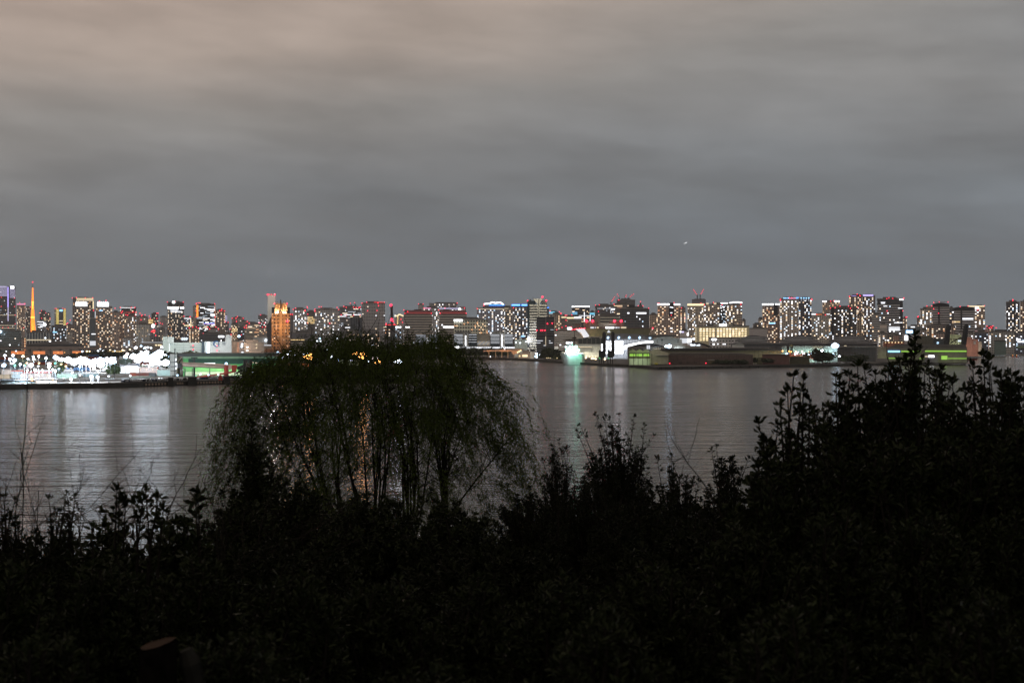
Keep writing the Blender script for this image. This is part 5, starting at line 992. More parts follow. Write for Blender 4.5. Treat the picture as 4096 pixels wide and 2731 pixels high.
q = [(755, 905), (820, 886), (880, 880), (960, 888), (1040, 908), (1110, 932), (1116, 940), (1095, 948), (960, 958), (760, 958)]
c.poly('roof', mat('pale tan canopy', (.42,.34,.31)), q, 0, 30); c.tube('dark_rim', steel, [(870, 881), (960, 888), (1040, 908), (1112, 934), (1090, 948)], 1.2, -.5, 5); c.box('lower_wall', ltc, 640, 1000, 925, 962, -6, 10, True); c.box('annex', white, 742, 792, 912, 960, -7, 0, True)
for x, y in ((866, 912), (884, 918), (908, 915), (944, 926, ), (968, 918)): c.lamp(x, y, lampmat('w', 40), 1.5, -4, 'canopy_lamp')
c.box('eaves_light', E['pwhite'], 818, 870, 898, 906, -.8, 0)
c = Blk('storage_hall', 'sheds with three translucent gable ends glowing green at the quay', 'shed', 6, 45, 565, 1345)
gl_ = mat('translucent gable sheeting', (.42,.48,.3), .6)
for i in range(3): c.poly('gable', gl_, [(50+i*91, 1024), (50+i*91, 1000), (94+i*91, 968), (139+i*91, 1000), (139+i*91, 1024)], 0, 40); c.box('green_panel', E['green'], 60+i*91, 134+i*91, 1030, 1060, .4, 1)
c.box('lintel', steel, 46, 330, 1018, 1026, -3, 0); c.box('lower_beam', olive, 46, 330, 1062, 1090, -1, 0); c.box('back_wall', mat('pale back wall', (.5,.5,.4)), 50, 400, 1062, 1160, 14, 16, True)
for i in range(6): c.box('column', steel, 48+i*60, 54+i*60, 1026, 1160, -1, 0, True)
c.poly('side_wall', mat('beige side cladding', (.38,.36,.28)), [(328, 1164), (328, 1000), (400, 968), (440, 968), (500, 1000), (566, 1020), (566, 1164)], -.5, 40); c.box('porch_roof', ltc, 398, 556, 1044, 1052, -5, 0); c.box('yellow_base', mat('yellow paint', (.5,.42,.05)), 388, 430, 1148, 1166, -4, -1)
for i in range(3): pointlight(c.root, (c.loc(90+i*90, 0)[0], 6, 5), 7000, (.8,1,.7), .8); 
pointlight(c.root, (c.loc(190, 0)[0], -12, 11), 9000, (.6,1,.3), 1); pointlight(c.root, (c.loc(380, 0)[0], -16, 12), 9000, (.9,1,.7), 1)
c = Blk('warehouse', 'long brown corrugated warehouse with a shuttered door along the right quay', 'warehouse', 6, 566, 1672, 1362)
c.box('wall', brown, 566, 1672, 1046, 1162, 0, 40, True); c.poly('roof', mat('brown grey roof sheet', (.12,.11,.1)), [(566, 1046), (600, 1016), (1500, 1020), (1672, 1040), (1672, 1048)], 2, 38)
for i in range(11): c.box('wall_seam', steel, 680+i*97, 682+i*97, 1020 if i < 9 else 1046, 1160, -.3, 0)
c.box('shutter', mat('olive shutter', (.12,.11,.07)), 1082, 1164, 1110, 1162, -.5, 0); c.box('shutter_frame', ltc, 1076, 1168, 1103, 1110, -.6, 0)
for i in range(10):
    if i not in (): c.box('faded_panel', mat('faded lettering panel', (.17,.14,.12)), 908+i*40, 932+i*40, 1052, 1074, -.35, 0)
for x in (600, 620, 700, 715, 730, 805, 830, 905, 930): c.box('vent', dgl, x, x+11, 1140, 1150, -.4, 0)
for x in (583, 1057): c.lamp(x, 1155 if x < 600 else 1150, RED, .5, -1, 'marker_lamp')
c = Blk('warehouse', 'wide pale yellow shed with a dark roof behind the long brown warehouse', 'warehouse', 6, 440, 2050, 1470)
c.box('wall', mat('yellowish shed wall', (.3,.29,.2), .8), 460, 2045, 978, 1090, 0, 50, True); c.poly('roof', roofm, [(440, 982), (470, 960), (1920, 950), (2050, 980), (2050, 986)], -3, 50)
for i in range(7): c.box('wall_seam', steel, 1690+i*50, 1692+i*50, 985, 1085, -.3, 0)
pointlight(c.root, (c.loc(1850, 0)[0], -30, 10), 30000, (1,1,.7), 2)
c = Blk('dome_shed', 'little pale domed shed in front of the hospital annexe', 'shed', 6, 1340, 1572, 1640)
c.box('wall', white, 1400, 1556, 912, 945, 0, 25, True); vault(c, 1430, 1552, 912, 28, pr, -1, 25, 3)
c.box('low_wing', ltc, 1230, 1570, 942, 952, -3, 20, True)
# --- three big layered vault halls
for i, (x0, x1, lab) in enumerate(((-245, 330, 'leftmost of the three great dark layered vault roofs, below the gap in the towers'), (300, 985, 'middle one of the three great dark layered vault roofs'), (970, 1660, 'rightmost of the three great dark layered vault roofs, behind the brilliant floodlight'))):
    c = Blk('vault_hall', lab, 'exhibition hall', 7, x0, x1, 1720, 'great layered vault halls on the right shore'); w_ = x1-x0; mid = (x0+x1)/2
    ms = [mat('vault metal %d' % j, ((.1,.102,.11),(.14,.142,.15),(.17,.17,.175))[j], .55, nscale=.03) for j in range(3)]
    vault(c, x0+w_*.22, x1-w_*.22, 822, 38, ms[0], 46, 90, 14); vault(c, x0+w_*.3, x1-w_*.12, 812, 16, ms[1], 70, 100, 10)
    vault(c, x0+w_*.08, x1-w_*.14, 850, 34, ms[1], 24, 60, 16); vault(c, x0-4, x1+4, 898, 30, ms[2], -3, 40, 6)
    for k_ in range(3): vault(c, x0+w_*(.04+.06*k_), x1-w_*(.06+.06*k_), 884-32*k_, 26-4*k_, mat('vault rib pale', (.36,.37,.38)), (-1, 21, 44)[k_], (0, 22, 45)[k_], 2, 'roof_rib')
    c.box('wall', mat('grey hall wall', (.2,.2,.21), .7), x0, x1, 900, 1000, 0, 90, True)
c = Blk('depot_hall', 'long hall with a teal-white lit lower wall behind the orange pipework', 'hall', 7, 412, 1095, 1560)
c.box('wall', mat('white wall tinted teal', (.5,.58,.54), .7), 412, 1075, 965, 1072, 0, 20, True); c.box('upper_wall', mat('grey upper wall', (.3,.31,.3)), 412, 1075, 928, 965, -.5, 20); c.box('canopy', bg_, 815, 950, 926, 962, -8, 0)  # white wall; the teal light on it is tinted into the colour
for x in (640, 730, 830, 935): c.box('wall_seam', steel, x, x+2, 966, 1060, -.3, 0)
for x in (560, 680, 800, 900, 1020): pointlight(c.root, (c.loc(x, 0)[0], -22, 9), 50000, (.7,1,.92), 1.5)
c = Blk('depot_hall', 'long dark grey ribbed hall right of the brilliant floodlight tower', 'hall', 7, 1100, 1650, 1600)
c.box('wall', mat('dark ribbed cladding', (.1,.1,.1), .7), 1142, 1642, 950, 1058, 0, 40, True); c.box('roof', mat('grey flat roof', (.17,.17,.16)), 1095, 1650, 930, 950, -2, 42); c.box('roof_sign', E['pcream'], 1228, 1262, 920, 928, 2, 3)
for i in range(12): c.box('cladding_rib', steel, 1180+i*38, 1182+i*38, 952, 1058, -.2, 0)
c = Blk('shed', 'low reddish brown shed on the right quay with a bush before it', 'shed', 7, 90, 516, 1385)
c.box('wall', mat('red brown cladding', (.17,.095,.085), .75), 162, 515, 1042, 1144, 0, 25, True); c.box('roof', brown, 158, 518, 1036, 1043, -1, 26); c.box('side_hut', olive, 90, 158, 1075, 1142, 0, 12, True)
for i in range(4): c.box('window', mat('dull pane', (.3,.32,.22)), 95+i*13, 103+i*13, 1096, 1106, -.3, 0)
c = Blk('shed', 'low olive green shed right of the reddish brown one', 'shed', 7, 516, 778, 1400); c.box('wall', mat('olive green wall', (.1,.1,.06)), 517, 778, 1072, 1136, 0, 15, True); c.box('roof', olive, 515, 780, 1062, 1073, -1, 16)
c = Blk('floodlight_tower', 'stout pale tower block carrying the most brilliant floodlight of the right shore', 'floodlight tower', 7, 1072, 1142, 1560)
c.box('shaft', mat('pale tower wall', (.5,.55,.53)), 1074, 1140, 945, 1130, 0, 12, True); c.box('gallery', steel, 1070, 1144, 940, 948, -2, 13)
for x in (1084, 1098, 1112, 1126, 1138): c.lamp(x, 926, lampmat('b', 120), 2.4, -2, 'floodlight')
c.lamp(1110, 912, lampmat('w', 120), 2.6, -2, 'floodlight'); pointlight(c.root, (0, -14, 18), 60000, (.7,.95,1), 2)
c = Blk('gantry', 'small dark lattice gantry rising behind the orange pipework', 'gantry', 7, 484, 562, 1500)
for x in (488, 504, 540, 556): c.tube('leg', steel, [(x, 930), (x, 1080)], .5, 0, 4)
for y in (932, 958, 984, 1010): c.tube('beam', steel, [(486, y), (558, y)], .5, 0, 4)
c.box('cabin', olive, 518, 560, 908, 934, -2, 3); c.tube('mast', steel, [(530, 908), (530, 888)], .4, 0, 4)
c = Blk('pipework', 'orange-lit rows of vertical pipes and columns at the right shore plant', 'pipework', 7, 480, 890, 1470)
for i in range(22): x = 492 + i*18 + random.uniform(-4, 4); c.tube('pipe', mat('orange painted pipe', (.5,.15,.07), .6), [(x, 990 + random.uniform(0, 50)), (x, 1095)], .6, random.uniform(-4, 6), 5)
for y in (1040, 1062): c.tube('pipe_rack', rust, [(485, y), (885, y)], .5, -2, 4)
for x in (540, 660, 780, 860): pointlight(c.root, (c.loc(x, 0)[0], -10, 8), 11000, (1,.5,.25), 1)
# --- green-lit warehouse at right
c = Blk('warehouse', 'long flat-roofed warehouse with a yellow-green light strip, behind the right-hand twigs', 'warehouse', 8, 30, 1200, 1510)
c.box('wall', mat('grey green cladding', (.2,.195,.17), .7), 160, 1198, 952, 1105, 0, 50, True); c.poly('roof', mat('grey roof sheeting', (.14,.14,.13)), [(158, 954), (258, 912), (1165, 908), (1200, 950), (1200, 954)], 1, 50)
for i in range(3): c.poly('gable', mat('pale gable', (.3,.29,.24)), [(30+i*42, 1090), (30+i*42, 955), (48+i*42, 930), (72+i*42, 955), (72+i*42, 1090)], -.2, 40)
c.box('light_strip', E['sky'], 168, 326, 988, 1008, -.8, 0); c.box('light_strip', E['green'], 342, 600, 990, 1006, -.8, 0); c.box('light_strip', E['green'], 655, 1190, 986, 1002, -.8, 0); c.box('clerestory', E['green'], 276, 602, 912, 930, 12, 14); c.box('clerestory_roof', roofm, 254, 612, 903, 912, 11, 30)
c.box('lit_door', E['green'], 866, 944, 1054, 1102, -.8, 0); c.box('office_box', mat('grey office box', (.2,.2,.22)), 648, 822, 1036, 1106, -5, 0, True); c.box('window', E['bright'], 698, 774, 1048, 1072, -5.6, -5); c.box('window', E['pcream'], 654, 688, 1056, 1070, -5.6, -5)
for x0, x1 in ((176, 290), (350, 430), (580, 640), (950, 1192)): c.box('lit_gap', E['green'], x0, x1, 1084, 1092, -.6, 0)
for x in (110, 480, 905, 1080): pointlight(c.root, (c.loc(x, 0)[0], -14, 5), 9000, (.8,1,.5), 1)
c = Blk('storage_hall', 'grey gabled shed rising behind the green-lit warehouse roof', 'shed', 8, 545, 766, 1750)
c.poly('wall', mat('olive grey cladding', (.13,.13,.1)), [(545, 945), (545, 812), (562, 795), (720, 793), (764, 835), (764, 945)], 0, 30); c.box('lower_block', mat('slate block', (.08,.09,.09)), 764, 960, 828, 945, 4, 20, True); c.lamp(820, 886, lampmat('b', 30), 1.6, -1, 'wall_lamp')
c = Blk('silo_building', 'pale yellow-green silo building between the two leaning crane booms', 'silo', 8, 958, 1132, 1850)
ygm = mat('pale yellow green render', (.42,.45,.3), .75); c.box('wall', ygm, 960, 1128, 776, 920, 0, 30, True)
for i in range(4): b = MB(); q = c.loc(985+i*40, 850); b.cyl(0, -2, 0, q[1], 5.5, 12); b.build('silo', ygm, c.root, (q[0], 0, 0))
c.lamp(1095, 860, lampmat('w', 25), 1.4, -9, 'wall_lamp'); c.lamp(1115, 860, lampmat('w', 25), 1.2, -9, 'wall_lamp'); pointlight(c.root, (c.loc(1040, 0)[0], -30, 18), 60000, (.95,1,.7), 2)
for x0, x1, yt, yb, lab in ((965, 930, 664, 905, 'left one of the two dark leaning crane booms over the green-lit warehouse'), (1195, 1155, 658, 905, 'right one of the two dark leaning crane booms, with a slanting stay')):
    c = Blk('unloader_crane', lab, 'crane', 8, min(x0,x1), max(x0,x1), 1680, 'dark leaning cranes behind the green-lit warehouse')
    c.tube('boom', steel, [(x0-4, yt+4), (x1, yb)], 3.2, 0, 6); c.tube('boom', steel, [(x0+10, yt+4), (x1+18, yb)], 2.0, 4, 6); c.tube('boom_head', steel, [(x0-24, yt+4), (x0+22, yt)], 1.6, 0, 5); c.box('machine_house', steel, x1-30, x1+30, 860, 915, -6, 8, True)
    if x0 > 1000: c.tube('stay', steel, [(x1-170, 888), (x1-30, 815), (x1, 840)], 1, 0, 4); c.tube('stay', steel, [(x1-30, 815), (x1+18, 900)], .8, 0, 4)
c = Blk('factory_building', 'salmon pink factory block right of the right leaning crane', 'factory', 8, 1176, 1410, 2150)
c.box('wall', mat('salmon wall', (.5,.26,.2), .8), 1176, 1272, 812, 910, 0, 30, True); c.box('wing', mat('salmon wall', (.5,.26,.2), .8), 1272, 1350, 838, 910, 3, 30, True); c.box('door', ltc, 1286, 1318, 860, 905, 2.4, 3); c.box('tank', mat('cream tank', (.55,.5,.4)), 1350, 1395, 870, 915, -4, 10, True)
pointlight(c.root, (c.loc(1290, 0)[0], -30, 10), 90000, (1,.8,.7), 2)
c = Blk('factory_building', 'teal grey factory block right of the violet-white yard lights', 'factory', 8, 1560, 1715, 2350); c.box('wall', mat('teal grey wall', (.2,.28,.26)), 1562, 1712, 862, 945, 0, 25, True); c.box('roof', roofm, 1558, 1716, 852, 863, -1, 26)
c = Blk('boat_shed', 'low red-walled shed on the near quay right of the green-lit warehouse', 'shed', 8, 1205, 1340, 1690); c.box('wall', mat('red shed wall', (.28,.08,.06)), 1208, 1335, 1090, 1106, 0, 10, True); c.box('roof', steel, 1205, 1340, 1084, 1091, -1, 11)
for x0, x1, y, m, lab in ((1376, 1800, 990, (.5,.5,.35), 'long low lit platform under the violet-white yard lights'), (1178, 1330, 930, (.5,.5,.48), 'low white boat-like shed with lights below the salmon factory')):
    D = 2620 if x0 > 1300 else 2300; c = Blk('low_building', lab, 'low building', 8, x0, x1, D); c.box('wall', mat('w' + lab[:12], m), x0, x1, y-8, y+10, 0, 12, True)
    if x0 > 1300: pointlight(c.root, (0, -15, 6), 60000, (.9,1,.8), 2)
# reddish long roof & low row above the green-lit warehouse
c = Blk('low_building', 'long low reddish-roofed building left of the grey gabled shed', 'low building', 8, 60, 500, 2100); c.box('wall', mat('reddish wall', (.36,.15,.11)), 105, 380, 866, 905, 0, 15, True); c.box('roof', ltc, 60, 500, 858, 868, -2, 16)
for i in range(6): c.lamp(140+i*42, 880, lampmat('y', 12), .9, -2, 'wall_lamp')
# --- waterfront buildings left of the ship
c = Blk('low_building', 'pale low terminal annexe with a roof deck below the blue-topped towers', 'low building', 5, 190, 360, 2000); c.box('wall', mat('pale annexe wall', (.42,.44,.4)), 190, 358, 842, 950, 0, 20, True); c.box('roof_lamp', E['sky'], 282, 322, 790, 806, -1, 0); c.box('stair_box', white, 252, 282, 796, 842, 2, 12)
for x, y in ((210, 880), (262, 886), (342, 870)): c.lamp(x, y, lampmat('w', 20), 1.1, -1, 'wall_lamp')
pointlight(c.root, (0, -25, 20), 60000, (.9,1,.95), 2)
c = Blk('quay_building', 'brownish gabled quay building with glowing openings beside the ship basin', 'quay building', 5, 230, 470, 1880)
c.box('wall', mat('tan quay wall', (.4,.33,.28)), 236, 396, 1020, 1075, 0, 12, True); c.poly('roof', mat('brown roof', (.22,.18,.16)), [(285, 1020), (305, 985), (378, 985), (396, 1020)], 0, 12); c.box('white_tower', white, 396, 450, 995, 1078, -2, 8, True); c.poly('tower_roof', roofm, [(380, 998), (410, 962), (470, 998)], -3, 9)
c.box('lit_opening', E['cream'], 292, 360, 1042, 1068, -.5, 0); c.lamp(256, 1058, lampmat('y', 25), 1.4, -2, 'wall_lamp'); pointlight(c.root, (0, -14, 6), 22000, (1,.8,.6), 1)
def ramp():
    c = Blk('elevated_road', 'orange-lit elevated road ramp curving down left of the ship basin', 'viaduct', 5, -200, 330, 1960)
    c.poly('deck', mat('warm deck concrete', (.5,.4,.33)), [(-220, 985), (-60, 975), (330, 962), (300, 975), (200, 1036), (170, 1036), (150, 1000), (-220, 1000)], 0, 8)
    for x in (-150, -60, 20, 100, 180): c.box('pier', ltc, x, x+8, 998, 1040, 2, 6, True)
    for x, y in ((245, 1003), (258, 994), (272, 986), (230, 1010)): c.lamp(x, y, lampmat('y', 18), .9, -1, 'deck_lamp')
    for x in (-170, -100, 10, 60, 120, 230): pointlight(c.root, (c.loc(x, 0)[0], -8, 7), 14000, (1,.45,.18), 1)
ramp()
# --- sheds seen through the willow on the near left quay
for x0, x1, yt, D, m, w_, col, lab in ((1105, 1240, 1112, 1150, (.45,.48,.35), 9000, (.9,1,.75), 'dim pale green wall of a shed behind the willow, left one'), (1280, 1420, 1115, 1150, (.45,.48,.35), 9000, (.9,1,.75), 'dim pale green wall of a shed behind the willow, right one'),  # greenish light is tinted into the colour of these two walls
    (505, 770, 1150, 1050, (.3,.16,.09), 16000, (1,.45,.15), 'low orange-lit shed at the left edge of the willow'), (610, 750, 1210, 950, (.36,.36,.36), 5000, (.9,.95,1), 'low grey vans and shed cluster below the orange-lit shed'), (380, 500, 1060, 1250, (.3,.2,.15), 9000, (1,.6,.35), 'small brown shed by the cluster of street lamps')):
    c = Blk('shed', lab, 'shed', 3, x0, x1, D); c.box('wall', mat('shed ' + lab[-12:], m), x0, x1, yt, yt+60, 0, 12, True); c.box('roof', roofm, x0-4, x1+4, yt-6, yt, -1, 13); pointlight(c.root, (0, -12, 6), w_*1.6, col, 1)
    for i in range(2): c.box('door', steel, x0+20+i*50, x0+36+i*50, yt+20, yt+60, -.3, 0, True)
# --- airplane
def plane():
    D = 6800; px, py = 2741, 972; r = empty('airplane', (XW(px, D), D, ZW(py, D)), 'tiny airplane with bright landing lights in the cloudy sky', 'airplane'); r.rotation_euler = (0, -.33, .25); r.scale = (.62,)*3
    wh = emis('white fuselage paint with glow', (1,1,1), 1.1)  # body, wings and fin glow by material instead of being lit
    b = MB(); b.tube([(-11,0,.2),(-8,0,0),(6,0,0),(9,0,.1),(11,0,.9)], [.2,1.5,1.5,1,.2], 8); b.build('fuselage', wh, r)
    b = MB(); b.prism([(-2,0),(3,0),(6,13),(4.5,13)], -.2, .2, 'z'); b.prism([(-2,0),(3,0),(6,-13),(4.5,-13)], -.2, .2, 'z'); b.build('wing', wh, r)
    b = MB(); b.prism([(7,.8),(11,.8),(11.5,5),(10,5)], -.2, .2, 'y'); b.build('tail_fin', wh, r)
    for x, y in ((-11.4, 0), (-2, 2.5), (-2, -2.5), (11, 0)): link('landing_light', usph(E['bright']), r, (x, y, -.6), None, (1.5,)*3)
plane()
# ---------------- container yard, vehicles, lamps ----------------
def corrug(m, m2):
    b = MB(); b.box(-6.1, 6.1, -1.22, 1.22, .1, 2.59)
    for i in range(16): b.box(-5.8+i*.75, -5.5+i*.75, -1.29, -1.22, .25, 2.45)
    for x in (-6.1, 5.95):
        for y in (-1.24, 1.09): b.box(x, x+.15, y, y+.15, 0, 2.6, 1)
    b.box(-6.12, 6.12, -1.24, 1.24, 2.59, 2.64, 1); return b.mesh('container', [m, m2])
CC = [('white', (.55,.56,.55)), ('rust red', (.32,.07,.04)), ('dull blue', (.05,.12,.25)), ('grey green', (.15,.22,.18)), ('tan', (.35,.28,.2)), ('dark grey', (.08,.085,.09))]
CON = [corrug(mat('container %s' % n, c, .6), steel) for n, c in CC]
GRPC = 'shipping containers standing in the left yard'
def container(px, D, lv, ci, rz=0, lab=None):
    o = link('shipping_container', CON[ci], None, (XW(px, D), D, GZ + 2.65*lv), (0, 0, rz))
    tag(o, lab or '%s shipping container standing in the floodlit yard at the left' % CC[ci][0], 'container', GRPC)
rr = random.Random(3)
for k in range(26):
    py = rr.choice((1446, 1452, 1458, 1466, 1474, 1482)) + rr.uniform(-2, 2); D = (HC-GZ)*F/(py - CY); px = rr.uniform(0, 700); ci = rr.randrange(6)
    if D < qmin(px) + 45: D = qmin(px) + 45
    for l in range(rr.choice((1, 1, 2, 3))): container(px, D, l, ci if rr.random() < .5 else rr.randrange(6), rr.choice((0, 0, .1)))
for px, D, n, ci in ((8, 905, 2, 0), (38, 905, 3, 5), (60, 905, 2, 0), (120, 880, 1, 4), (560, 905, 1, 1), (585, 905, 1, 5), (4, 860, 1, 4), (270, 870, 1, 3)):
    for l in range(n): container(px, D, l, ci)
# trucks
def truck_mesh(cargo, cab):
    b = MB(); b.box(-4.6, 2.6, -1.25, 1.25, 1.1, 3.7); b.box(-4.6, 4.6, -.5, .5, .7, 1.05, 2)
    b.prism([(2.8, .7), (4.7, .7), (4.7, 1.9), (4.4, 2.9), (2.8, 3.0)], -1.2, 1.2, 'y', 1); b.prism([(4.45, 1.95), (4.72, 1.95), (4.46, 2.75), (4.3, 2.75)], -1.05, 1.05, 'y', 2)
    for x in (-3.6, -2.4, 3.7):
        for y in (-1.2, .85): 
            q = [(x + .5*math.cos(t), .5 + .5*math.sin(t)) for t in np.linspace(0, 2*math.pi, 11)[:-1]]; b.prism(q, y, y+.35, 'y', 2)
    return b.mesh('truck', [cargo, cab, steel])
TR = [truck_mesh(mat('truck box %s' % n, c, .5), mat('truck cab %s' % m, d, .4)) for n, c, m, d in (('white', (.6,.6,.6), 'white', (.6,.6,.6)), ('silver', (.35,.36,.38), 'blue', (.04,.12,.3)), ('cream', (.5,.47,.38), 'white', (.6,.6,.6)))]
TL = ['white box truck with a white cab parked in the floodlit left yard', 'silver box truck with a blue cab parked in the floodlit left yard', 'cream box truck with a white cab parked in the floodlit left yard']
for k in range(34):
    py = rr.choice((1450, 1462, 1470, 1478, 1488)) + rr.uniform(-2, 2); D = (HC-GZ)*F/(py - CY); px = rr.uniform(20, 760); D = max(D, qmin(px) + 30); i = rr.randrange(3)
    o = link('truck', TR[i], None, (XW(px, D), D, GZ), (0, 0, rr.choice((0, math.pi, .2, 1.4)))); tag(o, TL[i], 'truck', 'box trucks parked in the left yard')
# cars along the quay
def car_mesh(m):
    b = MB(); b.prism([(-2.2,.35),(2.2,.35),(2.25,.8),(1.3,.95),(.6,1.45),(-1.2,1.48),(-1.9,1.0),(-2.25,.9)], -.85, .85, 'y'); b.prism([(1.22,.98),(.6,1.38),(-1.15,1.4),(-1.75,1.02)], -.87, .87, 'y', 1)
    for x in (-1.35, 1.35):
        for y in (-.88, .68): b.prism([(x + .33*math.cos(t), .33 + .33*math.sin(t)) for t in np.linspace(0, 2*math.pi, 11)[:-1]], y, y+.2, 'y', 1)
    return b.mesh('car', [m, mat('car glass and tyres', (.015,.015,.018), .1, spec=.6, noise=0)])
CARM = [car_mesh(mat('car paint %s' % n, c, .3, .1, noise=0)) for n, c in (('white', (.6,.6,.6)), ('black', (.02,.02,.02)), ('silver', (.35,.35,.36)), ('dark blue', (.02,.04,.1)))]
CN = ['white', 'black', 'silver', 'dark blue']
def cars(px0, px1, n, off, rows, lab, grp):
    for r_ in range(rows):
        for i in range(n):
            px = px0 + (px1-px0)*(i + rr.uniform(-.2, .2))/n; D = qmin(px) + off + r_*7.5; j = rr.choice((0, 0, 1, 2, 2, 3))
            if rr.random() < .12: continue
            o = link('parked_car', CARM[j], None, (XW(px, D), D, GZ + .02), (0, 0, 1.2 + rr.uniform(-.05, .05))); tag(o, CN[j] + ' ' + lab, 'car', grp)
cars(500, 640, 22, 8, 2, 'car parked in the dim rows between the left and middle mooring blocks', 'cars parked along the dark left quay')
cars(640, 790, 18, 10, 1, 'car parked in the row by the foot of the tall dark mast', 'cars parked by the tall mast')
cars(800, 985, 22, 24, 2, 'car parked under the conveyor gallery before the green-lit terminal', 'cars parked under the conveyor gallery')
cars(3250, 3420, 10, 20, 1, 'car parked on the right quay between the floodlight tower and the sawtooth gables', 'cars parked on the right quay')
# yard buildings
def shed(t, x0, x1, y0, y1, D, lab, m, roof=None, strip=None, gable=False, dp=14, lit=0, name='yard_shed', wins=0):
    c = Blk(name, lab, 'shed', t, x0, x1, D)
    c.box('wall', m, x0, x1, y0, y1, 0, dp, True)
    if gable: c.poly('roof', roof or roofm, [(x0-6, y0+1), ((x0+x1)/2, y0-22), (x1+6, y0+1)], -1, dp)
    else: c.box('roof', roof or roofm, x0-5, x1+5, y0-7, y0, -1.5, dp+1)
    if strip: c.box('eaves_light', strip, x0+4, x1-4, y0+2, y0+9, -1, 0)
    for i in range(wins): c.box('window', E['dimw'] if i % 3 else E['pcream'], x0+10+i*(x1-x0-20)/wins, x0+10+(i+.55)*(x1-x0-20)/wins, y0+22, y0+38, -.3, 0)
    if lit: pointlight(c.root, (0, -12, 7), lit, (.85,.93,1), 1)
    return c
wy = mat('white yard shed', (.6,.62,.62), .7)
shed(1, 20, 145, 1228, 1340, 862, 'block of stacked dark and pale cabins at the very left of the yard', mat('cabin tan', (.3,.25,.22)), wins=0)
shed(1, 148, 300, 1256, 1345, 872, 'low pale blue-grey yard office with a red roof edge at the left', mat('pale blue wall', (.35,.42,.45)), redpaint, lit=30000, wins=6)
shed(1, 300, 672, 1276, 1332, 850, 'long low yard office with a pink-red roof edge and white lit roof behind', mat('brown grey wall', (.28,.24,.22)), mat('pink red roof', (.45,.13,.14)), wins=14, lit=40000)
c = Blk('freight_shed', 'freight shed with a glaring white roof canopy behind the pink-roofed yard office', 'shed', 1, 470, 672, 930); c.box('canopy', E['pwhite'], 472, 670, 1244, 1268, -2, 12); c.box('wall', wy, 480, 665, 1268, 1290, 0, 12, True)  # canopies of the three freight sheds glow in place of floodlight
c = Blk('freight_shed', 'freight shed with a long glowing white canopy right of the small conical tree', 'shed', 1, 785, 960, 945); c.box('canopy', E['pwhite'], 787, 958, 1236, 1258, -2, 12); c.box('wall', wy, 790, 950, 1258, 1300, 0, 12, True)
c = Blk('freight_shed', 'long low freight shed with a bright blue-white canopy in the middle of the yard', 'shed', 1, 1080, 1290, 905); c.box('canopy', E['pwhite'], 1082, 1262, 1272, 1288, -2, 12); c.box('wall', mat('teal shed wall', (.2,.3,.32)), 1085, 1285, 1288, 1310, 0, 12, True)
shed(1, 960, 1220, 1262, 1300, 960, 'pale grey freight shed behind the blue-white canopy', wy, lit=50000)
shed(1, 1466, 1680, 1188, 1262, 1010, 'white tent-roofed shed glaring in the floodlight left of the brightest lamps', wy, gable=True, dp=24, lit=120000)
shed(2, 0, 178, 1180, 1262, 1000, 'second white gabled shed glaring beside the brightest lamps', wy, gable=True, dp=24, lit=120000)
shed(2, 180, 420, 1206, 1262, 980, 'long pink-walled shed with pale stripes under the brightest lamps', mat('pinkish wall', (.5,.38,.35)), ltc, lit=80000, wins=8)
shed(2, 420, 590, 1240, 1300, 930, 'pale blue fenced depot shed left of the car-park panels', mat('pale teal depot', (.35,.48,.46)), ltc, lit=60000)
shed(1, 840, 1310, 1095, 1150, 1650, 'wide pale grey freight hall behind the floodlights of the yard', mat('pale freight hall', (.45,.46,.45)), ltc, lit=260000, dp=40)
shed(2, 560, 660, 1180, 1240, 1000, 'small grey yard building beside the brightest lamps', mat('grey small', (.3,.33,.33)), lit=20000)
shed(1, 100, 700, 1105, 1150, 1650, 'wide brownish freight hall at the far left of the yard', mat('brownish freight hall', (.25,.2,.17)), lit=160000, dp=40)
shed(1, 0, 470, 1372, 1418, 762, 'long dim grey quayside wall of low sheds at the water edge, left', mat('dim grey shed', (.13,.13,.12)), roofm, dp=8)
shed(1, 470, 740, 1358, 1400, 772, 'long dim tan quayside shed right of the grey one', mat('dim tan shed', (.14,.11,.09)), roofm, dp=8)
shed(2, 60, 340, 1330, 1368, 812, 'long low dark quayside roof in front of the glaring yard', mat('dark quayside', (.07,.075,.07)), mat('green grey roof', (.1,.12,.1)), dp=10)
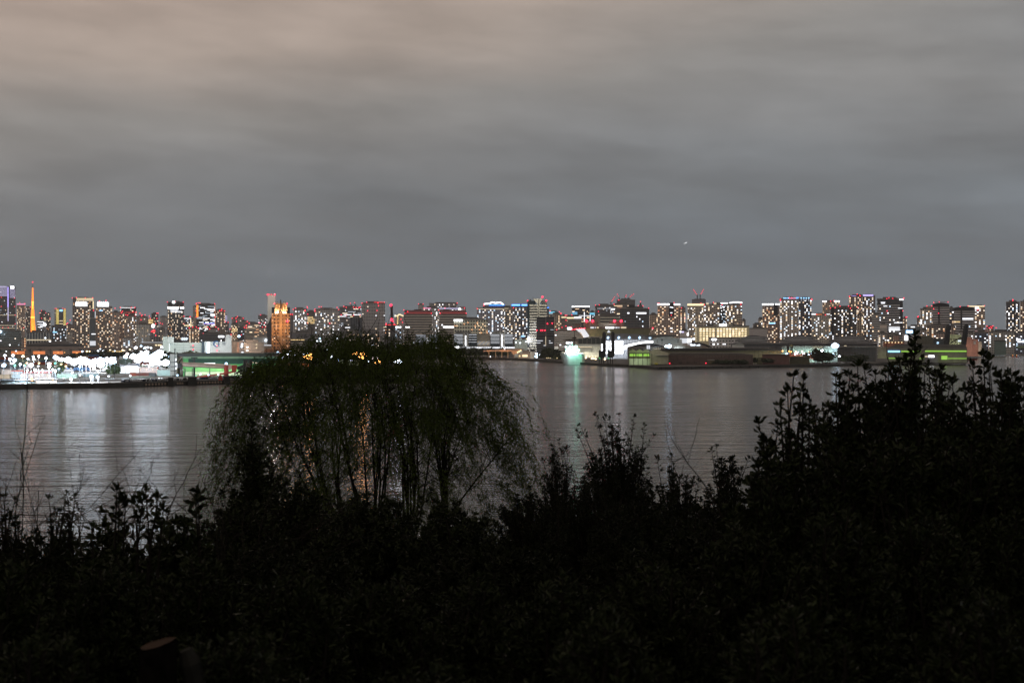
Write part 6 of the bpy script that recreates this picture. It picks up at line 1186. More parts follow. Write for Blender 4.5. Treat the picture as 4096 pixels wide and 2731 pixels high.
# lamps
SEENP = {}
def lamp(t, zx, zy, col='w', st=60, r=1.2, D=None, name='yard_lamp', lab=None, grp=None, cat='lamp', H=None, pw=0, arms=1, pole=True):
    px, py = P(t, zx, zy); dy = max(8, py - CY)
    if D is None: D = max(qmin(px) + 12, 10*F/dy)
    z = ZW(py, D); z = max(z, GZ + 1.0)
    r_ = root_at(name, px, D, lab, cat, grp)
    h = z - GZ
    if pole and h > 1.5:
        b = MB(); b.tube([(0, .6, 0), (0, .6, h+.4)], [.1, .07], 5); b.build('pole', steel, r_)
        b = MB(); b.box(-.5*r*arms, .5*r*arms, -.1, .8, h+r*.6, h+r*.6+.25); b.build('crossarm', steel, r_)
    else:
        b = MB(); b.box(-.4, .4, .2, 1, 0, max(.4, h)); b.build('post', steel, r_)
    m = lampmat(col, st)
    for i in range(arms):
        x = (i - (arms-1)/2)*r*1.5; q = 1 if arms == 1 else random.uniform(.55, 1.35); link('lamp_head', usph(m), r_, (x, -.3, h + (0 if arms == 1 else random.uniform(-.6, .6)*r)), None, (r*q, r*q*.8, r*q*.8))
    if pw: pointlight(r_, (0, -1.5, h-.5), pw, {'w': (.85,.93,1), 'b': (.6,.82,1), 'o': (1,.45,.12), 'y': (1,.78,.45), 'p': (1,.8,.78), 'v': (.8,.78,1), 'g': (.3,1,.7), 'r': (1,.1,.1)}[col], 1)
    return r_
GA = 'floodlight masts in the glaring left yard'
BIG = [(1,930,1130,'w',4,2.6,1050),(1,1310,1108,'b',5,2.8,1100),(1,1245,1150,'w',3,2.2,1000),(1,1395,1112,'w',3,2.2,1100),(2,280,1040,'w',5,3.0,1150),(2,350,1075,'b',5,2.8,1100),(2,430,1085,'w',5,3.2,1080),(2,450,1140,'w',3,2.4,1000),(2,240,1085,'w',3,2.2,1060),(2,480,1050,'b',3,2.4,1150)]
BL = ['large floodlight cluster left of centre in the glaring yard','broad bank of blue-white floodlights left of the white tent-roofed shed','floodlight cluster just below the broad blue-white bank','floodlight cluster just right of the broad blue-white bank',
      'highest of the brightest floodlight clusters beside the pale warehouse','middle bank among the brightest floodlight clusters beside the pale warehouse','widest of the brightest floodlight clusters beside the pale warehouse','lowest of the brightest floodlight clusters, above the pink-walled shed','left flank of the brightest floodlight clusters','right flank of the brightest floodlight clusters by the pale warehouse']
for (t, x, y, col, n, r, D), lab in zip(BIG, BL): lamp(t, x, y, col, 200, r*1.15, D, 'floodlight_mast', lab, GA, 'floodlight', pw=3000000, arms=n)
MID = [(1,130,1098,'w'),(1,190,1112,'b'),(1,365,1095,'w'),(1,435,1068,'b'),(1,440,1096,'w'),(1,505,1060,'p'),(1,600,1085,'w'),(1,722,1072,'b'),(1,742,1084,'w'),(1,645,1160,'p'),(1,640,1200,'w'),(1,1110,1095,'w'),(1,1125,1156,'p'),(1,1215,1185,'w'),(1,1180,1195,'p'),(1,1040,1198,'b'),(1,1500,1085,'b'),(1,1640,1065,'b'),(1,1440,1130,'w'),
       (1,405,1175,'p'),(1,265,1165,'w'),(1,360,1245,'w'),(1,460,1242,'w'),(1,555,1240,'w'),(1,50,1178,'b'),(1,285,1310,'b'),(1,930,1355,'w'),(1,1075,1162,'w'),(1,725,1252,'b'),(2,30,1030,'p'),(2,150,1050,'w'),(2,190,1100,'w'),(2,210,1000,'w'),(1,60,1050,'w'),(1,170,1050,'w'),(1,1275,1330,'w'),(1,1195,1325,'w'),(1,70,1050,'v'),(1,300,1060,'y')]
for k, (t, x, y, c_) in enumerate(MID): lamp(t, x, y, c_, rr.choice((70, 110, 200)), (1.2 if y < 1200 else .85)*rr.choice((.55, .7, .9, 1.15, 1.3)), None, 'yard_lamp', {'w': 'white', 'b': 'blue-white', 'p': 'pinkish white', 'v': 'violet-white', 'y': 'yellowish'}[c_] + ' yard lamp on a pole in the glaring container yard, left shore', 'pole lamps in the left yard', pw=320000)
SM = [(1,150,1155,'w'),(1,170,1155,'w'),(1,350,1150,'y'),(1,510,1150,'y'),(1,195,1182,'g'),(1,320,1180,'g'),(1,720,1152,'g'),(1,800,1165,'y'),(1,1045,1310,'w'),(1,1420,1322,'w'),(1,940,1280,'w'),(1,690,1235,'w'),(1,770,1225,'b'),(1,1290,1270,'w'),(2,68,1315,'w'),(2,445,1352,'w'),(2,480,1356,'w'),(2,685,1308,'b'),(2,1218,1300,'w'),(2,1090,1303,'b'),(2,985,1295,'w'),(2,1680,1273,'w'),(1,650,1345,'p'),(1,690,1355,'y'),(1,415,1342,'o'),(1,418,1372,'o'),(1,230,1020,'o'),(1,760,1012,'o'),(1,845,1012,'o'),(1,1005,1018,'o'),(1,500,1190,'w'),(1,860,1190,'y')]
for k, (t, x, y, c_) in enumerate(SM): lamp(t, x, y, c_, 60, .7, None if y > 1050 else 1900, 'small_lamp', {'w': 'small white', 'b': 'small blue-white', 'p': 'small pinkish', 'y': 'small yellowish', 'g': 'small greenish', 'o': 'small orange'}[c_] + ' lamp low among the sheds of the left yard', 'small lamps low in the left yard', pw=4000 if t == 2 else 0)
ROAD = [(1,1075,998,'b',1.8),(1,1135,995,'y',1.5),(1,1280,992,'w',1.8),(1,1350,992,'w',2),(1,1440,982,'y',1.5),(1,1500,992,'w',1.3),(1,1603,980,'y',1.6),(1,1170,996,'y',1.3),(2,65,975,'y',1.6),(2,140,950,'w',3.2),(2,210,928,'b',2),(2,270,948,'w',2.2),(2,300,945,'w',2),(2,340,952,'w',1.8),(2,485,940,'w',3),(2,490,1005,'w',1.6),(2,250,955,'b',1.6),(1,210,992,'b',1.3),(1,1310,965,'w',1.2)]
for t, x, y, c_, r in ROAD: lamp(t, x, y, c_, 110, r*.9, 2050, 'street_lamp', {'w': 'white', 'b': 'blue-white', 'y': 'yellowish'}[c_] + ' street lamp along the far road at the foot of the left towers', 'street lamps at the foot of the left towers')
lamp(1, 4, 740, 'b', 160, 3.4, 2790, 'rooftop_floodlight', 'cyan-blue floodlight on the roof of the greenish office slab at the left edge', None, 'floodlight', pole=True)
lamp(1, 592, 822, 'w', 120, 1.8, 2880, 'wall_floodlight', 'white floodlight before the fin-fronted office block', None, 'floodlight'); lamp(1, 752, 828, 'p', 80, 1.8, 3200, 'wall_floodlight', 'pinkish floodlight before the dark block with cold windows', None, 'floodlight')
lamp(2, 1490, 800, 'b', 130, 3.2, 3000, 'rooftop_floodlight', 'round blue-white floodlight left of the orange hotel among the far blocks', None, 'floodlight')
# lamps behind the willow and by the hotel
W1 = [(300,1040,'b'),(325,1036,'w'),(362,1008,'b'),(400,1022,'w'),(450,1002,'w'),(525,996,'w'),(528,1040,'w'),(590,1045,'w'),(425,1052,'w'),(422,1072,'w'),(432,1060,'v'),(508,1076,'w'),(490,1034,'w'),(880,1075,'b'),(750,1020,'b'),(703,1042,'w'),(670,1050,'w'),(355,1106,'g'),(545,1278,'w'),(515,1276,'v'),(45,1273,'w'),(820,1050,'w'),(1005,982,'w'),(1155,1110,'b'),(1325,1110,'w'),(1385,1072,'b'),(1540,1126,'w'),(940,1130,'w'),(1015,1156,'w'),(1058,1062,'w')]
for x, y, c_ in W1: lamp(3, x, y, c_, 110, 1.0, max(1000, 10*F/(P(3,x,y)[1]-CY)) if y > 1060 else 1350, 'street_lamp', {'w': 'white', 'b': 'blue-white', 'v': 'violet-white', 'g': 'teal'}[c_] + ' street lamp among those between the orange hotel and the willow', 'street lamps between hotel and willow', pw=9000)
lamp(3, 410, 1084, 'r', 60, 1.0, 1300, 'traffic_signal', 'small red signal light by the street lamps right of the orange hotel foot', None, 'signal')
for x, y, r, lab in ((790,1066,2.2,'large orange street lamp at the left side of the willow crown'),(722,1060,1.2,'small orange street lamp left of the larger one in the willow crown'),(1482,1050,2.6,'biggest orange lamp glowing through the middle of the willow crown'),(1376,1030,1.4,'small orange lamp left of the biggest one in the willow crown'),(1664,1140,1.8,'lower orange lamp right of the biggest one in the willow crown')):
    lamp(3, x, y, 'o', 400, r*1.4, 1050, 'street_lamp', lab, 'orange lamps seen through the willow', pw=60000)
for x, y, c_, r, lab in ((1607,1083,'p',1.1,'left one of a pair of pinkish lamps above the lower orange lamp'),(1665,1083,'p',1.1,'right one of a pair of pinkish lamps above the lower orange lamp'),(1602,916,'w',1.8,'white lamp high in the willow crown above the orange lamps'),(918,823,'b',1.6,'top lamp of a blue-white trio in the left part of the willow crown'),(885,860,'w',1.4,'lower left lamp of the blue-white trio in the willow crown'),(920,862,'w',1.2,'lower right lamp of the blue-white trio in the willow crown'),(1138,828,'w',1.2,'faint white lamp in the dense top of the willow')):
    lamp(3, x, y, c_, 130, r, 1050 if y > 1000 else 1450, 'street_lamp', lab, 'pale lamps seen through the willow')
for x, y, r, lab in ((270,1130,1.4,'left one of the two glaring white lamps right of centre in the willow'),(330,1128,2.0,'upper right one of the glaring white lamps in the willow'),(338,1152,1.5,'lower right one of the glaring white lamps in the willow'),(550,1020,1.2,'white lamp on the far shore behind the willow, alone left of the twin pylons')): lamp(4, x, y, 'w', 400, r*1.2, 990 if y > 1100 else 1950, 'street_lamp', lab, 'glaring white lamps seen through the willow', pw=20000)
for x, y, c_, r in ((1045,1046,'w',2.2),(1402,988,'w',1.8),(1215,990,'w',1.8),(1505,1072,'w',1.1),(1506,1096,'w',1.0),(1045,990,'w',1.4),(1095,990,'o',1.2),(960,992,'o',1),(1510,988,'y',1.4),(1530,988,'y',1.4),(1100,1010,'w',.9),(1370,1008,'w',.9),(1440,1015,'y',.9),(1640,1040,'w',.9),(1660,1020,'o',1.5),(1688,1000,'o',1.5),(1680,985,'o',1.4),(828,1055,'y',.8),(880,1060,'y',.7),(1175,1052,'y',.7)): lamp(4, x, y, c_, 90, r, 2010, 'shore_lamp', {'w': 'white', 'o': 'orange', 'y': 'yellowish'}[c_] + ' lamp among the dark shore trees below the striped terminal', 'lamps among the shore trees', pw=5000)
for x, y, c_, r in ((475,1028,'w',1.6),(490,1050,'b',1.6),(480,1068,'w',1.8),(510,1052,'w',1.3),(530,1030,'w',1.3),(555,1030,'b',1.3),(590,1032,'w',1.7),(545,1050,'w',1.1),(465,1062,'b',1.4),(175,992,'w',1.5),(60,975,'p',1.6),(100,985,'p',1.4),(150,985,'w',1.4)): lamp(5, x, y, c_, 110, r, 1830 if x > 400 else 1990, 'basin_lamp', {'w': 'white', 'b': 'blue-white', 'p': 'pinkish'}[c_] + ' lamp in the cluster left of the palm trees and the lit ship', 'lamps left of the lit ship', pw=7000)
for x, y, r, lab in ((1198,1090,1.0,'left one of three globe lamps right of the lit ship'),(1225,1090,1.0,'middle one of three globe lamps right of the lit ship'),(1252,1096,1.0,'right one of three globe lamps right of the lit ship'),(1122,1082,.9,'small globe lamp close to the stern of the lit ship'),(1368,1098,1.2,'white globe lamp standing between the two dock cranes'),(775,1082,1.0,'low yellowish lamp among the bushes left of the lit ship')): lamp(5, x, y, 'y', 120, r, qmin(P(5,x,0)[0]) + 30, 'globe_lamp', lab, 'globe lamps around the lit ship', pw=12000)
for x in (630, 655, 720, 745, 690, 610): lamp(5, x, 1080 + (x % 3)*4, 'y', 50, .5, qmin(P(5,x,0)[0]) + 22, 'garden_lamp', 'tiny amber garden lamp under the palm trees left of the lit ship', 'garden lamps under the palms', pw=5000)
for x, y, r, lab in ((536,930,1.8,'left, smaller of the two floodlights over the brown warehouse'),(580,930,3.0,'right, most brilliant of the two floodlights over the brown warehouse')): lamp(6, x, y, 'b', 230, r*.85, 1480, 'floodlight_mast', lab, 'twin floodlights over the brown warehouse', 'floodlight', pw=120000)
lamp(6, 898, 834, 'w', 130, 1.8, 1880, 'street_lamp', 'white lamp beside the corner of the cream-lit hospital block')
R7 = [(425,992,'o',1),(480,1028,'b',1.5),(513,995,'o',1),(538,1002,'o',.8),(590,1030,'w',1.4),(610,1020,'v',1.3),(597,998,'y',.8),(680,998,'y',1.1),(700,1030,'w',1.7),(760,1045,'b',1.8),(773,1000,'y',.8),(800,1035,'b',1.5),(850,996,'w',2.4),(851,1038,'b',1.9),(943,988,'w',2.2),(1088,1028,'b',1.6),(1110,1058,'w',.9),(1168,1060,'w',1.5),(1045,1096,'w',1.3),(1075,1090,'v',1.3),(630,1005,'w',.7)]
for x, y, c_, r in R7: lamp(7, x, y, c_, 140, r*.8, 1440, 'plant_lamp', {'w': 'white', 'b': 'blue-white', 'v': 'violet-white', 'y': 'amber', 'o': 'orange'}[c_] + ' pole lamp at the orange pipework plant on the right shore', 'pole lamps of the right shore plant', pw=16000)
for x, y, c_, r in ((1400,955,'v',3),(1408,980,'w',2.6),(1462,956,'v',2.8),(1522,955,'v',3.2),(1536,930,'v',2.2),(1575,946,'b',2.6),(1645,915,'b',2.4),(1682,944,'b',2.4),(1742,950,'v',2.6),(1722,955,'w',1.6)): lamp(8, x, y, c_, 220, r, 2580, 'floodlight_mast', {'v': 'violet-white', 'w': 'white', 'b': 'blue-white'}[c_] + ' floodlight in the row at the far right quay', 'floodlights at the far right quay', 'floodlight', pw=90000)
for x, y, c_, r in ((1870,990,'b',1.8),(1890,965,'y',1.2),(1285,960,'y',1.2),(1350,868,'y',1.2),(1352,888,'w',1.2),(1535,880,'p',1.8),(1540,895,'w',1.4),(1712,880,'o',1.6),(1722,888,'o',1.4),(1755,902,'y',1.8),(1190,918,'w',1.2),(1215,920,'w',1.4),(1240,920,'w',2),(1262,922,'w',2),(1290,922,'w',2),(1312,922,'w',2),(1855,835,'w',2.4)): lamp(8, x, y, c_, 110, r, 2620, 'street_lamp', {'w': 'white', 'b': 'blue-white', 'p': 'pinkish', 'o': 'orange', 'y': 'amber'}[c_] + ' street lamp among the low buildings at the far right shore', 'street lamps at the far right shore')
for x, lab in ((1800, 'left one of two small orange-lit buoys on the water at the far right'), (1852, 'right one of two small orange-lit buoys on the water at the far right')):
    px, py = P(8, x, 1052 if x < 1830 else 1058); D = 2250; r_ = root_at('buoy', px, D, lab, 'buoy', 'lit buoys at the far right', 0); b = MB(); b.tube([(0,0,-.5),(0,0,1.2),(0,0,2.8)], [1.5,1.3,.3], 8); b.build('float', redpaint, r_); link('lamp_head', usph(lampmat('o', 30)), r_, (0, 0, 3.3), None, (.8,.8,.8))
# masts
for t, x, y0, D, w_, lab in ((2, 905, 1072, 850, 42, 'tall dark lighting mast with a flat unlit head, on the middle mooring block'), (2, 652, 962, 900, 10, 'thin tall dark mast by the car-park panels'), (6, 484, 838, 1440, 14, 'thin dark lamp mast over the brown warehouse'), (6, 1387, 820, 1500, 8, 'thin lattice mast in front of the hospital annexe')):
    px, py = P(t, x, y0); h = ZW(py, D) - GZ; r_ = root_at('light_mast', px, D, lab, 'mast'); b = MB(); b.tube([(0,0,0),(0,0,h)], [.75 if w_ > 20 else .35, .5 if w_ > 20 else .2], 6); b.build('pole', steel, r_); b = MB(); w2 = w_/ZK*D/F; b.box(-w2, w2, -.6, .6, h-.8, h); b.box(-w2*.7, w2*.7, -.8, .8, h-1.6, h-1.1); b.build('mast_head', steel, r_)
# ---------------- distant trees ----------------
leafd = mat('distant tree foliage', (.035,.05,.02), .7, nscale=.5, noise=.4); barkm = mat('bark', (.04,.032,.025), .9)
def crown_mesh(seed, n=420, sx=1, sz=1, ls=.16):
    r = np.random.default_rng(seed); cl = r.normal(size=(9, 3))*.33; cl[:, 2] = np.abs(cl[:, 2])*.9
    k = r.integers(0, 9, n); p = cl[k] + r.normal(size=(n, 3))*.2; p[:, 2] = np.maximum(p[:, 2], -.2); p *= (sx, sx, sz)
    a = r.normal(size=(n, 3)); a /= np.linalg.norm(a, axis=1)[:, None]; c = np.cross(a, r.normal(size=(n, 3))); c /= np.linalg.norm(c, axis=1)[:, None]; s_ = ls*(.6 + r.random(n))[:, None]
    V = np.stack([p - a*s_, p + c*s_*.6, p + a*s_, p - c*s_*.6], 1).reshape(-1, 3); me = bpy.data.meshes.new('crown'); me.from_pydata(V.tolist(), [], [tuple(range(4*i, 4*i+4)) for i in range(n)]); me.materials.append(leafd); return me
CRM = [crown_mesh(i) for i in range(5)]
b = MB(); b.tube([(0,0,0),(.02,0,.5),(0,.02,1)], [.1,.07,.04], 6); b.tube([(0,0,.6),(.3,.1,.95)], [.05,.02], 4); b.tube([(0,0,.7),(-.25,.1,1)], [.05,.02], 4); TRK = b.mesh('trunk', barkm)
def far_tree(px, D, h, w, lab, grp=None, name='shore_tree', base=GZ):
    r_ = root_at(name, px, D, lab, 'tree', grp, base, random.uniform(0, 6)); th = h*.45
    link('trunk', TRK, r_, (0, 0, 0), None, (h*.35, h*.35, th)); link('crown', random.choice(CRM), r_, (0, 0, th), None, (w, w, h*.62))
for i in range(34):
    zx = 858 + i*26 + random.uniform(-8, 8); px = P(4, zx, 0)[0]; far_tree(px, 1995 + random.uniform(0, 30), random.uniform(9, 15), random.uniform(6, 9), 'dark shore tree in the belt below the striped terminal', 'shore trees below the striped terminal')
for zx, h in ((575,11),(590,13),(610,10),(640,12),(660,15),(680,14),(700,11),(725,8),(745,7),(545,7),(760,6),(790,6)): px = P(5, zx, 0)[0]; far_tree(px, qmin(px) + 26 + random.uniform(0, 10), h, h*.6, 'palm-like dark tree in the lamp-lit clump left of the lit ship', 'trees left of the lit ship')
for zx, h, w_, D, lab in ((950,15,12,1420,'largest round dark tree on the right quay'),(905,9,8,1425,'smaller round tree leaning on the largest one on the right quay'),(995,13,9,1440,'taller green tree right behind the largest round one'),(1012,11,7,1440,'narrow green tree left of the floodlight tower'),(230,7,7,1375,'round bush in front of the reddish brown shed'),(60,7,5,1380,'dark bush at the left corner of the reddish brown shed')): far_tree(P(7, zx, 0)[0], D, h, w_, lab, None, 'round_tree')
for i in range(16): px = P(7, 1245 + i*16, 0)[0]; far_tree(px, qmin(px) + 22 + random.uniform(0, 8), random.uniform(5, 9), random.uniform(5, 8), 'dark hedge-like tree below the dark grey ribbed hall', 'hedge trees below the ribbed hall')
for i in range(22): px = P(6, 1205 + i*17, 0)[0]; far_tree(px, 1352, random.uniform(4, 5.5), random.uniform(3.5, 5), 'dark bush against the brown warehouse wall', 'bushes against the brown warehouse', 'wall_bush')
for i in range(24): px = P(8, 640 + i*23, 0)[0]; far_tree(px, qmin(px) + 8, random.uniform(3, 4.5), random.uniform(4, 6), 'low dark bush on the quay before the green-lit warehouse', 'bushes before the green-lit warehouse', 'quay_bush')
for i in range(12): px = P(8, 1770 + i*16, 0)[0]; far_tree(px, qmin(px) + 16 + random.uniform(0, 60), random.uniform(8, 16), random.uniform(9, 14), 'dark tree at the far right shore', 'trees at the far right shore')
for zx, h, w_, lab in ((765,11,4.5,'small conical green tree in the middle of the left yard'),(1490,9,6,'dark yard tree left of the white tent-roofed shed'),(500,12,9,'dark rounded tree beside the brightest floodlights')):
    px = P(1, zx, 0)[0] if h != 12 else P(2, 560, 0)[0]; far_tree(px, 880 if h != 12 else 1060, h, w_, lab, None, 'yard_tree')
for i in range(26): px = 300 + i*22 + random.uniform(-8, 8); far_tree(px, 2000 + random.uniform(-250, 60), random.uniform(7, 11), random.uniform(8, 12), 'dim tree along the far road behind the left yard', 'trees along the far road')
for i in range(60):
    px = 1010 + i*14 + random.uniform(-6, 6)
    if px < 1845: far_tree(px, qmin(px) + random.uniform(8, 60), random.uniform(5, 8.5), random.uniform(7, 10), 'black tree in the belt on the near quay behind the willow', 'black tree belt behind the willow')
for i in range(24): px = 1240 + i*22 + random.uniform(-6, 6); far_tree(px, random.uniform(1300, 1700), random.uniform(12, 20), random.uniform(10, 15), 'tall dim tree on the land behind the willow crown', 'dim trees on the land behind the willow')
# ---------------- foreground plants ----------------
def leafmat(name, c, rough=.45, spec=.35):
    m = bpy.data.materials.new(name); m.use_nodes = True; t = m.node_tree; b = t.nodes['Principled BSDF']; g = t.nodes.new('ShaderNodeNewGeometry'); r = t.nodes.new('ShaderNodeValToRGB')
    r.color_ramp.elements[0].color = tuple(x*.55 for x in c) + (1,); r.color_ramp.elements[1].color = tuple(min(1, x*1.5) for x in c) + (1,)
    t.links.new(g.outputs['Random Per Island'], r.inputs[0]); t.links.new(r.outputs[0], b.inputs['Base Color']); b.inputs['Roughness'].default_value = rough; b.inputs['Specular IOR Level'].default_value = spec; return m
LG = leafmat('glossy evergreen leaf', (.013,.018,.006), .5, .12); LF2 = leafmat('fine dark leaf', (.009,.012,.005), .6, .08); LW = leafmat('willow leaf', (.045,.066,.012), .7, .06); TW = mat('dark twig bark', (.012,.010,.008), .95, nscale=6, spec=.1)
def nrm(a): return a/np.maximum(np.linalg.norm(a, axis=-1, keepdims=True), 1e-9)
def leaves_mesh(name, P0, DIR, L, Wd, m, fold=.25):
    n = len(P0); rnd = NR.normal(size=(n, 3)); S_ = nrm(np.cross(DIR, rnd)); Nn = nrm(np.cross(S_, DIR)); L = L[:, None]; Wd = Wd[:, None]
    d2 = nrm(DIR - Nn*.18)
    v = np.stack([P0, P0 + DIR*L*.35 + S_*Wd*.42 + Nn*Wd*fold, P0 + DIR*L*.7 + S_*Wd*.45 + Nn*Wd*fold, P0 + d2*L, P0 + DIR*L*.7 - S_*Wd*.45 + Nn*Wd*fold, P0 + DIR*L*.35 - S_*Wd*.42 + Nn*Wd*fold], 1)
    V = v.reshape(-1, 3).astype(np.float32); me = bpy.data.meshes.new(name); me.vertices.add(len(V)); me.vertices.foreach_set('co', V.ravel())
    base = (np.arange(n)*6)[:, None]; q = np.concatenate([base + np.array([[0,1,2,3]]), base + np.array([[0,3,4,5]])], 1).reshape(-1, 4)
    me.loops.add(q.size); me.loops.foreach_set('vertex_index', q.ravel().astype(np.int32)); me.polygons.add(len(q)); me.polygons.foreach_set('loop_start', (np.arange(len(q))*4).astype(np.int32)); me.polygons.foreach_set('loop_total', np.full(len(q), 4, np.int32))
    me.update(calc_edges=True); me.materials.append(m); return me
def shrub(px, ptop, wpx, D, lab, shoots=60, leaf=.07, lw=.36, m=None, name='evergreen_shrub', per=26, grp=None, spread=.45, tips=(), seed=None, depth=1.0, cat='shrub', fill=1.0):
    """rounded shrub: curved shoots from one base; leaves spiral up each shoot and crowd at its tip"""
    r = np.random.default_rng(seed if seed is not None else int(px*7 + ptop)); m = m or LG
    x0 = XW(px, D); zt = ZW(ptop, D); zb = terr(x0, D) - .1; H = max(zt - zb, .4); R = wpx/2*D/F
    root = empty(name, (x0, D, zb), lab, cat, grp); ends = []
    for i in range(shoots):
        th = r.uniform(0, 2*math.pi); u = r.random()**.55; rad = R*u; z = H*(1 - .42*u**2.2)*(r.uniform(.66, 1.0) if i > shoots*.2 else r.uniform(.86, 1.04))
        ends.append((rad*math.cos(th), rad*math.sin(th)*depth, z))
    if m is LG and wpx > 200:
        for _ in range(14): a_ = r.uniform(-.95, .95); ends.append((a_*R, r.uniform(-.5, .5)*R, H*(1 - .3*abs(a_)**2) + r.uniform(-.12, .05)*R))
    for tx, ty in tips: ends.append((XW(tx, D) - x0, r.uniform(-.2, .2)*R, ZW(ty, D) - zb))
    tb = MB(); PP = []; DD = []; LL = []
    for ex, ey, ez in ends:
        n = 9; ts = np.linspace(0, 1, n); bx = r.normal(0, .13*R+.02, 3); pts = []
        for t_ in ts:
            out = t_**1.5; pts.append((ex*out + bx[0]*math.sin(t_*3.1), ey*out + bx[1]*math.sin(t_*3.1), ez*(1-(1-t_)**1.25)))
        pts = np.array(pts); tb.tube(pts[::2], np.linspace(.012*H**.5 + .006, .003, 5), 4)
        nl = int(per*(.8 + .4*r.random())); tt = 1 - (r.random(nl)**1.6)*spread*1.6; tt = np.clip(tt, .05, 1); idx = tt*(n-1); i0 = np.minimum(idx.astype(int), n-2); f = (idx-i0)[:, None]
        p = pts[i0]*(1-f) + pts[i0+1]*f; tan = nrm(pts[i0+1] - pts[i0]); ph = r.uniform(0, 2*math.pi, nl); sd = nrm(np.cross(tan, r.normal(size=(nl, 3)))); d = nrm(tan*r.uniform(.15, .9, nl)[:, None] + sd + np.array([0,0,.15])); p = p + sd*.01
        k = 6; PP.append(np.repeat(pts[-1][None], k, 0)); DD.append(nrm(nrm(pts[-1]-pts[-2])[None]*.9 + r.normal(size=(k, 3))*.55)); LL.append(np.full(k, leaf)*r.uniform(.7, 1.1, k)); PP.append(p); DD.append(d); LL.append(leaf*r.uniform(.65, 1.15, nl))
        if fill > 0:            # side sprigs
            ns = int(3*fill)
            for _ in range(ns):
                a = pts[r.integers(4, n-1)]; dd = nrm(r.normal(size=3)*np.array([1, 1, .5]) + np.array([0,0,.5])); ln = r.uniform(.08, .2)*max(R, .5); q = 10; s_ = r.random(q)[:, None]; PP.append(a + dd*ln*s_); DD.append(nrm(dd*.6 + r.normal(size=(q, 3))*.7)); LL.append(leaf*r.uniform(.6, 1, q)); tb.tube([a, a + dd*ln], [.004, .002], 3)
    PP = np.concatenate(PP); DD = np.concatenate(DD); LL = np.concatenate(LL)
    link('foliage', leaves_mesh('foliage', PP, DD, LL, LL*lw, m), root); tb.build('stem', TW, root); return root
def twigs(px, ptop, wpx, D, lab, n=14, seed=1, lean=.5, name='bare_shrub', grp=None):
    r = np.random.default_rng(seed); x0 = XW(px, D); zb = terr(x0, D) - .1; H = ZW(ptop, D) - zb; R = wpx/2*D/F; root = empty(name, (x0, D, zb), lab, 'shrub', grp); tb = MB()
    def grow(p, d, L, rad, lv):
        pts = [p]; k = 6
        for i in range(k): d = nrm(d + r.normal(size=3)*.13 + np.array([0,0,.03])); p = p + d*L/k; pts.append(p)
        tb.tube(pts, np.linspace(rad, rad*.35, k+1), 4)
        if lv < 2:
            for _ in range(5 if lv == 0 else 4):
                i = r.integers(2, k+1); grow(pts[i], nrm(d + r.normal(size=3)*.6), L*r.uniform(.3, .55), rad*.5, lv+1)
    for i in range(n):
        a = r.uniform(-1, 1); grow(np.array([a*R*.3, r.uniform(-.3, .3), 0]), nrm(np.array([a*lean, r.uniform(-.3, .3), 1])), H*r.uniform(.6, 1), .012, 0)
    tb.build('stem', TW, root); return root
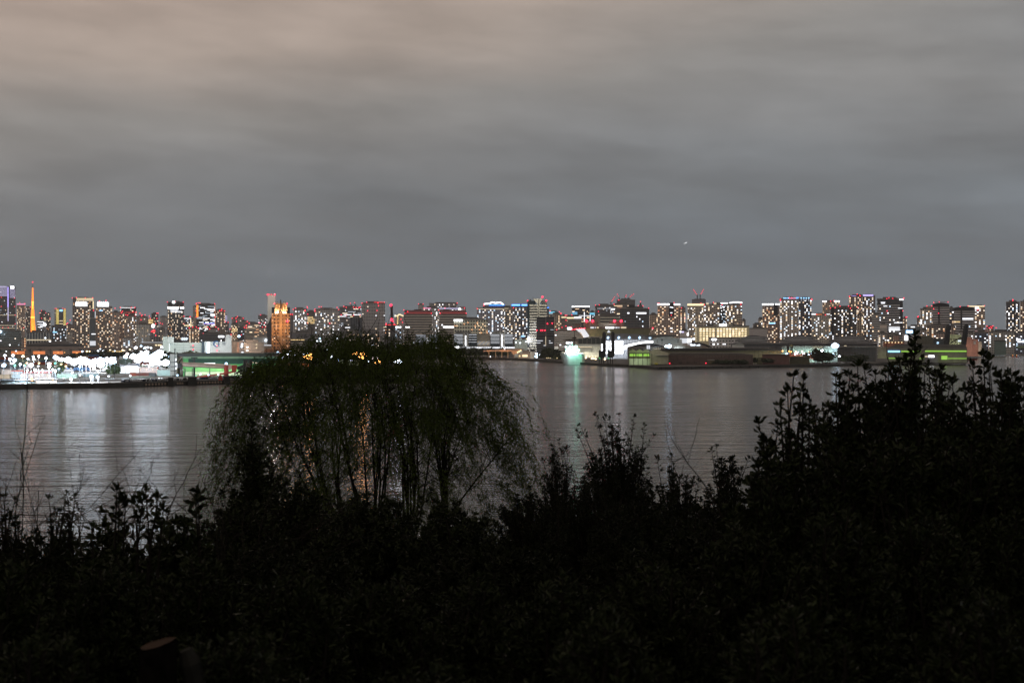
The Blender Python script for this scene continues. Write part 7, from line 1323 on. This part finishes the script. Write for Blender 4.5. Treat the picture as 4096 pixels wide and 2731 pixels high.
# willow
def willow():
    D = 40; x0 = XW(1520, D); zb = terr(x0, D); root = empty('willow_tree', (x0, D, zb), 'broad willow tree with drooping strands standing before the water at centre left', 'tree')
    r = np.random.default_rng(11); tb = MB(); k = D/F
    def W3(px, py, dy=0): return np.array([(px-1520)*k, dy, ZW(py, D) - zb])
    base = W3(1520, 2360); tips_ = []
    def limb(p0, p1, r0, r1, wob=.12, n=8):
        pts = [p0 + (p1-p0)*t_ + np.array([math.sin(t_*3+p1[0]), 0, 0])*wob*math.sin(math.pi*t_) + r.normal(size=3)*.03 for t_ in np.linspace(0, 1, n)]; tb.tube(pts, np.linspace(r0, r1, n), 6); return pts
    forks = [(1420, 2210, -.3), (1500, 2180, .3), (1640, 2220, -.2), (1750, 2200, .4)]
    for i, (fx, fy, dy) in enumerate(forks):
        f = W3(fx, fy, dy); limb(base + np.array([(i-1.5)*.12, 0, 0]), f, .12, .07)
        for j in range(11):
            ex = {0: r.uniform(960, 1330), 1: r.uniform(1230, 1560), 2: r.uniform(1500, 1800), 3: r.uniform(1700, 2060)}[i]; top = 1345 + 300*abs((ex-1480)/600)**2.2
            e = W3(ex, top + r.uniform(10, 160), r.uniform(-1.6, 1.6)); pts = limb(f, e, .038, .01, .25, 9)
            for q in pts[3:]:
                for _ in range(4):
                    d = nrm(np.array([r.normal()*.8, r.normal()*.7, abs(r.normal())*.8 + .3])); e2 = q + d*r.uniform(.4, 1.3); p2 = limb(q, e2, .012, .004, .08, 5); tips_ += p2[1:]
    tb.build('trunk', TW, root)
    PP = []; DD = []; LL = []; sb = MB(); n = 0
    CL = []
    for _ in range(620):
        ang = r.uniform(0, 2*math.pi); rad = r.random()**.45; ux = rad*math.cos(ang); uy = rad*math.sin(ang); dp = r.choice([0, 1, 2], p=[.24, .36, .4]); CL.append((ux, uy, (r.exponential(35), r.uniform(60, 330), r.uniform(280, 720))[dp], dp, r.uniform(14, 46)))
    while n < 7600:
        ux, uy, off, dp, cs = CL[r.integers(0, len(CL))]; ux += r.normal()*cs/575; uy += r.normal()*.07; au = abs(ux)
        px = 1510 + (550*ux if ux < 0 else 515*ux); domet = 1326 + (400 if ux > 0 else 430)*(1 - max(0, 1 - min(1, au)**3)**(1/2.4)) + 16*math.sin(ux*9+1) + 12*math.sin(ux*23)
        py = domet + off + r.normal()*cs*.55 + 60*abs(uy); deep = dp > 0
        if py < domet - 6: py = domet + r.exponential(14)
        a = W3(px, py, uy*3.4); side = max(0, (au-.72)/.28)
        Ls = r.uniform(.3, 1.0) + side*r.uniform(.3, 2.2)
        sway = np.array([-.3 if ux < -.3 else .25*ux, 0, 0])
        out = nrm(np.array([ux, uy, .35])); k_ = 9; q = a.copy(); d = out*.8 + np.array([0,0,.5]); pts = [q]
        for i in range(k_): d = nrm(d*.66 + np.array([0,0,-1.])*.38 + sway*.25 + r.normal(size=3)*.1); q = q + d*Ls/k_; pts.append(q)
        pts = np.array(pts); n += 1
        if n % 3 == 0: sb.tube(pts[::3], [.004,.003,.002,.0015], 3)
        nl = int(Ls*(26 if not deep else 25)); t_ = r.random(nl)*k_; i0 = np.minimum(t_.astype(int), k_-1); f = (t_-i0)[:, None]; p = pts[i0]*(1-f) + pts[i0+1]*f; tan = nrm(pts[i0+1]-pts[i0])
        PP.append(p + r.normal(size=(nl, 3))*.02); DD.append(nrm(tan*.9 + r.normal(size=(nl, 3))*.42)); LL.append(r.uniform(.06, .11, nl))
    PP = np.concatenate(PP); DD = np.concatenate(DD); LL = np.concatenate(LL)
    link('crown', leaves_mesh('crown', PP, DD, LL, LL*.15, LW), root); sb.build('hanging_twig', TW, root)
willow()
G1 = 'evergreen shrubs on the dark slope'
# right mass, near
shrub(3180, 1560, 150, 9, 'tall thin evergreen shoots rising over the water left of the big right-hand bush', 9, .066, name='evergreen_shrub', tips=((3175,1505),(3215,1520),(3150,1570),(3240,1600),(3120,1620),(3200,1560)), per=20, fill=.4)
shrub(3120, 1740, 330, 9, 'dense evergreen bush with pointed shoots at the left end of the right-hand mass', 105, .064, tips=((3030,1690),(3060,1760),(3110,1700),(3200,1640),(3290,1720),(3320,1770)))
shrub(3420, 1560, 330, 9.5, 'tall evergreen bush left of the highest spire of leaves', 112, .064, tips=((3340,1510),(3360,1540),(3430,1465),(3400,1500),(3450,1480),(3480,1560)))
shrub(3620, 1500, 260, 9.5, 'highest evergreen bush whose spire crosses the right-hand skyline', 82, .064, tips=((3660,1345),(3670,1370),(3645,1390),(3655,1425),(3600,1450),(3630,1440),(3700,1490),(3560,1480)))
shrub(3830, 1600, 330, 10, 'broad evergreen bush between the highest spire and the right edge bush', 105, .064, tips=((3770,1510),(3800,1520),(3860,1560)))
shrub(3965, 1500, 120, 10, 'thin sprays of leaves standing up near the right edge', 8, .066, tips=((3930,1420),(3950,1440),(3890,1465),(3935,1470),(3920,1500),(3960,1480)), per=14, fill=.4)
shrub(4040, 1540, 260, 9, 'evergreen bush at the right edge with rounded leaf tufts', 97, .064, tips=((4000,1510),(4050,1505),(4090,1530)))
shrub(3540, 1530, 300, 11, 'rounded evergreen bush half hidden behind the highest spire, on its left', 120, .06, tips=((3500,1500),(3560,1470),(3590,1490)))
shrub(3730, 1500, 300, 11, 'rounded evergreen bush half hidden behind the highest spire, on its right', 120, .06, tips=((3700,1440),(3720,1460),(3760,1480),(3810,1530)))
shrub(3930, 1560, 300, 11, 'rounded evergreen bush behind the thin sprays near the right edge', 120, .06, tips=((3890,1530),(3990,1500),(4040,1490)))
shrub(3300, 1620, 300, 11, 'rounded evergreen bush in the gap behind the two left bushes of the right-hand mass', 110, .06)
for i, (px, pt, w_, D, lab) in enumerate(((3080, 1850, 420, 8, 'dense dark bush below the left end of the right-hand mass'), (3330, 1780, 420, 8.2, 'dense dark bush in the lower middle of the right-hand mass, left'), (3580, 1760, 420, 8, 'dense dark bush below the highest spire of leaves'), (3820, 1760, 420, 8, 'dense dark bush below the right part of the mass'), (4060, 1730, 360, 8, 'dense dark bush low at the right edge'))):
    shrub(px, pt, w_, D, lab, 150, .055, per=36)
# middle
LFm = LF2
shrub(2235, 1800, 210, 30, 'feathery shrub at the right foot of the willow', 130, .075, .3, LFm, 'feathery_shrub', per=34, tips=((2235,1760),(2210,1785),(2270,1790),(2170,1840)))
shrub(2470, 1690, 330, 30, 'tall rounded shrub standing against the water, right of the willow', 230, .08, .32, LFm, 'feathery_shrub', per=38, tips=((2385,1655),(2420,1665),(2480,1660),(2535,1665),(2580,1700),(2620,1745),(2320,1700),(2310,1725)), depth=.6)
shrub(2350, 1920, 400, 28, 'broad low shrub under the tall rounded shrub', 200, .075, .32, LFm, 'feathery_shrub', per=36)
shrub(2110, 1960, 330, 26, 'low dark shrub between the willow foot and the feathery shrub', 170, .07, .34, LFm, 'feathery_shrub', per=36)
shrub(2720, 1860, 300, 24, 'low shrub right of the tall rounded shrub', 170, .07, .34, LFm, 'feathery_shrub', per=34, tips=((2680,1820),(2630,1830)))
shrub(2900, 1830, 300, 22, 'shrub with a feathery top left of the right-hand mass', 170, .07, .34, LFm, 'feathery_shrub', per=34, tips=((2870,1790),(2850,1800),(2930,1830),(2990,1830)))
shrub(2600, 1960, 560, 20, 'wide dark shrub across the lower middle', 220, .07, .34, LFm, 'feathery_shrub', per=36)
# before the willow
shrub(1020, 1790, 260, 20, 'upright evergreen shrub covering the lower left of the willow', 120, .085, .4, LG, tips=((1000,1690),(1060,1720),(940,1760),(1120,1800),(1010,1730)))
shrub(1180, 1930, 420, 19, 'broad evergreen shrub under the left half of the willow', 150, .08, .4, LG)
shrub(960, 2010, 360, 18, 'low evergreen shrub at the left foot of the willow', 130, .08, .4, LG)
shrub(1480, 1990, 520, 18, 'wide evergreen shrub before the willow trunk', 190, .08, .4, LG, tips=((1330,1990),(1720,1960)))
shrub(1800, 2020, 460, 17, 'evergreen shrub below the right half of the willow', 160, .08, .4, LG)
# left
shrub(40, 2030, 200, 12, 'dark bush in the left corner before the water', 90, .05, .3, LFm, 'fine_leaved_shrub', tips=((20,1985),(60,2000)))
shrub(240, 2010, 180, 12, 'rounded fine-leaved bush standing up at the left', 120, .045, .3, LFm, 'fine_leaved_shrub', per=34, tips=((190,1990),(260,1975),(300,1985),(320,2040)))
shrub(480, 2020, 110, 9, 'large-leaved shoot with two leafy tops left of a taller pair', 12, .066, .42, LG, tips=((470,1960),(475,1990),(500,2000)), per=24, fill=.5)
shrub(600, 2030, 150, 9, 'pair of large-leaved shoots crossing the water at lower left', 12, .066, .42, LG, tips=((585,1965),(635,1990),(550,2010),(655,2040),(575,2000)), per=22, fill=.5)
shrub(785, 2050, 70, 9, 'single large-leaved shoot right of the leafy pair', 7, .08, .42, LG, tips=((790,1975),(780,2010)), per=26, fill=.4)
shrub(130, 2110, 380, 11, 'low dark shrub at the left, under the rounded bush', 130, .055, .34, LFm, 'fine_leaved_shrub')
shrub(420, 2100, 340, 10, 'low dark shrub below the large-leaved shoots', 110, .07, .4)
shrub(700, 2090, 380, 10, 'low dark shrub left of the willow foot', 120, .07, .4)
twigs(80, 1900, 240, 13, 'bare twiggy shrub rising above the left corner bush', 14, 3)
twigs(350, 2040, 320, 12, 'sparse arching bare twigs between the rounded bush and the leafy shoots', 10, 5, 1.2)
twigs(800, 2010, 420, 13, 'tangle of bare twigs at the left foot of the willow', 34, 7, 1.0)
twigs(2690, 1850, 160, 22, 'thin bare twigs right of the tall rounded shrub', 5, 9, .8)
twigs(3330, 1640, 260, 9, 'thin curling bare stems over the water between two right-hand bushes', 5, 12, 1.1)
twigs(3900, 1640, 260, 10, 'thin bare stems sticking up near the right edge', 4, 15, .7)
# foreground blanket, nearest plants
labs = ['dim leafy bush of the nearest row, at the far left', 'dim leafy bush of the nearest row, second from the left', 'dim leafy bush of the nearest row, above the sawn stump', 'dim leafy bush of the nearest row, right of the sawn stump', 'dim leafy bush of the nearest row, left of the middle', 'dim leafy bush of the nearest row, in the middle', 'dim leafy bush of the nearest row, right of the middle', 'dim leafy bush of the nearest row, under the rounded shrub', 'dim leafy bush of the nearest row, at the left of the big mass', 'dim leafy bush of the nearest row, under the highest spire', 'dim leafy bush of the nearest row, second from the right', 'dim leafy bush of the nearest row, at the far right']
for i, lab in enumerate(labs):
    px = 60 + i*365; pt = (2270, 2250, 2260, 2300, 2330, 2340, 2330, 2260, 2120, 2060, 2060, 2050)[i]
    shrub(px, pt, 540, 6.6 + (i % 3)*.5, lab, 190, .047, .3, LG, 'leafy_bush', per=44, grp='nearest row of dim bushes')
lab2 = ['dark low bush in the second row at the left', 'dark low bush in the second row left of centre', 'dark low bush in the second row at the centre', 'dark low bush in the second row right of centre', 'dark low bush in the second row at the right']
for i, lab in enumerate(lab2): shrub(200 + i*900, 2170 if i < 3 else 2030, 1000, 12, lab, 240, .07, .36, LFm, 'leafy_bush', per=34, grp='second row of dark bushes')
lab3 = ['big-leaved plant at the bottom left corner', 'big-leaved plant at the bottom, right of the stump', 'big-leaved plant at the bottom centre', 'big-leaved plant catching light at the bottom right of centre', 'big-leaved plant at the bottom right', 'big-leaved plant in the bottom right corner']
for i, lab in enumerate(lab3): shrub(150 + i*760, (2560, 2520, 2640, 2480, 2440, 2400)[i], 700, 4.6, lab, 150, .036, .3, LG, 'leafy_bush', per=46, grp='lowest plants of the slope')
# sawn stump
def stump():
    D = 4.4; px = 630; py = 2572; r_ = root_at('tree_stump', px, D, 'sawn-off tree stem with a pale orange cut face at bottom left', 'stump', base=ZW(2731, D) - .6); h = ZW(py, D) - r_.location.z
    rad = 70*D/F; bk = mat('black stump bark', (.005,.0045,.004), 1, nscale=25, spec=.0, noise=.5); n = 22; rng = np.random.default_rng(4)
    out_ = [rad*(1 + .06*math.sin(3*t+1) + .04*math.sin(7*t)) for t in np.linspace(0, 2*math.pi, n+1)[:-1]]
    def ringp(s_, z, tl): return [(s_*q*math.cos(t), s_*q*math.sin(t), z + tl*math.cos(t)) for q, t in zip(out_, np.linspace(0, 2*math.pi, n+1)[:-1])]
    b = MB(); R3 = ringp(1.25, 0, 0) + ringp(1.1, h*.5, 0) + ringp(1.03, h-.004, .014); b.add(R3, [(k*n+i, k*n+(i+1) % n, (k+1)*n+(i+1) % n, (k+1)*n+i) for k in range(2) for i in range(n)]); b.build('trunk', bk, r_)
    b = MB(); b.add(ringp(.97, h, .014), [tuple(range(n))]); b.build('cut_face', mat('fresh cut wood', (.034,.021,.014), .9, nscale=20, spec=.05), r_)
    b = MB(); b.tube([(.11,.05,h*.2),(.13,.04,h*.7),(.1,.03,h*.9),(.085,.03,h-.03)], [.03,.032,.036,.02], 9); b.build('side_limb', mat('grey lichen bark', (.018,.018,.016), .95, nscale=15, spec=.05), r_)
stump()
# ground cover under the shrubs
n = 26000; x = NR.uniform(-1, 1, n); y = 3.5 + 50*NR.random(n)**1.7; x = x*(y*.42 + 1.5); z = np.array([terr(a, c) for a, c in zip(x, y)]); P0 = np.stack([x, y, z + NR.uniform(0, .35, n)], 1); d = nrm(NR.normal(size=(n, 3)) + np.array([0,0,.8])); s_ = NR.uniform(.07, .16, n)
tag(link('undergrowth', leaves_mesh('undergrowth', P0, d, s_, s_*.35, LF2)), 'dark leafy undergrowth covering the slope', 'undergrowth', kind='stuff')
# ---------------- air: thin urban haze ----------------
hz = bpy.data.materials.new('urban haze'); hz.use_nodes = True; t = hz.node_tree; t.nodes.clear()
o_ = t.nodes.new('ShaderNodeOutputMaterial'); v_ = t.nodes.new('ShaderNodeVolumePrincipled'); t.links.new(v_.outputs[0], o_.inputs['Volume'])
v_.inputs['Color'].default_value = (.85,.87,.9,1); v_.inputs['Density'].default_value = 4.5e-5; v_.inputs['Anisotropy'].default_value = .55
b = MB(); b.box(-7000, 7000, -200, 12600, -4.2, 900); tag(b.build('haze', hz), kind='stuff')
cy.volume_bounces = 0; cy.volume_max_steps = 64
